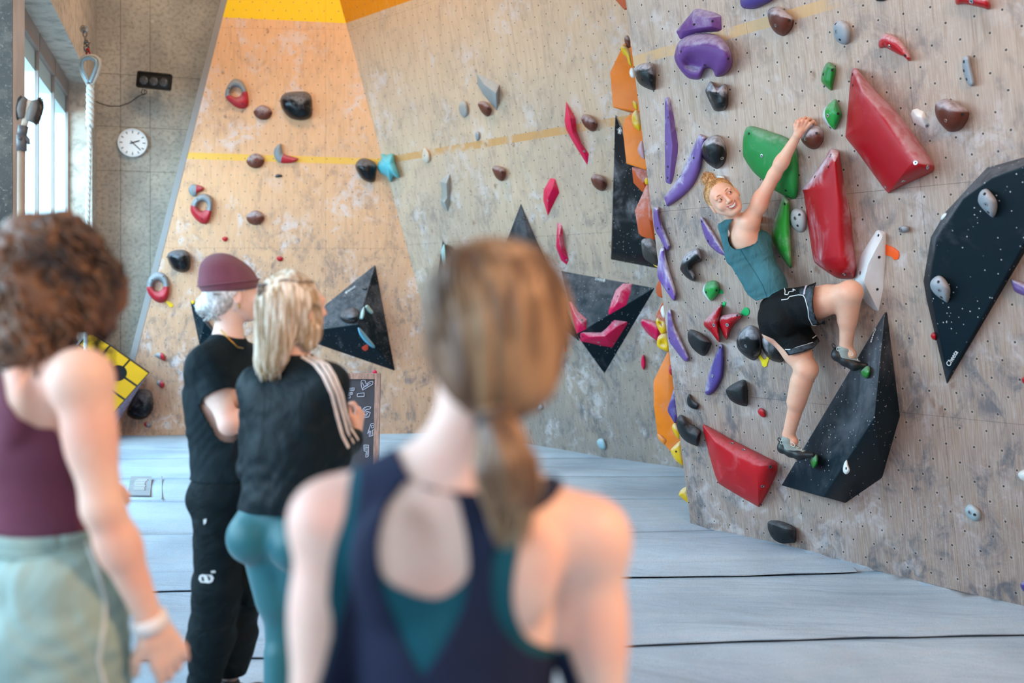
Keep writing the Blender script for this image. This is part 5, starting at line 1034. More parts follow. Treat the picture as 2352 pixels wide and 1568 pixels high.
def clipmesh(v, q, g):
    """keep the part of a quad mesh where the scalar g > 0, cutting faces along the zero line"""
    t = np.concatenate([q[:, [0, 1, 2]], q[:, [0, 2, 3]]]); s = g > 0; c = s[t].sum(1); keep = t[c == 3]; mix_ = t[(c > 0) & (c < 3)]
    V_ = list(map(tuple, v)); cache = {}; out = []
    def cut(a, b):
        key = (min(a, b), max(a, b))
        if key not in cache: u = g[a]/(g[a]-g[b]); V_.append(tuple(v[a]+(v[b]-v[a])*u)); cache[key] = len(V_)-1
        return cache[key]
    for tri in mix_:
        poly = []
        for i in range(3):
            a, b = int(tri[i]), int(tri[(i+1) % 3])
            if s[a]: poly.append(a)
            if s[a] != s[b]: poly.append(cut(a, b))
        for i in range(1, len(poly)-1): out.append((poly[0], poly[i], poly[i+1]))
    al = np.concatenate([keep, np.array(out, dtype=int).reshape(-1, 3)]); v2 = np.array(V_)
    used = np.unique(al); m = np.full(len(v2), -1); m[used] = np.arange(len(used)); return v2[used], m[al]
def proj(v): return HX+FP*v[:, 0]/v[:, 1], HY-FP*(v[:, 2]-CH)/v[:, 1]
def polysd(x, y, poly):         # signed distance, positive inside
    d = np.full(x.shape, 1e9); ins = np.zeros(x.shape, bool); n = len(poly)
    for i in range(n):
        ax, ay = poly[i]; bx, by = poly[(i+1) % n]; ex, ey = bx-ax, by-ay; wx, wy = x-ax, y-ay
        t = np.clip((wx*ex+wy*ey)/(ex*ex+ey*ey), 0, 1); d = np.minimum(d, np.hypot(wx-t*ex, wy-t*ey))
        c = ((ay > y) != (by > y)) & (x < (bx-ax)*(y-ay)/((by-ay) if by != ay else 1e-9)+ax); ins ^= c
    return np.where(ins, d, -d)
def normals(v, q):
    n = np.zeros_like(v); a = np.cross(v[q[:, 2]]-v[q[:, 0]], v[q[:, 3 if q.shape[1] > 3 else 1]]-v[q[:, 1]]) if q.shape[1] > 3 else np.cross(v[q[:, 1]]-v[q[:, 0]], v[q[:, 2]]-v[q[:, 0]])
    for k in range(q.shape[1]): np.add.at(n, q[:, k], a)
    return n/np.maximum(1e-12, np.linalg.norm(n, axis=1))[:, None]
def norm(a): return V(a).normalized()
UP = V((0, 0, 1))
def torso(j, S=1, wide=1, bs=1):
    pel, nk, sl, sr = V(j['pel']), V(j['neck']), V(j['shL']), V(j['shR']); ch = V(j['chest']); up = norm(nk-pel); r = norm((sr-sl)-up*(sr-sl).dot(up)); f = up.cross(r)
    upc = norm(nk-ch); rc = norm((sr-sl)-upc*(sr-sl).dot(upc)); fc = upc.cross(rc); hl, hr_ = V(j['hipL']), V(j['hipR']); rp = norm(hr_-hl); upp = norm(ch-pel); fpv = norm(upp.cross(rp)); rp = norm(fpv.cross(upp))
    T = [('e', pel, (.155*S*wide, .108*S, .115*S), (rp, fpv, upp), .04), ('e', pel+(ch-pel)*.48+f*.005, (.118*S*wide, .088*S, .14*S), (r, f, up), .05),
         ('e', ch, (.140*S*wide, .098*S, .165*S), (rc, fc, upc), .05), ('e', ch+upc*.09*S-fc*.012*S, (.150*S*wide, .075*S, .085*S), (rc, fc, upc), .04),
         ('c', nk+(sl-nk)*.15, sl, .042*S, .040*S, .045), ('c', nk+(sr-nk)*.15, sr, .042*S, .040*S, .045),
         ('e', ch+rc*.065*S+fc*.07*S+upc*.02*S, (.058*S*bs,)*3, None, .04), ('e', ch-rc*.065*S+fc*.07*S+upc*.02*S, (.058*S*bs,)*3, None, .04),
         ('e', ch+rc*.085*S-fc*.075*S+upc*.085*S, (.045*S, .022*S, .07*S), (rc, fc, upc), .03), ('e', ch-rc*.085*S-fc*.075*S+upc*.085*S, (.045*S, .022*S, .07*S), (rc, fc, upc), .03)]
    for s_ in (-1, 1): T.append(('e', pel+rp*.075*S*s_-fpv*.055*S-upp*.055*S, (.082*S, .085*S, .085*S), (rp, fpv, upp), .03))
    return T
def limbs(j, S=1, arm=1, leg=1, which='LR'):
    A = []; G = []
    for s_ in which:
        if 'sh'+s_ in j and 'el'+s_ in j:
            sh, el, wr = V(j['sh'+s_]), V(j['el'+s_]), V(j['wr'+s_])
            A += [('e', sh, (.053*S*arm,)*3, None, .035), ('c', sh, el, .046*S*arm, .035*S*arm, .03), ('e', lerp(sh, el, .42), (.041*S*arm, .041*S*arm, .07*S), None, .03) if abs(norm(el-sh).z) > .7 else ('c', lerp(sh, el, .25), lerp(sh, el, .6), .044*S*arm, .042*S*arm, .03),
                  ('c', el, lerp(el, wr, .35), .034*S*arm, .037*S*arm, .02), ('c', lerp(el, wr, .3), wr, .037*S*arm, .0235*S, .02)]
        hp, kn, an = V(j['hip'+s_]), V(j['kn'+s_]), V(j['an'+s_])
        cal = norm(norm(hp-kn)+norm(an-kn)+V((0, 0, .0001))); bk = j.get('calf'+s_, None); bk = V(bk) if bk else -cal
        G += [('c', hp, kn, .083*S*min(leg, 1.02), .052*S*leg, .04), ('c', lerp(hp, kn, .30), lerp(hp, kn, .60), .079*S*leg, .068*S*leg, .03), ('e', kn, (.053*S*leg,)*3, None, .02),
              ('c', kn, an, .046*S*leg, .031*S*max(1, leg*.92), .02), ('c', lerp(kn, an, .18)+bk*.016*S, lerp(kn, an, .48)+bk*.014*S, .047*S*leg, .040*S*leg, .03)]
    return A, G
def hand(wr, d, pn, side=1, S=1, curl=.5, spread=.012, thumb=.6):
    """palm + five bent fingers. d: wrist to knuckles, pn: palm normal (side the fingers curl to), side +1: thumb on d x pn side"""
    d = norm(d); pn = norm(V(pn)-d*V(pn).dot(d)); x = d.cross(pn)*side; T = [('c', wr, wr+d*.03*S, .024*S, .026*S, .012, pn, 1.5)]
    for i, off in enumerate((.028, .010, -.009, -.027)):
        T.append(('c', wr+d*.02*S+x*off*.6*S, wr+d*.082*S+x*off*S, .0145*S, .0115*S, .010))
    for i, (off, L_) in enumerate(((.029, .068), (.0105, .076), (-.009, .070), (-.027, .054))):
        p = wr+d*.083*S+x*off*S; dd = d+x*(off*2.0)*spread/.012*.5; a = 0
        for seg, (fr, r_) in enumerate(((.44, .0090), (.31, .0082), (.25, .0073))):
            a += curl*(.7, 1.0, .8)[seg]*(1+.12*i); v_ = norm(norm(dd)*math.cos(a)+pn*math.sin(a)); q = p+v_*L_*fr*S
            T.append(('c', p, q, r_*S, (r_-.0007)*S, .003)); p = q
    b = wr+d*.022*S+x*.022*S; m = b+norm(d*.75+x*.75+pn*.35)*.042*S; t_ = m+norm(d*.9+x*.25+pn*thumb)*.030*S; e = t_+norm(d*.8+x*.0+pn*thumb*1.3)*.024*S
    T += [('c', b, m, .0155*S, .0115*S, .010), ('c', m, t_, .0105*S, .0095*S, .003), ('c', t_, e, .0093*S, .0078*S, .003)]
    return T
def foot(an, d, S=1):
    d = norm(V(d)); h = V((an[0], an[1], an[2]))
    return [('c', h, h+V((0, 0, -.035))+d*-.02, .034*S, .032*S, .015), ('c', h+V((0, 0, -.045))-d*.015, h+V((0, 0, -.052))+d*.12, .034*S, .028*S, .02), ('c', h+V((0, 0, -.052))+d*.11, h+V((0, 0, -.058))+d*.165, .03*S, .021*S, .02)]
def headprims(c, r, f, u, S=1, face=True):
    """cranium centre c, axes right / forward / up"""
    def L(x, y, z): return V(c)+(V(r)*x+V(f)*y+V(u)*z)*S
    R = (r, f, u)
    T = [('e', L(0, -.012, .012), (.073*S, .092*S, .083*S), R, .02), ('e', L(0, .035, -.010), (.060*S, .058*S, .080*S), R, .03), ('e', L(0, .042, -.055), (.046*S, .046*S, .050*S), R, .03),
         ('e', L(0, .075, -.092), (.022*S, .018*S, .016*S), R, .022)]
    for s_ in (-1, 1):
        T += [('c', L(.052*s_, .0, -.045), L(.019*s_, .062, -.087), .018*S, .014*S, .03), ('e', L(.040*s_, .066, -.030), (.022*S, .018*S, .020*S), R, .02),
              ('e', L(.076*s_, -.008, -.018), (.008*S, .020*S, .031*S), R, .006), ('e', L(.081*s_, -.014, -.014), (.004*S, .010*S, .016*S), R, .003, 'd')]
    if face:
        T += [('e', L(.030, .099, .001), (.019*S, .014*S, .012*S), R, .012, 'd'), ('e', L(-.030, .099, .001), (.019*S, .014*S, .012*S), R, .012, 'd'),
              ('c', L(-.040, .083, .017), L(.040, .083, .017), .011*S, .011*S, .012)]
        T += [('c', L(0, .092, .006), L(0, .110, -.030), .007*S, .0105*S, .010)]
        for s_ in (-1, 1): T += [('e', L(.012*s_, .100, -.034), (.007*S,)*3, None, .006), ('e', L(.030*s_, .083, .001), (.0145*S, .0125*S, .0115*S), R, .004)]
        T += [('c', L(-.020, .090, -.056), L(.020, .090, -.056), .008*S, .008*S, .010), ('c', L(-.016, .086, -.067), L(.016, .086, -.067), .0085*S, .0085*S, .008)]
    return T
def bounds(prims, pad=.03):
    lo = np.full(3, 1e9); hi = -lo
    for p in prims:
        if p[0] == 'c': pts = [npv(p[1]), npv(p[2])]; R = max(p[3], p[4])*(1.0/min(1, p[7]) if len(p) > 7 else 1)
        else: pts = [npv(p[1])]; R = max(p[2])
        for q in pts: lo = np.minimum(lo, q-R); hi = np.maximum(hi, q+R)
    return lo-pad, hi+pad
def fixop(prims):
    return [(p[:5]+(p[5],) if p[0] == 'e' else p) if len(p) < 6 or p[0] == 'c' else p for p in prims]
def sdf(prims, res, off=0, pad=.04, nz=None, sm=1, extra=None):
    lo, hi = bounds(prims, pad+off)
    if extra: l2, h2 = bounds(extra[0], pad+extra[1]); lo, hi = np.minimum(lo, l2), np.maximum(hi, h2)
    F_ = Field(lo, hi, res)
    if extra:
        for p in extra[0]:
            if p[0] == 'c': F_.cone(*p[1:6], *(p[6:8] if len(p) > 6 else ()), off=extra[1])
            elif len(p) <= 5: F_.ell(p[1], p[2], p[3], p[4], off=extra[1])
        g0 = F_.f.copy(); F_.f[:] = .5
    for p in prims:
        if p[0] == 'c': F_.cone(*p[1:6], *(p[6:8] if len(p) > 6 else ()), off=off)
        else:
            if len(p) > 5: F_.ell(p[1], p[2], p[3], p[4], 's', off=0)
            else: F_.ell(p[1], p[2], p[3], p[4], off=off)
    if nz: F_.noise(*nz)
    if extra: h_ = np.clip(.5+.5*(F_.f-g0)/.02, 0, 1); F_.f = F_.f+(g0-F_.f)*h_-.02*h_*(1-h_)
    v, q = F_.mesh(); return (smoothv(v, q, sm) if sm else v), q
def pobj(name, v, f, mt, parent, org, solid=0):
    me = tomesh(name, v-npv(org), f, mt); o = obj(name, me, parent)
    if solid: m = o.modifiers.new('s', 'SOLIDIFY'); m.thickness = solid; m.offset = -1
    return o
def strands(paths, r, org, name, mt, parent, n=3, taper=True):
    b = MB()
    for p in paths:
        k = len(p); rs = [r*(1 if not taper else max(.25, math.sin(math.pi*(i+.7)/(k+.4))**.5)) for i in range(k)]
        b.tube([V(q)-V(org) for q in p], rs, n)
    me = newmesh(name, b.v, b.f, mt, True); return obj(name, me, parent)
def skinmat(name, c, warm=None):
    m = bpy.data.materials.new(name); m.use_nodes = True; g = NG(m); b = g.N['Principled BSDF']; b.inputs['Roughness'].default_value = .48; b.inputs['Specular IOR Level'].default_value = .35
    b.inputs['Subsurface Weight'].default_value = .25; b.inputs['Subsurface Radius'].default_value = (.9, .35, .2); b.inputs['Subsurface Scale'].default_value = .012
    tc = g.n('ShaderNodeTexCoord').outputs['Object']; n1 = g.noise(tc, 9, 5); n2 = g.noise(tc, 60, 4)
    cc = lin(c); c2 = (min(1, cc[0]*1.0), cc[1]*.84, cc[2]*.82, 1)
    col = g.mix(g.ramp(n1, .4, .7), cc, c2); col = g.mix(g.math('MULTIPLY', g.ramp(n2, .5, .7), .2), col, (cc[0]*.85, cc[1]*.72, cc[2]*.68, 1)); g.L.new(col, b.inputs['Base Color'])
    return m
def cloth(name, col, amp=.5, sc=9, st=(1, 1, 1), rough=.75, var=.12, sheen=0):
    m = mat(name, col, rough, spec=.2, var=var, vscale=6, sheen=sheen); g = NG(m); b = g.N['Principled BSDF']; tc = g.n('ShaderNodeTexCoord').outputs['Object']
    n1 = g.noise(tc, sc, 4, st, .5, .8); n2 = g.noise(tc, 400, 2); bp = g.n('ShaderNodeBump'); bp.inputs['Strength'].default_value = amp; bp.inputs['Distance'].default_value = .02
    g.L.new(g.math('ADD', n1, g.math('MULTIPLY', n2, .03)), bp.inputs['Height']); g.L.new(bp.outputs[0], b.inputs['Normal']); return m
def hairmat(name, c1, c2, sc=40, st=(1, 1, .12), rough=.45):
    m = bpy.data.materials.new(name); m.use_nodes = True; g = NG(m); b = g.N['Principled BSDF']; b.inputs['Roughness'].default_value = rough
    tc = g.n('ShaderNodeTexCoord').outputs['Object']; n1 = g.noise(tc, sc, 5, st, .6, .5); n2 = g.noise(tc, sc*.25, 3, st)
    f_ = g.math('ADD', g.math('MULTIPLY', n1, .55), g.math('MULTIPLY', n2, .45))
    g.L.new(g.mix(g.ramp(f_, .42, .58), lin(c1), lin(c2)), b.inputs['Base Color'])
    bp = g.n('ShaderNodeBump'); bp.inputs['Strength'].default_value = .6; bp.inputs['Distance'].default_value = .006; g.L.new(n1, bp.inputs['Height']); g.L.new(bp.outputs[0], b.inputs['Normal']); return m
def mkperson(loc, label, name='person'):
    root = bpy.data.objects.new(name, None); C.objects.link(root); root.location = loc; tag(root, label, 'person'); return root
def trousers_mesh(prims, res, nz=None): return sdf(prims, res, nz=nz)
def wr_noise(fx=60, fy=60, fz=40, ph=0):
    return lambda X, Y, Z: np.sin(fx*X+9*np.sin(14*Z+ph))*np.sin(fz*Z+6*np.sin(20*X+ph)+ph)+.6*np.sin(fy*Y+fz*1.7*Z+ph)
SK1 = skinmat('skin_fair', '#e6c4b2'); SK2 = skinmat('skin_pale', '#e8cabc'); SK3 = skinmat('skin_climber', '#dfae94')
M_shoe = mat('shoe_dark', '#22252a', .6)

# ===== spectator with the ponytail, closest to the camera
Y0 = 1.38
j = dict(pel=P(1040, 1740, Y0), chest=P(1045, 1400, Y0), neck=P(1062, 1090, Y0-.01), shL=P(762, 1196, Y0-.005), shR=P(1352, 1238, Y0+.01),
         elL=P(722, 1700, Y0-.02), elR=P(1380, 1735, Y0), wrL=P(735, 2090, Y0+.08), wrR=P(1370, 2100, Y0+.12))
f0 = V((.02, 1, 0)).normalized()
px_, pz = j['pel'].x, .0
for s_, dx in (('L', -.085), ('R', .085)):
    j['hip'+s_] = V((px_+dx, Y0, .88)); j['kn'+s_] = V((px_+dx*1.05, Y0+.02, .47)); j['an'+s_] = V((px_+dx*1.1, Y0-.02, .085)); j['calf'+s_] = V((0, -1, 0))
hc_ = P(1120, 742, Y0+.005); hf = V((-.32, .94, -.05)).normalized(); hu = (V((.06, 0, 1))-hf*V((.06, 0, 1)).dot(hf)).normalized(); hr0 = hf.cross(hu)
pr = torso(j, .97, .98); A, G = limbs(j, .97); pr += A
pr += [('c', j['neck']+V((0, .005, -.03)), hc_+V((-.012, -.0, -.06)), .056, .047, .035), ('c', j['neck']+V((-.02, 0, .025)), j['shL']+V((.04, 0, .02)), .034, .032, .04), ('c', j['neck']+V((.02, 0, .015)), j['shR']+V((-.05, 0, .02)), .034, .032, .04)]+headprims(hc_, hr0, hf, hu, .95)
pr += hand(j['wrL'], V((0, .15, -1)), V((1, 0, 0)), 1, .95, .35)+hand(j['wrR'], V((0, .2, -1)), V((-1, 0, 0)), -1, .95, .35)
body_pr = pr+G+foot(j['anL'], (0, 1, 0))+foot(j['anR'], (0, 1, 0))
root = mkperson((px_, Y0, 0), 'person in the foreground seen from behind, low ponytail, navy racerback top over teal bra'); ORG_ = root.location
v, q = sdf(body_pr, .006); pobj('body', v, q, SK2, root, ORG_)
# garments follow the body; the cut lines are the hems and arm holes
nrm = normals(v, q)
def smooth_poly(pts): return [tuple(p) for p in catmull(pts, 4)]
def sm_(pts): return smooth_poly(zc(13, pts))
teal_out = sm_([(300,800),(425,745),(480,850),(560,885),(640,905),(760,905),(870,885),(985,850),(1010,890),(940,960),(885,1060),(858,1180),(852,1290),(885,1390),(940,1432),(1010,1452),(1060,1480),(1090,1900),(180,1900),(215,1400),(203,1270),(222,1110),(262,980)])
navy_out = sm_([(335,780),(430,745),(492,848),(560,880),(650,898),(770,900),(870,880),(1000,850),(1015,895),(950,960),(870,985),(818,1040),(785,1110),(775,1240),(800,1350),(870,1440),(950,1475),(1060,1490),(1090,1900),(180,1900),(225,1420),(250,1330),(285,1200),(303,1050),(316,900)])
keyh = sm_([(490,862),(560,893),(645,912),(672,990),(690,1080),(692,1190),(620,1256),(560,1268),(480,1245),(402,1197),(380,1090),(408,965),(450,900)])
vee = sm_([(385,1120),(395,1230),(440,1350),(520,1522),(560,1512),(665,1330),(692,1215),(690,1120),(600,1000),(450,1000)])
def top_field(vv, outer, holes):
    x, y = proj(vv); g_ = polysd(x, y, outer)
    for h_ in holes: g_ = np.minimum(g_, -polysd(x, y, h_))
    g_ = g_/1700
    front = vv[:, 1] > Y0+.02       # the front of the top: below a scooped neckline, between the straps
    zf = 1.215-.35*np.maximum(0, np.abs(vv[:, 0]-j['chest'].x)-.06)*0-(vv[:, 2]); strap = np.abs(np.abs(vv[:, 0]-j['chest'].x)-.085)
    gf_ = np.maximum(np.minimum(1.20-vv[:, 2], .165-np.abs(vv[:, 0]-j['chest'].x)), .018-strap); gf_ = np.minimum(gf_, .17-np.abs(vv[:, 0]-j['chest'].x))
    return np.where(front, gf_, g_)
bb_ = (v[:, 2] > .93)
v1 = v+nrm*.0025; a_, b2_ = clipmesh(v1, q, np.minimum(top_field(v, teal_out, [keyh]), v[:, 2]-1.02)); pobj('sports_bra', a_, b2_, cloth('bra_teal', '#145463', .1, 20), root, ORG_)
v1 = v+nrm*.006; a_, b2_ = clipmesh(v1, q, np.minimum(top_field(v, navy_out, [keyh, vee]), v[:, 2]-.93)); pobj('racerback_top', a_, b2_, cloth('top_navy', '#1e2740', .25, 10, (1, 1, .5)), root, ORG_, .003)
v1 = v+nrm*.005; a_, b2_ = clipmesh(v1, q, np.minimum(np.minimum(1.0-v[:, 2], v[:, 2]-.12), .21-np.abs(v[:, 0]-px_)-np.maximum(0, .9-v[:, 2])*.1)); pobj('leggings', a_, b2_, cloth('leggings_black', '#1a1c22', .2), root, ORG_)
# hair: cap, ponytail, tie
HL = lambda x, y, z: hc_+hr0*x+hf*y+hu*z
hp = [('e', HL(0, -.022, .018), (.090, .105, .094), (hr0, hf, hu), .02), ('e', HL(0, -.045, -.035), (.088, .072, .075), (hr0, hf, hu), .04), ('e', HL(.0, -.070, -.078), (.066, .040, .046), (hr0, hf, hu), .03),
      ('e', HL(0, .085, -.05), (.075, .06, .085), (hr0, hf, hu), .02, 'd')]
tb = P(1140, 968, Y0-.095); tp = [tb, P(1150, 1010, Y0-.13), P(1163, 1070, Y0-.135), P(1170, 1120, Y0-.13), P(1172, 1162, Y0-.125)]
for i, (ra, rb) in enumerate(((.018, .026), (.026, .036), (.036, .034), (.034, .022))): hp.append(('c', tp[i], tp[i+1], ra, rb, .015))
M_h1 = hairmat('hair_light_brown', '#5d4432', '#a5835f', 30, (1, 1, .25)); M_h1b = hairmat('hair_blond_ends', '#8b6f52', '#c9b394', 40, (1, 1, .2))
hv, hq = sdf(hp, .0055, nz=(.0022, lambda X, Y, Z: np.sin(260*X+180*Y+25*Z)+.0*Z)); pobj('hair', hv, hq, M_h1, root, ORG_)
paths = []
for i in range(150):
    a = rng.uniform(-1.5, 1.5); e = rng.uniform(-.2, 1.3); p0 = HL(.091*math.sin(a)*math.cos(e), -.022-.106*math.cos(a)*math.cos(e), .018+.096*math.sin(e)); pp = []
    for t in np.linspace(0, 1, 9):
        q_ = p0.lerp(tb, t); d = q_-HL(0, -.022, .0); L_ = d.length; want = .101+.012*abs(d.normalized().z)+.002; q_ = HL(0, -.022, .0)+d*(max(L_, want*(1-.05*t))/L_ if t < .8 else 1); pp.append(q_)
    paths.append(pp)
strands(paths, .0022, ORG_, 'hair_strands', M_h1, root)['kind'] = 'stuff'
paths = []
for i in range(110):
    a = rng.uniform(0, 6.28); r_ = rng.uniform(.5, 1.08); pp = []
    for k_, (c_, rr) in enumerate(zip(tp, (.016, .027, .038, .038, .030))): pp.append(c_+V((math.cos(a), math.sin(a), 0))*rr*r_)
    pp.append(tp[-1]+V((math.cos(a)*.02*r_, math.sin(a)*.02*r_, -.02-rng.uniform(0, .03)))); paths.append(resample(pp, 14))
strands(paths, .0028, ORG_, 'ponytail_strands', M_h1b, root)['kind'] = 'stuff'
b_ = MB(); b_.torus(tb-ORG_+V((0, -.004, -.002)), (.1, -.5, -.8), .021, .008, 20, 8); b_.build('hair_tie', mat('hair_tie', '#2a2a2e', .7), root, True)

# ===== curly-haired spectator at the left edge
Y1 = 2.1; bf = V((.80, .60, 0)).normalized(); br = V((bf.y, -bf.x, 0))
j = dict(pel=P(118, 1385, Y1), chest=P(72, 1010, Y1), neck=P(72, 830, Y1))
j['shR'] = P(186, 872, Y1-.13); j['shL'] = P(-30, 862, Y1+.12)
j['elR'] = P(236, 1165, Y1-.14); j['wrR'] = P(348, 1432, Y1-.08); j['elL'] = P(30, 1160, Y1+.25); j['wrL'] = P(170, 1120, Y1+.38)
for s_, k_ in (('L', -1), ('R', 1)):
    j['hip'+s_] = j['pel']+br*.085*k_+V((0, 0, -.06)); b0 = j['hip'+s_]; j['kn'+s_] = V((b0.x+.05, b0.y+.02, .47)); j['an'+s_] = V((b0.x+.02, b0.y-.02, .085)); j['calf'+s_] = -bf
hc_ = P(142, 628, Y1-.0); hf = V((.66, .75, .0)).normalized(); hu = UP; hr0 = hf.cross(hu)
pr = torso(j, 1.0); A, G = limbs(j, 1.0, 1.05); pr += A+G
pr += [('c', j['neck']+V((0, 0, -.02)), hc_+V((-.02, -.01, -.07)), .055, .048, .035)]+headprims(hc_, hr0, hf, hu, .98)
hd = (P(408, 1545, Y1-.04)-j['wrR']); pr += hand(j['wrR'], hd, V((-.6, .75, -.1)), -1, 1.05, .42, .02)+hand(j['wrL'], bf, V((0, 0, -1)), 1, 1, .5)
pr += foot(j['anL'], bf)+foot(j['anR'], bf)
root = mkperson((j['pel'].x, Y1, 0), 'person at the left edge with curly brown hair, maroon crop top, sage trousers and wristband'); ORG_ = root.location
v, q = sdf(pr, .006); pobj('body', v, q, SK1, root, ORG_); nrm = normals(v, q); x, y = proj(v)
skin = zc(12, [(0, 0)]) if 12 in ZR else None
ZR[12] = (0, 460, 1.415)
cut_poly = zc(12, [(-300,505),(20,520),(55,500),(120,480),(300,440),(420,700),(420,1000),(300,1000),(262,905),(215,820),(178,742),(120,738),(60,705),(22,650),(8,560),(-60,500)])
g_ = -polysd(x, y, cut_poly)/1150; g_ = np.where(v[:, 1] > Y1+.06, 1.36-v[:, 2], g_)
torsop = (np.abs((v[:, 0]-j['chest'].x)*br.x+(v[:, 1]-j['chest'].y)*br.y) < .165)
armdist = []
def segd(v, a, b): a, b = npv(a), npv(b); t = np.clip(((v-a) @ (b-a))/np.dot(b-a, b-a), 0, 1); return np.linalg.norm(v-(a+t[:, None]*(b-a)), axis=1)
ga = np.minimum(segd(v, lerp(j['shR'], j['elR'], .12), j['elR'])-.062, segd(v, lerp(j['shL'], j['elL'], .12), j['elL'])-.062); ga = np.minimum(ga, np.minimum(segd(v, j['elR'], j['wrR']), segd(v, j['elL'], j['wrL']))-.06)
hem = v[:, 2]-(1.56-(1238-683)/1143); neck_ = j['neck'].z+.005-v[:, 2]
v1 = v+nrm*.005; a_, b2_ = clipmesh(v1, q, np.minimum.reduce([g_, ga, hem, neck_, .23-np.hypot(v[:, 0]-j['chest'].x, v[:, 1]-Y1)])); pobj('crop_top', a_, b2_, cloth('top_maroon', '#6b3a4d', .25, 8), root, ORG_, .003)
# loose trousers
pp_ = torso(j, 1.06)[:2]+[t_ for t_ in torso(j, 1.06)[-2:]]; L_ = []
for s_ in 'LR':
    hp_, kn, an = j['hip'+s_], j['kn'+s_], j['an'+s_]; L_ += [('c', hp_+V((0, 0, .02)), kn, .112, .092, .04), ('c', kn, an+V((0, 0, .03)), .092, .075, .03)]
L_ += [('c', j['pel']+br*.06+V((0, 0, .02)), j['pel']+br*.08+V((.0, 0, -.2)), .12, .115, .05), ('c', j['pel']-br*.06+V((0, 0, .02)), j['pel']-br*.08+V((.0, 0, -.2)), .12, .115, .05), ('e', j['pel']+V((.0, 0, .05)), (.165, .122, .12), (br, bf, UP), .04)]
tv, tq = sdf(L_, .007, nz=(.004, wr_noise(38, 30, 30)), extra=(torso(j, 1.0)[:1]+torso(j, 1.0)[-2:], .008))
a_, b2_ = clipmesh(tv, tq, np.minimum(1.56-(1218-683)/1143-tv[:, 2], tv[:, 2]-.10)); M_pant = cloth('trousers_sage', '#8fa9a4', .9, 7, (1, 1, .8)); pobj('trousers', a_, b2_, M_pant, root, ORG_, .004)
b_ = MB(); cc = []; zz_ = 1.56-(1214-683)/1143
for i in range(48):
    a = 2*math.pi*i/48; p = j['pel']+(j['chest']-j['pel'])*.42; rr = 1+.012*math.sin(a*24); cc.append(V((p.x, p.y, zz_))+br*.132*rr*math.cos(a)+bf*.105*rr*math.sin(a))
for dz in (0, -.012, -.024): b_.tube([c_-ORG_+V((0, 0, dz)) for c_ in cc]+[cc[0]-ORG_+V((0, 0, dz))], .0085, 6)
b_.build('waistband', M_pant, root, True)
b_ = MB(); seam_ = [P(196, 1240, Y1-.14), P(222, 1310, Y1-.16), P(242, 1380, Y1-.165), P(238, 1440, Y1-.165), P(225, 1520, Y1-.165), P(250, 1600, Y1-.165)]
tb_ = BVHTree.FromPolygons([tuple(p) for p in a_], [tuple(int(k) for k in f_) for f_ in b2_]); pts_ = []
for p in resample(seam_, 24):
    r_ = (p-CP).normalized(); loc, nn, _, _ = tb_.ray_cast(CP, r_)
    if loc: pts_.append(loc-r_*.003-ORG_)
if len(pts_) > 3: b_.tube(pts_, .004, 6); b_.build('drawcord', mat('cord_white', '#c9d4d2', .8), root, True)
# wristband
wd_ = norm(j['wrR']-j['elR']); b_ = MB(); wp = lerp(j['elR'], j['wrR'], .985)-ORG_; b_.lathe(wp-wd_*.013, wd_, [(.030, 0), (.034, .001), (.0335, .026), (.030, .027)], 28); b_.build('wristband', mat('wristband_white', '#e9e6e4', .6, bump=.5, bscale=150), root, True)
# curly hair: lumpy mass with corkscrew curls
HL = lambda x, y, z: hc_+hr0*x+hf*y+hu*z
hp = [('e', HL(0, -.025, .025), (.100, .108, .098), (hr0, hf, hu), .03), ('e', HL(0, -.055, -.05), (.100, .088, .10), (hr0, hf, hu), .04), ('e', HL(0, -.075, -.12), (.092, .075, .075), (hr0, hf, hu), .04),
      ('e', HL(.078, .03, -.04), (.036, .062, .09), (hr0, hf, hu), .03), ('e', HL(-.075, .0, -.04), (.035, .055, .08), (hr0, hf, hu), .03), ('e', HL(0, .105, -.02), (.06, .05, .085), (hr0, hf, hu), .02, 'd')]
M_h2 = hairmat('hair_curly_brown', '#2f2019', '#74533c', 14, (1, 1, 1), .5)
hv, hq = sdf(hp, .006, nz=(.006, lambda X, Y, Z: np.sin(75*X+3*np.sin(60*Z))*np.sin(80*Z+4*np.sin(55*Y))+np.sin(90*Y+50*Z))); pobj('hair', hv, hq, M_h2, root, ORG_)
hbv = BVHTree.FromPolygons([tuple(p) for p in hv], [tuple(int(k) for k in f_) for f_ in hq]); paths = []
for i in range(230):
    a = rng.uniform(0, 6.28); e = rng.uniform(-1.2, 1.25); dr = hr0*math.cos(a)*math.cos(e)+hf*math.sin(a)*math.cos(e)+hu*math.sin(e)
    if dr.dot(hf) > .55 and dr.z < .6: continue
    c0 = HL(0, -.04, -.02); loc, nn, _, _ = hbv.ray_cast(c0+dr*.4, -dr)
    if not loc: continue
    out_ = (nn+V((0, 0, -.0))).normalized(); side = out_.cross(UP); side = side.normalized() if side.length > .1 else hr0; dn = side.cross(out_); dn = -dn if dn.z > 0 else dn; R_ = rng.uniform(.006, .011); ph = rng.uniform(0, 6.28); L_ = rng.uniform(.05, .09); pp = []
    for t in np.linspace(0, 1, 16): an = ph+t*11; pp.append(loc+dn*L_*t-UP*.02*t*t+(side*math.cos(an)+out_*math.sin(an))*R_+out_*.002)
    paths.append(pp)
strands(paths, .0042, ORG_, 'curls', M_h2, root, 4)['kind'] = 'stuff'

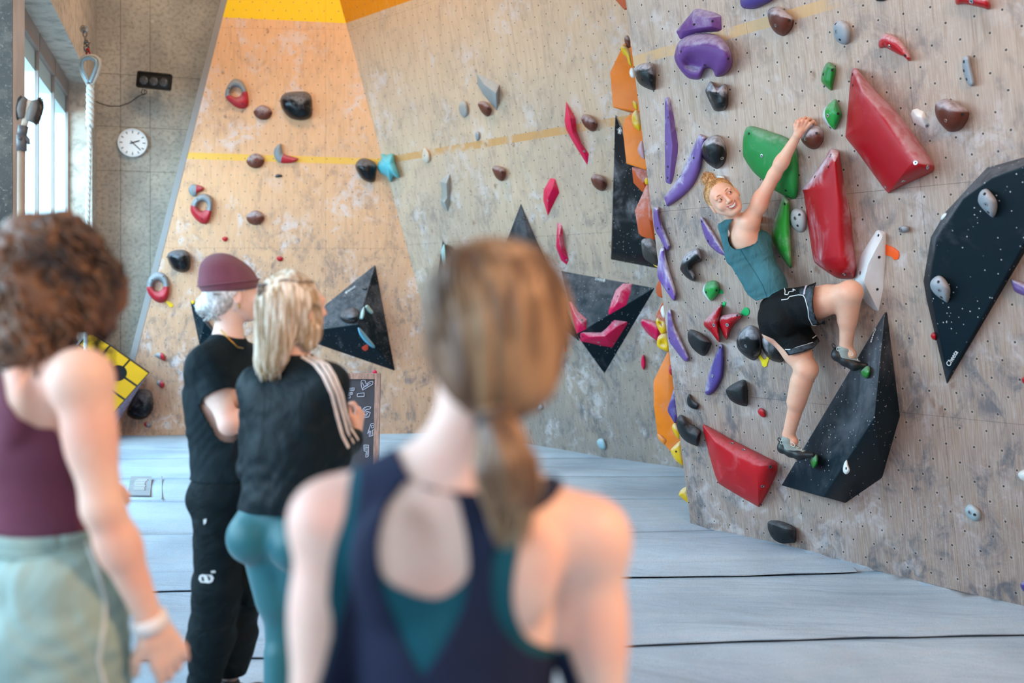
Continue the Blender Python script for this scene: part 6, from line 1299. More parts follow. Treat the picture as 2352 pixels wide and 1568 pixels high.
# ===== person with the maroon beanie
Y2 = 4.0; bf = V((.88, .47, 0)).normalized(); br = V((bf.y, -bf.x, 0))
j = dict(pel=P(524, 1105, Y2), chest=P(512, 905, Y2), neck=P(524, 775, Y2))
j['shR'] = P(474, 836, Y2-.12); j['shL'] = P(562, 828, Y2+.15)
j['elR'] = P(527, 975, Y2-.19); j['wrR'] = P(612, 948, Y2-.06); j['elL'] = P(604, 975, Y2+.14); j['wrL'] = P(600, 935, Y2-.02)
j['hipR'] = P(505, 1145, Y2-.07); j['hipL'] = P(545, 1145, Y2+.08); j['knR'] = P(500, 1350, Y2-.06); j['knL'] = P(548, 1352, Y2+.09); j['anR'] = P(470, 1572, Y2-.05); j['anL'] = P(526, 1572, Y2+.10); j['calfL'] = -bf; j['calfR'] = -bf
hc_ = P(533, 672, Y2); hf = V((.80, .58, .02)).normalized(); hu = (V((-.10, -.05, 1))-hf*V((-.10, -.05, 1)).dot(hf)).normalized(); hr0 = hf.cross(hu)
pr = torso(j, 1.0)[:-2]; A, G = limbs(j, 1.0, 1.08); pr += A+G+[('c', j['neck']+V((0, 0, -.02)), hc_+V((-.01, -.01, -.07)), .056, .05, .035)]+headprims(hc_, hr0, hf, hu, 1.0)
pr += hand(j['wrL'], V((1, .3, 0)), V((0, -1, 0)), 1, 1, .5)+hand(j['wrR'], V((-1, .1, 0)), V((0, -1, 0)), 1, 1, .5)+foot(j['anL'], bf)+foot(j['anR'], bf)
root = mkperson((j['pel'].x, Y2, 0), 'person in a maroon beanie and black T-shirt with baggy black trousers, arms folded'); ORG_ = root.location
v, q = sdf(pr, .0065); pobj('body', v, q, SK2, root, ORG_)
ch, up_ = j['chest'], UP
ts_ = [('e', j['chest']+V((-.01, 0, -.02)), (.165, .138, .20), (br, bf, UP), .05), ('e', lerp(j['pel'], j['chest'], .45), (.158, .135, .19), (br, bf, UP), .05), ('e', j['pel']+V((0, 0, .03)), (.168, .13, .14), (br, bf, UP), .05),
       ('c', j['neck']+V((0, 0, -.035)), j['shL']+V((0, 0, .0)), .054, .055, .05), ('c', j['neck']+V((0, 0, -.035)), j['shR'], .054, .055, .05), ('c', j['shL'], lerp(j['shL'], j['elL'], .50), .064, .066, .03), ('c', j['shR'], lerp(j['shR'], j['elR'], .5), .064, .066, .03)]
tv, tq = sdf(ts_, .0065, nz=(.0022, wr_noise(30, 26, 22, 1)), extra=(torso(j, 1.02)+[('e', j['shL'], (.057,)*3, None, .035), ('e', j['shR'], (.057,)*3, None, .035)], .010))
M_tee = cloth('tee_black', '#091b22', .8, 9, (1, 1, .6)); gx, gy = proj(tv)
gs = []
for s_ in 'LR':
    sh, el = npv(j['sh'+s_]), npv(j['el'+s_]); d_ = (el-sh)/np.linalg.norm(el-sh); gs.append((sh+(el-sh)*.52)@d_-tv@d_+np.where(segd(tv, j['sh'+s_], j['el'+s_]) > .085, 1, 0))
gneck = np.linalg.norm((tv-npv(j['neck']+V((0, 0, .03))))*np.array([1, 1, 1]), axis=1)-.072
a_, b2_ = clipmesh(tv, tq, np.minimum.reduce([gs[0], gs[1], gneck,  tv[:, 2]-(1.56-(1092-683)/600)])); pobj('t_shirt', a_, b2_, M_tee, root, ORG_, .004)
pts = lambda p, q_, r1, r2, k=.03: ('c', p, q_, r1, r2, k)
pl = []
for s_ in 'LR':
    h_, k_, n_ = j['hip'+s_], j['kn'+s_], j['an'+s_]; pl += [pts(h_, k_, .100, .088, .035), pts(k_, lerp(k_, n_, .55), .088, .084), pts(lerp(k_, n_, .5), n_+V((0, 0, .02)), .084, .062)]
pl += [('e', j['pel'], (.168, .128, .14), (br, bf, UP), .04), ('c', P(584, 1312, Y2+.0), P(580, 1370, Y2+.0), .035, .038, .02), ('c', P(462, 1205, Y2), P(462, 1270, Y2), .03, .03, .03)]
tv, tq = sdf(pl, .0065, nz=(.0035, lambda X, Y, Z: np.sin(75*Z+5*np.sin(16*X)+3*np.sin(12*Y))*np.clip(1.1-Z, .15, 1)+.5*np.sin(38*X+34*Z+4*np.sin(9*Z))), extra=(torso(j, 1.0)[:1]+torso(j, .93)[-2:], .006))
a_, b2_ = clipmesh(tv, tq, np.minimum(tv[:, 2]-.085, 1.56-(1075-683)/600-tv[:, 2])); M_cargo = cloth('cargo_black', '#08171c', .8, 10, (1, 1, 1.6)); pobj('trousers', a_, b2_, M_cargo, root, ORG_, .004)
ctr = BVHTree.FromPolygons([tuple(p) for p in a_], [tuple(int(k) for k in f_) for f_ in b2_])
def decal(tree, poly, name, mt, root, ORG_, th=.002, lab=None):
    vs = []
    for p in poly:
        r_ = ray(*p).normalized(); loc, nn, _, _ = tree.ray_cast(CP, r_)
        if not loc: return None
        vs.append(loc+(-r_)*.003-ORG_)
    n = len(vs); me = newmesh(name, vs+[p+V((0, .003, 0)) for p in vs], [tuple(range(n)), tuple(range(2*n-1, n-1, -1))]+[(i, (i+1) % n, (i+1) % n+n, i+n) for i in range(n)], mt); fixn(me); return obj(name, me, root)
decal(ctr, [(458, 1322), (464, 1319), (486, 1320), (491, 1327), (488, 1336), (480, 1339), (461, 1337), (456, 1330)], 'logo_patch', M_white, root, ORG_)
decal(ctr, [(484, 1311), (494, 1310), (495, 1315), (485, 1316)], 'small_tag', M_white, root, ORG_)
decal(ctr, [(467, 1193), (474, 1191), (473, 1200), (468, 1205)], 'pocket_zip_pull', M_white, root, ORG_)
for k_, (a0, b0) in enumerate((((462, 1324), (468, 1334)), ((476, 1324), (484, 1334)))): decal(ctr, [a0, (a0[0]+5, a0[1]), (b0[0]+1, b0[1]), (b0[0]-5, b0[1])], 'patch_print', M_shoe, root, ORG_)
# beanie, hair, bun, jewellery
HL = lambda x, y, z: hc_+hr0*x+hf*y+hu*z
bp_ = [('e', HL(0, -.015, .045), (.092, .108, .085), (hr0, hf, hu), .02), ('e', HL(0, -.050, .098), (.062, .062, .050), (hr0, hf, hu), .05), ('e', HL(0, -.012, .035), (.095, .112, .045), (hr0, hf, hu), .02)]
tv, tq = sdf(bp_, .005); loc_ = (tv-npv(hc_)); hz_ = loc_@npv(hu); hy_ = loc_@npv(hf); a_, b2_ = clipmesh(tv, tq, hz_-(.008+.10*hy_))
M_bean = mat('beanie_knit', '#7c3a50', .9, bump=.8, bscale=90, bstretch=(6, 6, .6), var=.1, sheen=.3); pobj('beanie', a_, b2_, M_bean, root, ORG_, .004)
b_ = MB(); rim = []
for i in range(49):
    a = 2*math.pi*i/48; y_ = -.013+.117*math.sin(a); rim.append(HL(.100*math.cos(a), y_, .040+.10*y_)-ORG_)
b_.tube(rim, .0035, 6); b_.build('beanie_fold', M_bean, root, True)
hp = [('e', HL(0, -.022, .0), (.083, .090, .070), (hr0, hf, hu), .02), ('e', HL(0, -.06, -.045), (.062, .045, .045), (hr0, hf, hu), .03), ('e', HL(0, .085, -.05), (.085, .075, .085), (hr0, hf, hu), .01, 'd'), ('e', HL(.075, .01, -.04), (.02, .035, .04), (hr0, hf, hu), .01, 'd'), ('e', HL(-.075, .01, -.04), (.02, .035, .04), (hr0, hf, hu), .01, 'd')]
M_h3 = hairmat('hair_platinum', '#a6a8a8', '#e8ecee', 50, (1, 1, .6), .4)
bunc = P(474, 703, Y2-.02); hp += [('e', bunc, (.040, .040, .034), None, .02), ('c', bunc, HL(0, -.08, -.035), .025, .03, .03)]
hv, hq = sdf(hp, .005); pobj('hair', hv, hq, M_h3, root, ORG_); paths = []
for i in range(70):
    pp = []; a0 = rng.uniform(0, 6.28); R_ = rng.uniform(.028, .045); ax = V(rng.normal(size=3)).normalized(); o1 = ax.orthogonal().normalized(); o2 = ax.cross(o1)
    for t in np.linspace(0, 2.2, 9): pp.append(bunc+(o1*math.cos(a0+t)+o2*math.sin(a0+t))*R_)
    paths.append(pp)
for i in range(40):
    a = rng.uniform(-1, 1); p0 = HL(.083*math.sin(a*1.4), -.02-.085*math.cos(a), .0); pp = [p0, p0.lerp(bunc, .4)+V((0, -.01, -.012)), bunc]; paths.append(resample(pp, 8))
for i in range(26):
    p0 = HL(rng.uniform(-.05, .05), -.085, -.04); paths.append([p0, p0+V((rng.uniform(-.01, .02), -.01, -.03)), p0+V((rng.uniform(-.02, .03), -.005, -.065))])
strands(paths, .0022, ORG_, 'hair_strands', M_h3, root)['kind'] = 'stuff'
M_gold = mat('gold', '#c9a45a', .3, metal=1); b_ = MB()
neckc = [P(507, 757, Y2-.085), P(520, 772, Y2-.10), P(545, 797, Y2-.085), P(560, 800, Y2-.02)]; b_.tube([p-ORG_ for p in resample(neckc, 16)], .003, 5); b_.build('necklace', M_gold, root, True)
ear = HL(.082, -.004, -.052); b_ = MB(); b_.torus(ear-ORG_, (1, 0, .1), .008, .0022, 14, 6); b_.build('earring', M_gold, root, True)
for s_ in 'LR':
    sv, sq = sdf(foot(j['an'+s_], bf, 1.25), .006); a_, b2_ = clipmesh(sv, sq, sv[:, 2]-.001); pobj('shoe', a_, b2_, M_shoe, root, ORG_)

# ===== blonde person in the tracksuit jacket
Y3 = 3.4; bf = V((.40, .91, 0)).normalized(); br = V((bf.y, -bf.x, 0))
j = dict(pel=P(648, 1195, Y3), chest=P(672, 985, Y3), neck=P(678, 838, Y3))
j['shL'] = P(594, 890, Y3+.04); j['shR'] = P(752, 882, Y3-.05); j['elR'] = P(768, 1040, Y3+.0); j['wrR'] = P(816, 998, Y3+.24); j['elL'] = P(585, 1075, Y3+.10); j['wrL'] = P(690, 1045, Y3+.24)
j['hipL'] = P(618, 1235, Y3+.01); j['hipR'] = P(690, 1240, Y3-.01); j['knL'] = P(652, 1455, Y3+.03); j['knR'] = P(712, 1455, Y3+.03); j['anL'] = P(636, 1715, Y3-.03); j['anR'] = P(715, 1715, Y3-.03); j['calfL'] = -bf; j['calfR'] = -bf
hc_ = P(677, 700, Y3); hf = V((.80, .60, .0)).normalized(); hu = UP; hr0 = hf.cross(hu)
pr = torso(j, .97, .95); A, G = limbs(j, .97); pr += A+G+[('c', j['neck']+V((0, 0, -.02)), hc_+V((-.01, -.01, -.07)), .052, .046, .035)]+headprims(hc_, hr0, hf, hu, .97)
pr += hand(j['wrR'], V((.15, .35, .9)), V((-.9, .2, .2)), 1, 1, 1.15, .01)+hand(j['wrL'], V((1, .3, 0)), V((0, -1, 0)), 1, 1, .6)+foot(j['anL'], bf)+foot(j['anR'], bf)
root = mkperson((j['pel'].x, Y3, 0), 'blonde person in a black track jacket with white sleeve stripes and teal leggings'); ORG_ = root.location
v, q = sdf(pr, .006); pobj('body', v, q, SK1, root, ORG_); nrm = normals(v, q)
v1 = v+nrm*.004; hm = 1.56-(1150-683)/706; a_, b2_ = clipmesh(v1, q, np.minimum.reduce([hm-v[:, 2], v[:, 2]-.12, np.minimum(segd(v, j['elR'], j['wrR'])-.05, segd(v, j['wrL'], j['elL'])-.05), segd(v, j['wrR'], j['wrR']+V((0, 0, .1)))-.1, segd(v, j['wrL'], j['wrL']+V((.1, 0, 0)))-.1]))
pobj('leggings', a_, b2_, mat('leggings_teal', '#12616c', .5, var=.08, sheen=.2), root, ORG_)
jk = [('e', j['chest'], (.160, .122, .19), (br, bf, UP), .05), ('e', lerp(j['pel'], j['chest'], .5), (.150, .122, .18), (br, bf, UP), .05), ('e', lerp(j['pel'], j['chest'], .22), (.150, .12, .10), (br, bf, UP), .04),
      ('c', j['neck']+V((0, 0, -.03)), j['shL'], .052, .053, .05), ('c', j['neck']+V((0, 0, -.03)), j['shR'], .052, .053, .05)]
for s_ in 'LR':
    sh, el, wr = j['sh'+s_], j['el'+s_], j['wr'+s_]; jk += [('e', sh, (.062,)*3, None, .03), ('c', sh, el, .060, .056, .03), ('c', el, lerp(el, wr, .6), .056, .05, .02), ('c', lerp(el, wr, .6), lerp(el, wr, .93), .046, .032, .02)]
jk += [('c', j['neck']+V((0, 0, -.02)), j['neck']+V((0, .0, .03)), .060, .055, .02)]
tv, tq = sdf(jk, .006, nz=(.0022, wr_noise(26, 24, 20, 2)), extra=(torso(j, .97, .95)[:-2]+[('e', j['shL'], (.055,)*3, None, .03), ('e', j['shR'], (.055,)*3, None, .03)], .010))
gcut = tv[:, 2]-(1.56-(1166-683)/706); M_jk = cloth('jacket_black', '#081a21', .9, 8, (1, 1, .6), .55, .1, 0)
a_, b2_ = clipmesh(tv, tq, np.minimum(gcut, j['neck'].z+.035-tv[:, 2]+np.where(segd(tv, j['wrR'], j['elR']) < .08, .5, 0))); pobj('track_jacket', a_, b2_, M_jk, root, ORG_, .004)
jt = BVHTree.FromPolygons([tuple(p) for p in a_], [tuple(int(k) for k in f_) for f_ in b2_])
def stripe(tree, pts, w, mt, root, ORG_, name='stripe', n=60):
    out = []
    for i, p in enumerate(resample([V((x, y, 0)) for x, y in pts], n)):
        r_ = ray(p.x, p.y).normalized(); loc, nn, _, _ = tree.ray_cast(CP, r_)
        if loc: out.append((loc+nn*.0025-ORG_, nn))
    vs = []; fs = []
    for i, (p, nn) in enumerate(out):
        t = (out[min(i+1, len(out)-1)][0]-out[max(i-1, 0)][0]).normalized(); s = t.cross(nn).normalized(); vs += [p+s*w/2, p-s*w/2, p-s*w/2-nn*.004, p+s*w/2-nn*.004]
    for i in range(len(out)-1):
        if (out[i+1][0]-out[i][0]).length > .05: continue
        for k in range(4): fs.append((i*4+k, i*4+(k+1) % 4, i*4+4+(k+1) % 4, i*4+4+k))
    if len(vs) < 8: return
    me = newmesh(name, vs, fs, mt, False); fixn(me); return obj(name, me, root)
M_wst = mat('stripe_white', '#d9d2cd', .7)
for pts in ([(692, 818), (722, 836), (742, 862), (762, 905), (774, 955), (786, 1000), (800, 1028)], [(705, 816), (738, 836), (755, 862), (775, 905), (788, 955), (798, 992), (812, 1018)], [(718, 818), (752, 838), (768, 864), (785, 905), (796, 955), (806, 985), (822, 1010)]):
    stripe(jt, pts, .011, M_wst, root, ORG_)
HL = lambda x, y, z: hc_+hr0*x+hf*y+hu*z
hp = [('e', HL(0, -.020, .022), (.084, .102, .085), (hr0, hf, hu), .02), ('e', HL(0, -.055, -.04), (.085, .065, .09), (hr0, hf, hu), .04), ('e', HL(.0, -.075, -.12), (.092, .045, .08), (hr0, hf, hu), .04), ('e', HL(-.01, -.088, -.185), (.080, .034, .055), (hr0, hf, hu), .03),
      ('e', HL(.065, .02, -.05), (.028, .05, .10), (hr0, hf, hu), .02), ('e', HL(-.065, .02, -.05), (.028, .05, .10), (hr0, hf, hu), .02), ('e', HL(0, .10, -.04), (.075, .055, .085), (hr0, hf, hu), .012, 'd'), ('e', HL(.085, .035, -.035), (.022, .028, .035), (hr0, hf, hu), .01, 'd')]
M_h4 = hairmat('hair_blonde', '#a48a68', '#e6dccb', 55, (1, 1, .15), .4)
hv, hq = sdf(hp, .005, nz=(.002, lambda X, Y, Z: np.sin(300*X+150*Y+20*Z))); pobj('hair', hv, hq, M_h4, root, ORG_)
hbv = BVHTree.FromPolygons([tuple(p) for p in hv], [tuple(int(k) for k in f_) for f_ in hq]); paths = []
for i in range(280):
    a = rng.uniform(2.2, 7.2); dr = (hr0*math.cos(a)+hf*math.sin(a)); pp = []; z0 = rng.uniform(-.02, .06); z1 = rng.uniform(-.25, -.20); wv = rng.uniform(0, 6)
    for t in np.linspace(0, 1, 12):
        z_ = z0+(z1-z0)*t; cz = HL(0, -.05-.03*t, z_); loc, nn, _, _ = hbv.ray_cast(cz+dr*.3, -dr)
        if loc is None: pp.append(pp[-1]+V((0, 0, -.02)) if pp else cz+dr*.05); continue
        if loc.z < 0: continue
        pp.append(loc+dr*(.001+.0025*math.sin(wv+t*8)))
    if len(pp) > 5 and all((pp[k]-pp[k+1]).length < .06 for k in range(len(pp)-1)): paths.append(pp)
clipc = P(612, 668, Y3-.06)
for i in range(90):
    a = rng.uniform(-.2, 2.6); p0 = HL(.075*math.cos(a)*1.0, -.0+.06*math.sin(a), .075); mid = p0.lerp(clipc, .5); d = (mid-HL(0, -.02, .02)).normalized(); mid = HL(0, -.02, .02)+d*.104; paths.append(resample([p0, mid, clipc], 9))
strands(paths, .0024, ORG_, 'hair_strands', M_h4, root)['kind'] = 'stuff'
b_ = MB(); cl_ = clipc-ORG_+V((0, -.01, 0))
for k_ in range(5): b_.tube([cl_+V((-.02+.01*k_, -.002, .022)), cl_+V((-.018+.01*k_, -.02, .0)), cl_+V((-.02+.01*k_, -.004, -.024))], [.004, .0045, .003], 6)
b_.tube([cl_+V((-.024, -.004, .018)), cl_+V((.026, -.004, .018))], .006, 6); b_.build('hair_claw_clip', mat('clip_tortoise', '#2c3238', .25, col2='#6d5a4c', vscale=60), root, True)
b_ = MB(); b_.torus(HL(.078, -.004, -.055)-ORG_, (1, 0, .1), .010, .0022, 14, 6); b_.build('earring', M_gold, root, True)
for s_ in 'LR':
    sv, sq = sdf(foot(j['an'+s_], bf, 1.2), .006); a_, b2_ = clipmesh(sv, sq, sv[:, 2]-.001); pobj('shoe', a_, b2_, M_shoe, root, ORG_)

# ===== the climber
j = dict(pel=P(1800, 722, 6.05), chest=P(1728, 575, 6.20), neck=P(1688, 506, 6.23), shR=P(1722, 508, 6.10), shL=P(1678, 528, 6.38),
         elR=P(1778, 402, 5.98), wrR=P(1833, 308, 5.835), elL=P(1712, 585, 6.42), wrL=P(1742, 515, 6.41),
         hipR=P(1822, 712, 5.97), hipL=P(1796, 742, 6.12), knR=P(1953, 672, 5.66), anR=P(1943, 795, 5.80), knL=P(1852, 848, 5.98), anL=P(1811, 998, 6.16))
j['calfR'] = norm(P(1900, 740, 5.9)-P(1950, 735, 5.72)); j['calfL'] = V((-.8, -.2, 0)).normalized()
T_ = torso(j, .95, .96, .65); pr = T_[:8]+T_[10:]+[('e', P(1712, 537, 6.15), (.062, .07, .085), None, .06)]; A, G = limbs(j, .95, 1.13, 1.30); pr += A+G
hc_ = P(1660, 453, 6.11)
cv = norm(CP-hc_); roll = math.radians(38)
hf = (cv+V((.135, 0, .05))).normalized(); hu = V((-math.sin(roll), 0, math.cos(roll))); hu = (hu-hf*hu.dot(hf)).normalized(); hr0 = hf.cross(hu)
pr += [('c', j['neck']+V((0, .0, -.015)), hc_-hu*.055-hf*.005, .050, .044, .03)]
pr2 = headprims(hc_, hr0, hf, hu, 1.13)
# gripping hand, fingers hooked over the brown hold
wr = j['wrR']; H = lambda x, y, Y: P(x, y, Y)
hp_ = [('c', wr, H(1838, 299, 5.825), .024, .026, .012)]
mc = [H(1834.5, 280.5, 5.800), H(1843.5, 277.5, 5.797), H(1852.5, 278.5, 5.795), H(1860, 284, 5.797)]
pi_ = [H(1839, 273, 5.835), H(1849, 270, 5.835), H(1859, 272, 5.833), H(1868, 279, 5.833)]
di_ = [H(1845, 275.5, 5.868), H(1855, 274, 5.868), H(1865, 277, 5.862), H(1873, 284, 5.855)]
ti_ = [H(1850, 281, 5.885), H(1859, 281, 5.885), H(1868, 284, 5.88), H(1874, 291, 5.866)]
for i in range(4):
    hp_ += [('c', lerp(wr, H(1838, 299, 5.82), .6)+V(((i-1.5)*.009, 0, 0)), mc[i], .0145, .0112, .007), ('c', mc[i], pi_[i], .0098, .0090, .002), ('c', pi_[i], di_[i], .0088, .0081, .0015), ('c', di_[i], ti_[i], .0079, .0072, .0015)]
th = [H(1829, 297, 5.825), H(1827.5, 287, 5.84), H(1831, 279, 5.862), H(1836, 276, 5.88)]
for a, b, r1, r2 in ((0, 1, .015, .0125), (1, 2, .0115, .0105), (2, 3, .0102, .009)): hp_.append(('c', th[a], th[b], r1, r2, .006))
pr3 = [('c', lerp(j['elR'], wr, .72), wr, .022, .0236, .01)]+hp_
pr += hand(j['wrL'], V((.3, .1, .9)), V((.8, .55, 0)), 1, .95, .7)
dR = norm(P(1992, 842, 5.75)-P(1922, 806, 5.82)); dL = norm(P(1870, 1042, 6.07)-P(1795, 1018, 6.19))
root = mkperson(j['pel'], 'climber in a teal tank top and black shorts, smiling back over the shoulder'); ORG_ = root.location
bd = pr+[('c', j['anR'], j['anR']+V((0, 0, -.03))+dR*.03, .031, .03, .015), ('c', j['anL'], j['anL']+V((0, 0, -.03))+dL*.03, .031, .03, .015)]
v, q = sdf(bd, .0048); v2, q2 = sdf(pr2, .0022, sm=1); v3, q3 = sdf(pr3, .0021, sm=1)
n0 = len(v); n1_ = n0+len(v2); allv = np.concatenate([v, v2, v3]); allq = np.concatenate([q, q2+n0, q3+n1_]); pobj('body', allv, allq, SK3, root, ORG_)
# tank top
nrm = normals(v, q)
tt = torso(j, .975, .97, .65)+[('c', P(1688, 585, 6.2), P(1752, 688, 6.11), .050, .062, .06)]; tv, tq = sdf(tt, .0052, nz=(.0016, lambda X, Y, Z: np.sin(55*X-70*Z+3*np.sin(30*Z))), extra=(T_[:8]+T_[10:]+[('c', P(1667, 520, 6.22), P(1688, 590, 6.20), .036, .048, .04), ('c', P(1666, 520, 6.2), P(1683, 511, 6.17), .034, .032, .02)]+[a_x for a_x in A if a_x[0] == 'e' and (V(a_x[1])-j['shL']).length < .01], .007)); x, y = proj(tv)
armhole = smooth_poly(zc(9, [(410,770),(398,812),(362,865),(350,935),(358,1000),(398,1042),(450,1036),(520,1012),(562,982),(573,905),(580,840),(600,760),(700,600),(520,560)]))
headcut = zc(9, [(60,700),(60,800),(230,880),(300,850),(330,830),(402,800),(500,740),(500,500)])
hemp = zc(9, [(300,1900),(480,1360),(552,1413),(640,1388),(750,1335),(860,1268),(1200,1000),(1400,1900)])
g_ = np.minimum.reduce([-polysd(x, y, armhole), -polysd(x, y, headcut), -polysd(x, y, hemp)])
farside = (tv-npv(j['chest']))@npv(CP-j['chest'])
up_t = norm(j['neck']-j['pel']); h_t = (tv-npv(j['pel']))@npv(up_t)
L_t = (j['neck']-j['pel']).length
g_ = np.where(farside < -.02, np.minimum((L_t-.04-h_t)*400, 1e3), g_); g_ = np.minimum(g_, (h_t-.05)*400)
a_, b2_ = clipmesh(tv, tq, g_); M_tank = cloth('tank_teal', '#3b6870', .8, 14, (1.2, 1.2, .5)); pobj('tank_top', a_, b2_, M_tank, root, ORG_, .003)
tkt = BVHTree.FromPolygons([tuple(p) for p in a_], [tuple(int(k) for k in f_) for f_ in b2_])
M_seam = mat('seam_dark', '#1d4f57', .7)
stripe(tkt, zc(9, [(440, 1040), (480, 1110), (540, 1200), (600, 1300), (632, 1388)]), .003, M_seam, root, ORG_, 'side_seam', 40)
stripe(tkt, zc(9, [(400, 806), (366, 865), (354, 935), (362, 1002), (400, 1046), (450, 1040), (520, 1016), (564, 986)]), .005, M_seam, root, ORG_, 'armhole_binding', 60)
# strap of the undergarment at the far shoulder
# shorts
sh_ = [('e', lerp(j['pel'], j['chest'], .12), (.142, .112, .09), (norm(j['hipR']-j['hipL']), norm(up_t.cross(norm(j['hipR']-j['hipL']))), up_t), .04), ('e', j['pel'], (.155, .125, .12), (norm(j['hipR']-j['hipL']), norm(up_t.cross(norm(j['hipR']-j['hipL']))), up_t), .04),
       ('c', P(1818, 708, 5.99), P(1872, 700, 5.83), .112, .112, .04), ('c', P(1868, 699, 5.84), P(1884, 696, 5.80), .112, .120, .01), ('c', P(1800, 735, 6.08), P(1840, 800, 6.02), .118, .108, .04), ('c', P(1836, 792, 6.03), P(1848, 826, 6.0), .108, .112, .01), ('e', P(1778, 735, 6.06), (.085, .085, .09), None, .03)]
tv, tq = sdf(sh_, .0055, nz=(.003, lambda X, Y, Z: np.sin(40*X+50*Z+3*np.sin(20*Y))), extra=(torso(j, .95, .96, .8)[:1]+torso(j, .95, .96, .8)[-2:]+[('c', j['hipR'], lerp(j['hipR'], j['knR'], .5), .090, .080, .03), ('c', j['hipL'], lerp(j['hipL'], j['knL'], .6), .090, .076, .03)], .010)); x, y = proj(tv)
keep = zc(10, [(95,250),(130,285),(300,200),(420,130),(440,165),(500,168),(548,150),(530,200),(522,270),(528,360),(548,420),(575,458),(608,430),(620,480),(598,530),(592,560),(560,590),(525,628),(440,655),(348,678),(320,640),(240,560),(60,480)])
g_ = polysd(x, y, keep); kk = npv(norm(j['knR']-j['hipR'])); g_ = np.where(g_ > -8, g_, -8)
a_, b2_ = clipmesh(tv, tq, g_); M_shorts = cloth('shorts_black', '#06080a', .7, 9, (1, 1, 1)); pobj('shorts', a_, b2_, M_shorts, root, ORG_, .004)
stt = BVHTree.FromPolygons([tuple(p) for p in a_], [tuple(int(k) for k in f_) for f_ in b2_])
M_band = mat('shorts_print', '#101418', .7, col2='#3a4652', vscale=45)
def patch(tree, ring_px, name, mt, n=10, lift=.003):      # printed fabric band laid on the shorts
    A_, B_ = ring_px; pa = resample([V((x, y, 0)) for x, y in A_], n*3); pb = resample([V((x, y, 0)) for x, y in B_], n*3); vs = []; ok = []
    M_ = 7
    for i in range(n*3):
        for k in range(M_):
            p = lerp(pa[i], pb[i], k/(M_-1)); r_ = ray(p.x, p.y).normalized(); loc, nn, _, _ = tree.ray_cast(CP, r_)
            ok.append(loc is not None); vs.append((loc-r_*lift-ORG_) if loc else V((0, 0, 0)))
    fs = []
    for i in range(n*3-1):
        for k in range(M_-1):
            ids = (i*M_+k, i*M_+k+1, (i+1)*M_+k+1, (i+1)*M_+k)
            if all(ok[t] for t in ids) and (vs[ids[0]]-vs[ids[2]]).length < .06: fs.append(ids)
    if fs: me = newmesh(name, vs, fs, mt, True); b = bmesh.new(); b.from_mesh(me); bmesh.ops.delete(b, geom=[q_ for q_ in b.verts if not q_.link_faces], context='VERTS'); b.to_mesh(me); b.free(); o = obj(name, me, root); m = o.modifiers.new('s', 'SOLIDIFY'); m.thickness = .001; return o
patch(stt, (zc(10, [(420, 170), (480, 165), (545, 155), (524, 260), (530, 370), (560, 450)]), zc(10, [(430, 238), (455, 238), (468, 262), (490, 340), (497, 410), (520, 460)])), 'hem_print', M_band)
patch(stt, (zc(10, [(335, 640), (430, 612), (520, 585), (580, 540)]), zc(10, [(352, 672), (440, 652), (528, 622), (594, 556)])), 'hem_print', M_band)
for pts in ([(298, 278), (345, 272), (355, 255), (420, 242), (455, 245), (468, 265), (490, 345), (495, 405), (520, 460), (548, 460)], [(325, 634), (370, 634), (430, 612), (480, 598), (522, 583)], [(318, 192), (325, 215), (322, 240), (345, 240), (352, 220), (385, 215), (380, 200), (400, 210)], [(518, 555), (560, 525), (575, 510)]):
    stripe(stt, zc(10, pts), .004, M_white, root, ORG_, 'piping', 50)
stripe(stt, zc(10, [(478, 175), (466, 205), (462, 240)]), .012, mat('care_print', '#b9b0b8', .8), root, ORG_, 'print_label', 20)
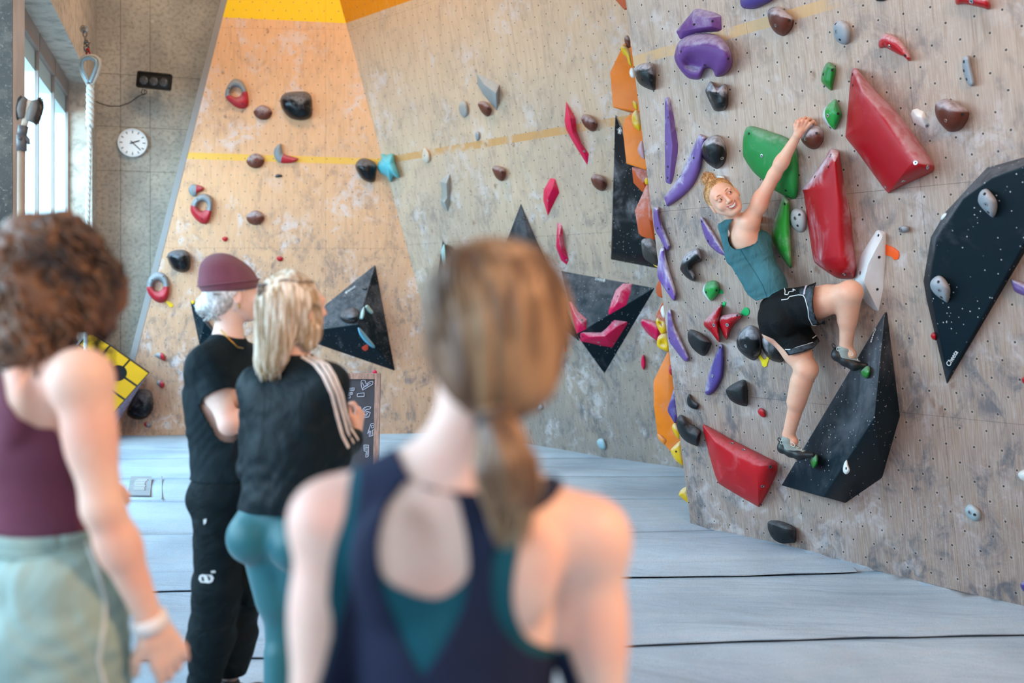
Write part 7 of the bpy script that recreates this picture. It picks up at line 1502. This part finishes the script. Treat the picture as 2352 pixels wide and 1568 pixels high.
# climbing shoes
M_sole = mat('rubber_black', '#101316', .45); M_upper = mat('suede_grey', '#8b918c', .85, bump=.3, bscale=200); M_lace = mat('lace_white', '#c9ccc0', .8)
def cat3(pts, n):
    out = []; P_ = [pts[0]]+list(pts)+[pts[-1]]
    for i in range(1, len(P_)-2):
        for t in np.linspace(0, 1, 5, endpoint=False): t = float(t); a, b, c, d = P_[i-1], P_[i], P_[i+1], P_[i+2]; out.append(.5*((2*b)+(c-a)*t+(2*a-5*b+4*c-d)*t*t+(3*b-a-3*c+d)*t**3))
    return out+[pts[-1]]
def climbshoe(an, heel, ball, toe, upv, tag_):
    up_ = V(upv).normalized(); d = norm(toe-heel)
    s_ = MB(); grp = bpy.data.objects.new('climbing_shoe', None); C.objects.link(grp); grp.parent = root
    sp = [('c', heel, lerp(heel, ball, .5)-up_*.004, .027, .028, .02), ('c', lerp(heel, ball, .5)-up_*.004, ball, .029, .029, .02), ('c', ball, toe, .028, .014, .02), ('c', heel+up_*.02, heel-up_*.005, .024, .026, .02)]
    a1, b1 = sdf(sp, .0035); o = pobj('rubber', a1, b1, M_sole, grp, ORG_)
    up2 = [('c', lerp(an, heel, .35)+d*.012, lerp(heel, ball, .45)+up_*.018, .041, .030, .02), ('c', lerp(heel, ball, .4)+up_*.018, lerp(ball, toe, .25)+up_*.010, .028, .021, .02)]
    a1, b1 = sdf(up2, .0035); g1 = (npv(an)-a1)@npv(up_)*-1; lim = float((an-heel).dot(up_)); a1c, b1c = clipmesh(a1, b1, lim*1.12-(a1-npv(heel))@npv(up_)); pobj('upper', a1c, b1c, M_upper, grp, ORG_, .003)
    tr = BVHTree.FromPolygons([tuple(p) for p in a1c], [tuple(int(k) for k in f_) for f_ in b1c]); side = d.cross(up_).normalized()
    if side.dot(CP-an) < 0: side = -side
    b = MB(); c0 = lerp(heel, ball, .42)+up_*.045; c1 = lerp(ball, toe, .15)+up_*.030
    for i in range(6):
        t = i/5; m_ = lerp(c0, c1, t); dn = norm(up_*.8+side*.6); pts_ = []
        for w_2 in (-1, -.5, 0, .5, 1):
            o_ = m_+side*.018*w_2+d*.006*(1 if i % 2 else -1)*w_2; dd_ = norm(up_+side*.9*w_2); loc, nn, _, _ = tr.ray_cast(o_+dd_*.08, -dd_)
            if loc: pts_.append(loc+dd_*.002-ORG_)
        if len(pts_) > 2: b.tube(pts_, .0024, 5)
    k0 = c0+side*.024-ORG_
    for sg in (1, -1):
        b.tube(cat3([k0, k0+d*.02*sg+up_*.012+side*.012, k0+d*.045*sg+up_*.004+side*.014, k0+d*.04*sg-up_*.012+side*.01, k0+d*.012*sg-up_*.004+side*.006, k0], 16), .0022, 5)
        b.tube(resample([k0, k0+d*.018*sg-up_*.02+side*.006, k0+d*.016*sg-up_*.038+side*.004], 8), .002, 5)
    b.build('laces', M_lace, grp, True)
    b = MB(); hb = heel-d*.022+up_*.03-ORG_; b.tube(resample([hb, hb-d*.012+up_*.012, hb-d*.008+up_*.024, hb+d*.006+up_*.018, hb+d*.004], 12), .0035, 6); b.build('pull_tab', M_sole, grp, True)
climbshoe(j['anR'], P(1922, 815, 5.82), P(1962, 838, 5.785), P(1988, 839, 5.765), V((.15, 0, 1)), 'r')
climbshoe(j['anL'], P(1797, 1028, 6.19), P(1836, 1044, 6.12), P(1866, 1044, 6.07), V((.1, 0, 1)), 'l')
# face details
HL = lambda x, y, z: hc_+(hr0*x+hf*y+hu*z)*1.13-ORG_
M_eye = mat('eye_white', '#e6ded9', .25); M_iris = mat('iris_dark', '#2e2119', .2); M_lip = mat('lips', '#c0675f', .4); M_teeth = mat('teeth', '#f0ece6', .3); M_mdark = mat('mouth_dark', '#4a1f1e', .6); M_lash = mat('lashes', '#5a3a2a', .8); M_brow = mat('brow', '#a87752', .8)
for s_ in (-1, 1):
    b_ = MB(); c_ = HL(.0300*s_, .0845, .001)
    n_ = 16; vs = []; fs = []
    b_.lathe(c_, hf, [(.0125, .000), (.0118, .006), (.0085, .0098), (.004, .0118), (.0008, .0124)], 18)
    for k_ in range(len(b_.v)):   # squeeze to an almond
        dvec = b_.v[k_]-c_; b_.v[k_] = c_+hr0*dvec.dot(hr0)*.98+hu*dvec.dot(hu)*.50+hf*dvec.dot(hf)
    e_ = b_.build('eye', M_eye, root, True)
    b_ = MB(); ic = c_+hr0*(-.0042)+hf*.0103; b_.lathe(ic, hf, [(.0056, 0), (.0052, .0016), (.001, .0022)], 14); b_.build('iris', M_iris, e_, True)
    b_ = MB(); b_.tube(resample([c_+hr0*-.0135+hu*.0005+hf*.003, c_+hr0*-.006+hu*.0062+hf*.0095, c_+hr0*.003+hu*.0068+hf*.0105, c_+hr0*.0135+hu*.0010+hf*.003], 10), .0014, 5); b_.build('eyelashes', M_lash, root, True)
    b_ = MB(); b_.tube(resample([HL(.014*s_, .0955, .0215), HL(.028*s_, .0955, .0262), HL(.044*s_, .085, .021)], 9), [.0012]+[.0024]*7+[.001], 6); b_.build('eyebrow', M_brow, root, True)
htree = BVHTree.FromPolygons([tuple(p) for p in v2], [tuple(int(k) for k in f_) for f_ in q2])
def onface(x, z, lift):
    o_ = HL(x, .2, z)+ORG_; loc, nn, _, _ = htree.ray_cast(o_, -hf); return (loc+hf*lift-ORG_) if loc else HL(x, .09, z)
def smile(z, dz, w, y0): return [onface(w*t, z+dz*t*t, .0012) for t in np.linspace(-1, 1, 13)]
b_ = MB(); up_l = smile(-.0560, .0120, .0280, .1000); lo_l = smile(-.0720, .0280, .0280, .0985)
b_.add([p+hf*.0 for p in up_l]+[p+hf*.0 for p in lo_l], [(i, i+1, 13+i+1, 13+i) for i in range(12)]); o = b_.build('mouth', M_mdark, root, True)
for i in range(2, 10):
    u0, u1, l0_, l1_ = lerp(up_l[i], lo_l[i], .05), lerp(up_l[i+1], lo_l[i+1], .05), lerp(up_l[i], lo_l[i], .72), lerp(up_l[i+1], lo_l[i+1], .72); e_ = hf*.0016; gp = .12
    b_ = MB(); b_.hexa([lerp(u0, u1, gp/2)+e_, lerp(u0, u1, 1-gp/2)+e_, lerp(l0_, l1_, 1-gp/2)+e_, lerp(l0_, l1_, gp/2)+e_], [p for p in (u0, u1, l1_, l0_)]); b_.build('tooth', M_teeth, o)
b_ = MB(); b_.tube([p+hu*.0015+hf*.001 for p in up_l], [.0012]+[.0024]*11+[.0012], 6); b_.tube([p-hu*.0020+hf*.001 for p in lo_l], [.0012]+[.0034]*11+[.0012], 6); b_.build('lips', M_lip, root, True)
# hair with messy top bun
HW = lambda x, y, z: hc_+(hr0*x+hf*y+hu*z)*1.13
bun = P(1627, 411, 6.13)
hp = [('e', HW(0, -.020, .020), (.090, .108, .098), (hr0, hf, hu), .02), ('e', HW(0, -.05, -.02), (.082, .066, .075), (hr0, hf, hu), .02), ('e', HW(0, .104, -.022), (.068, .070, .106), (hr0, hf, hu), .012, 'd'), ('e', HW(.078, .02, -.06), (.03, .05, .065), (hr0, hf, hu), .008, 'd'), ('e', HW(-.078, .02, -.06), (.03, .05, .065), (hr0, hf, hu), .008, 'd'), ('c', HW(0, -.0, .085), bun, .026, .022, .02), ('e', bun, (.040, .036, .034), (hr0, hf, hu), .015)]
M_h5 = hairmat('hair_strawberry', '#a8713f', '#d6a069', 110, (1, 1, .5), .42)
hv, hq = sdf(hp, .0035, nz=(.0012, lambda X, Y, Z: np.sin(420*X+120*Y+160*Z))); pobj('hair', hv, hq, M_h5, root, ORG_); paths = []
for i in range(130):
    a0 = rng.uniform(0, 6.28); R_ = rng.uniform(.026, .047); ax = V(rng.normal(size=3)).normalized(); o1 = ax.orthogonal().normalized(); o2 = ax.cross(o1); T_ = rng.uniform(1.0, 2.4)
    paths.append([bun+(o1*math.cos(a0+t)+o2*math.sin(a0+t))*R_ for t in np.linspace(0, T_, 8)])
for i in range(170):
    a = rng.uniform(-2.9, 2.9); e = rng.uniform(.02, .5); dr = hr0*math.sin(a)*math.cos(e)+hf*math.cos(a)*math.cos(e)*.85+hu*math.sin(e); c0 = HW(0, -.01, .02); pp = []
    if dr.dot(hf) > .0 and dr.dot(hu) < .42+.4*dr.dot(hf): dr = (dr+hu*.75).normalized()
    for t in np.linspace(0, 1, 7):
        d = dr.lerp((bun-c0).normalized(), t*.9).normalized(); x_ = Vector_ = V((d.dot(hr0)/.0905, d.dot(hf)/.104, d.dot(hu)/.100)); pp.append(c0+d*(1/x_.length)*1.01)
    paths.append(pp)
for i in range(16):
    p0 = bun+V(rng.normal(size=3)*.024); p1_ = p0+V((rng.uniform(-.03, .01), 0, rng.uniform(-.01, .03))); p2_ = p0+V((rng.uniform(-.045, .0), 0, rng.uniform(-.05, -.0))); paths.append([p0*(1-t)**2+p1_*2*t*(1-t)+p2_*t*t for t in np.linspace(0, 1, 9)])
strands(paths, .0013, ORG_, 'hair_strands', M_h5, root)['kind'] = 'stuff'
print('people done')
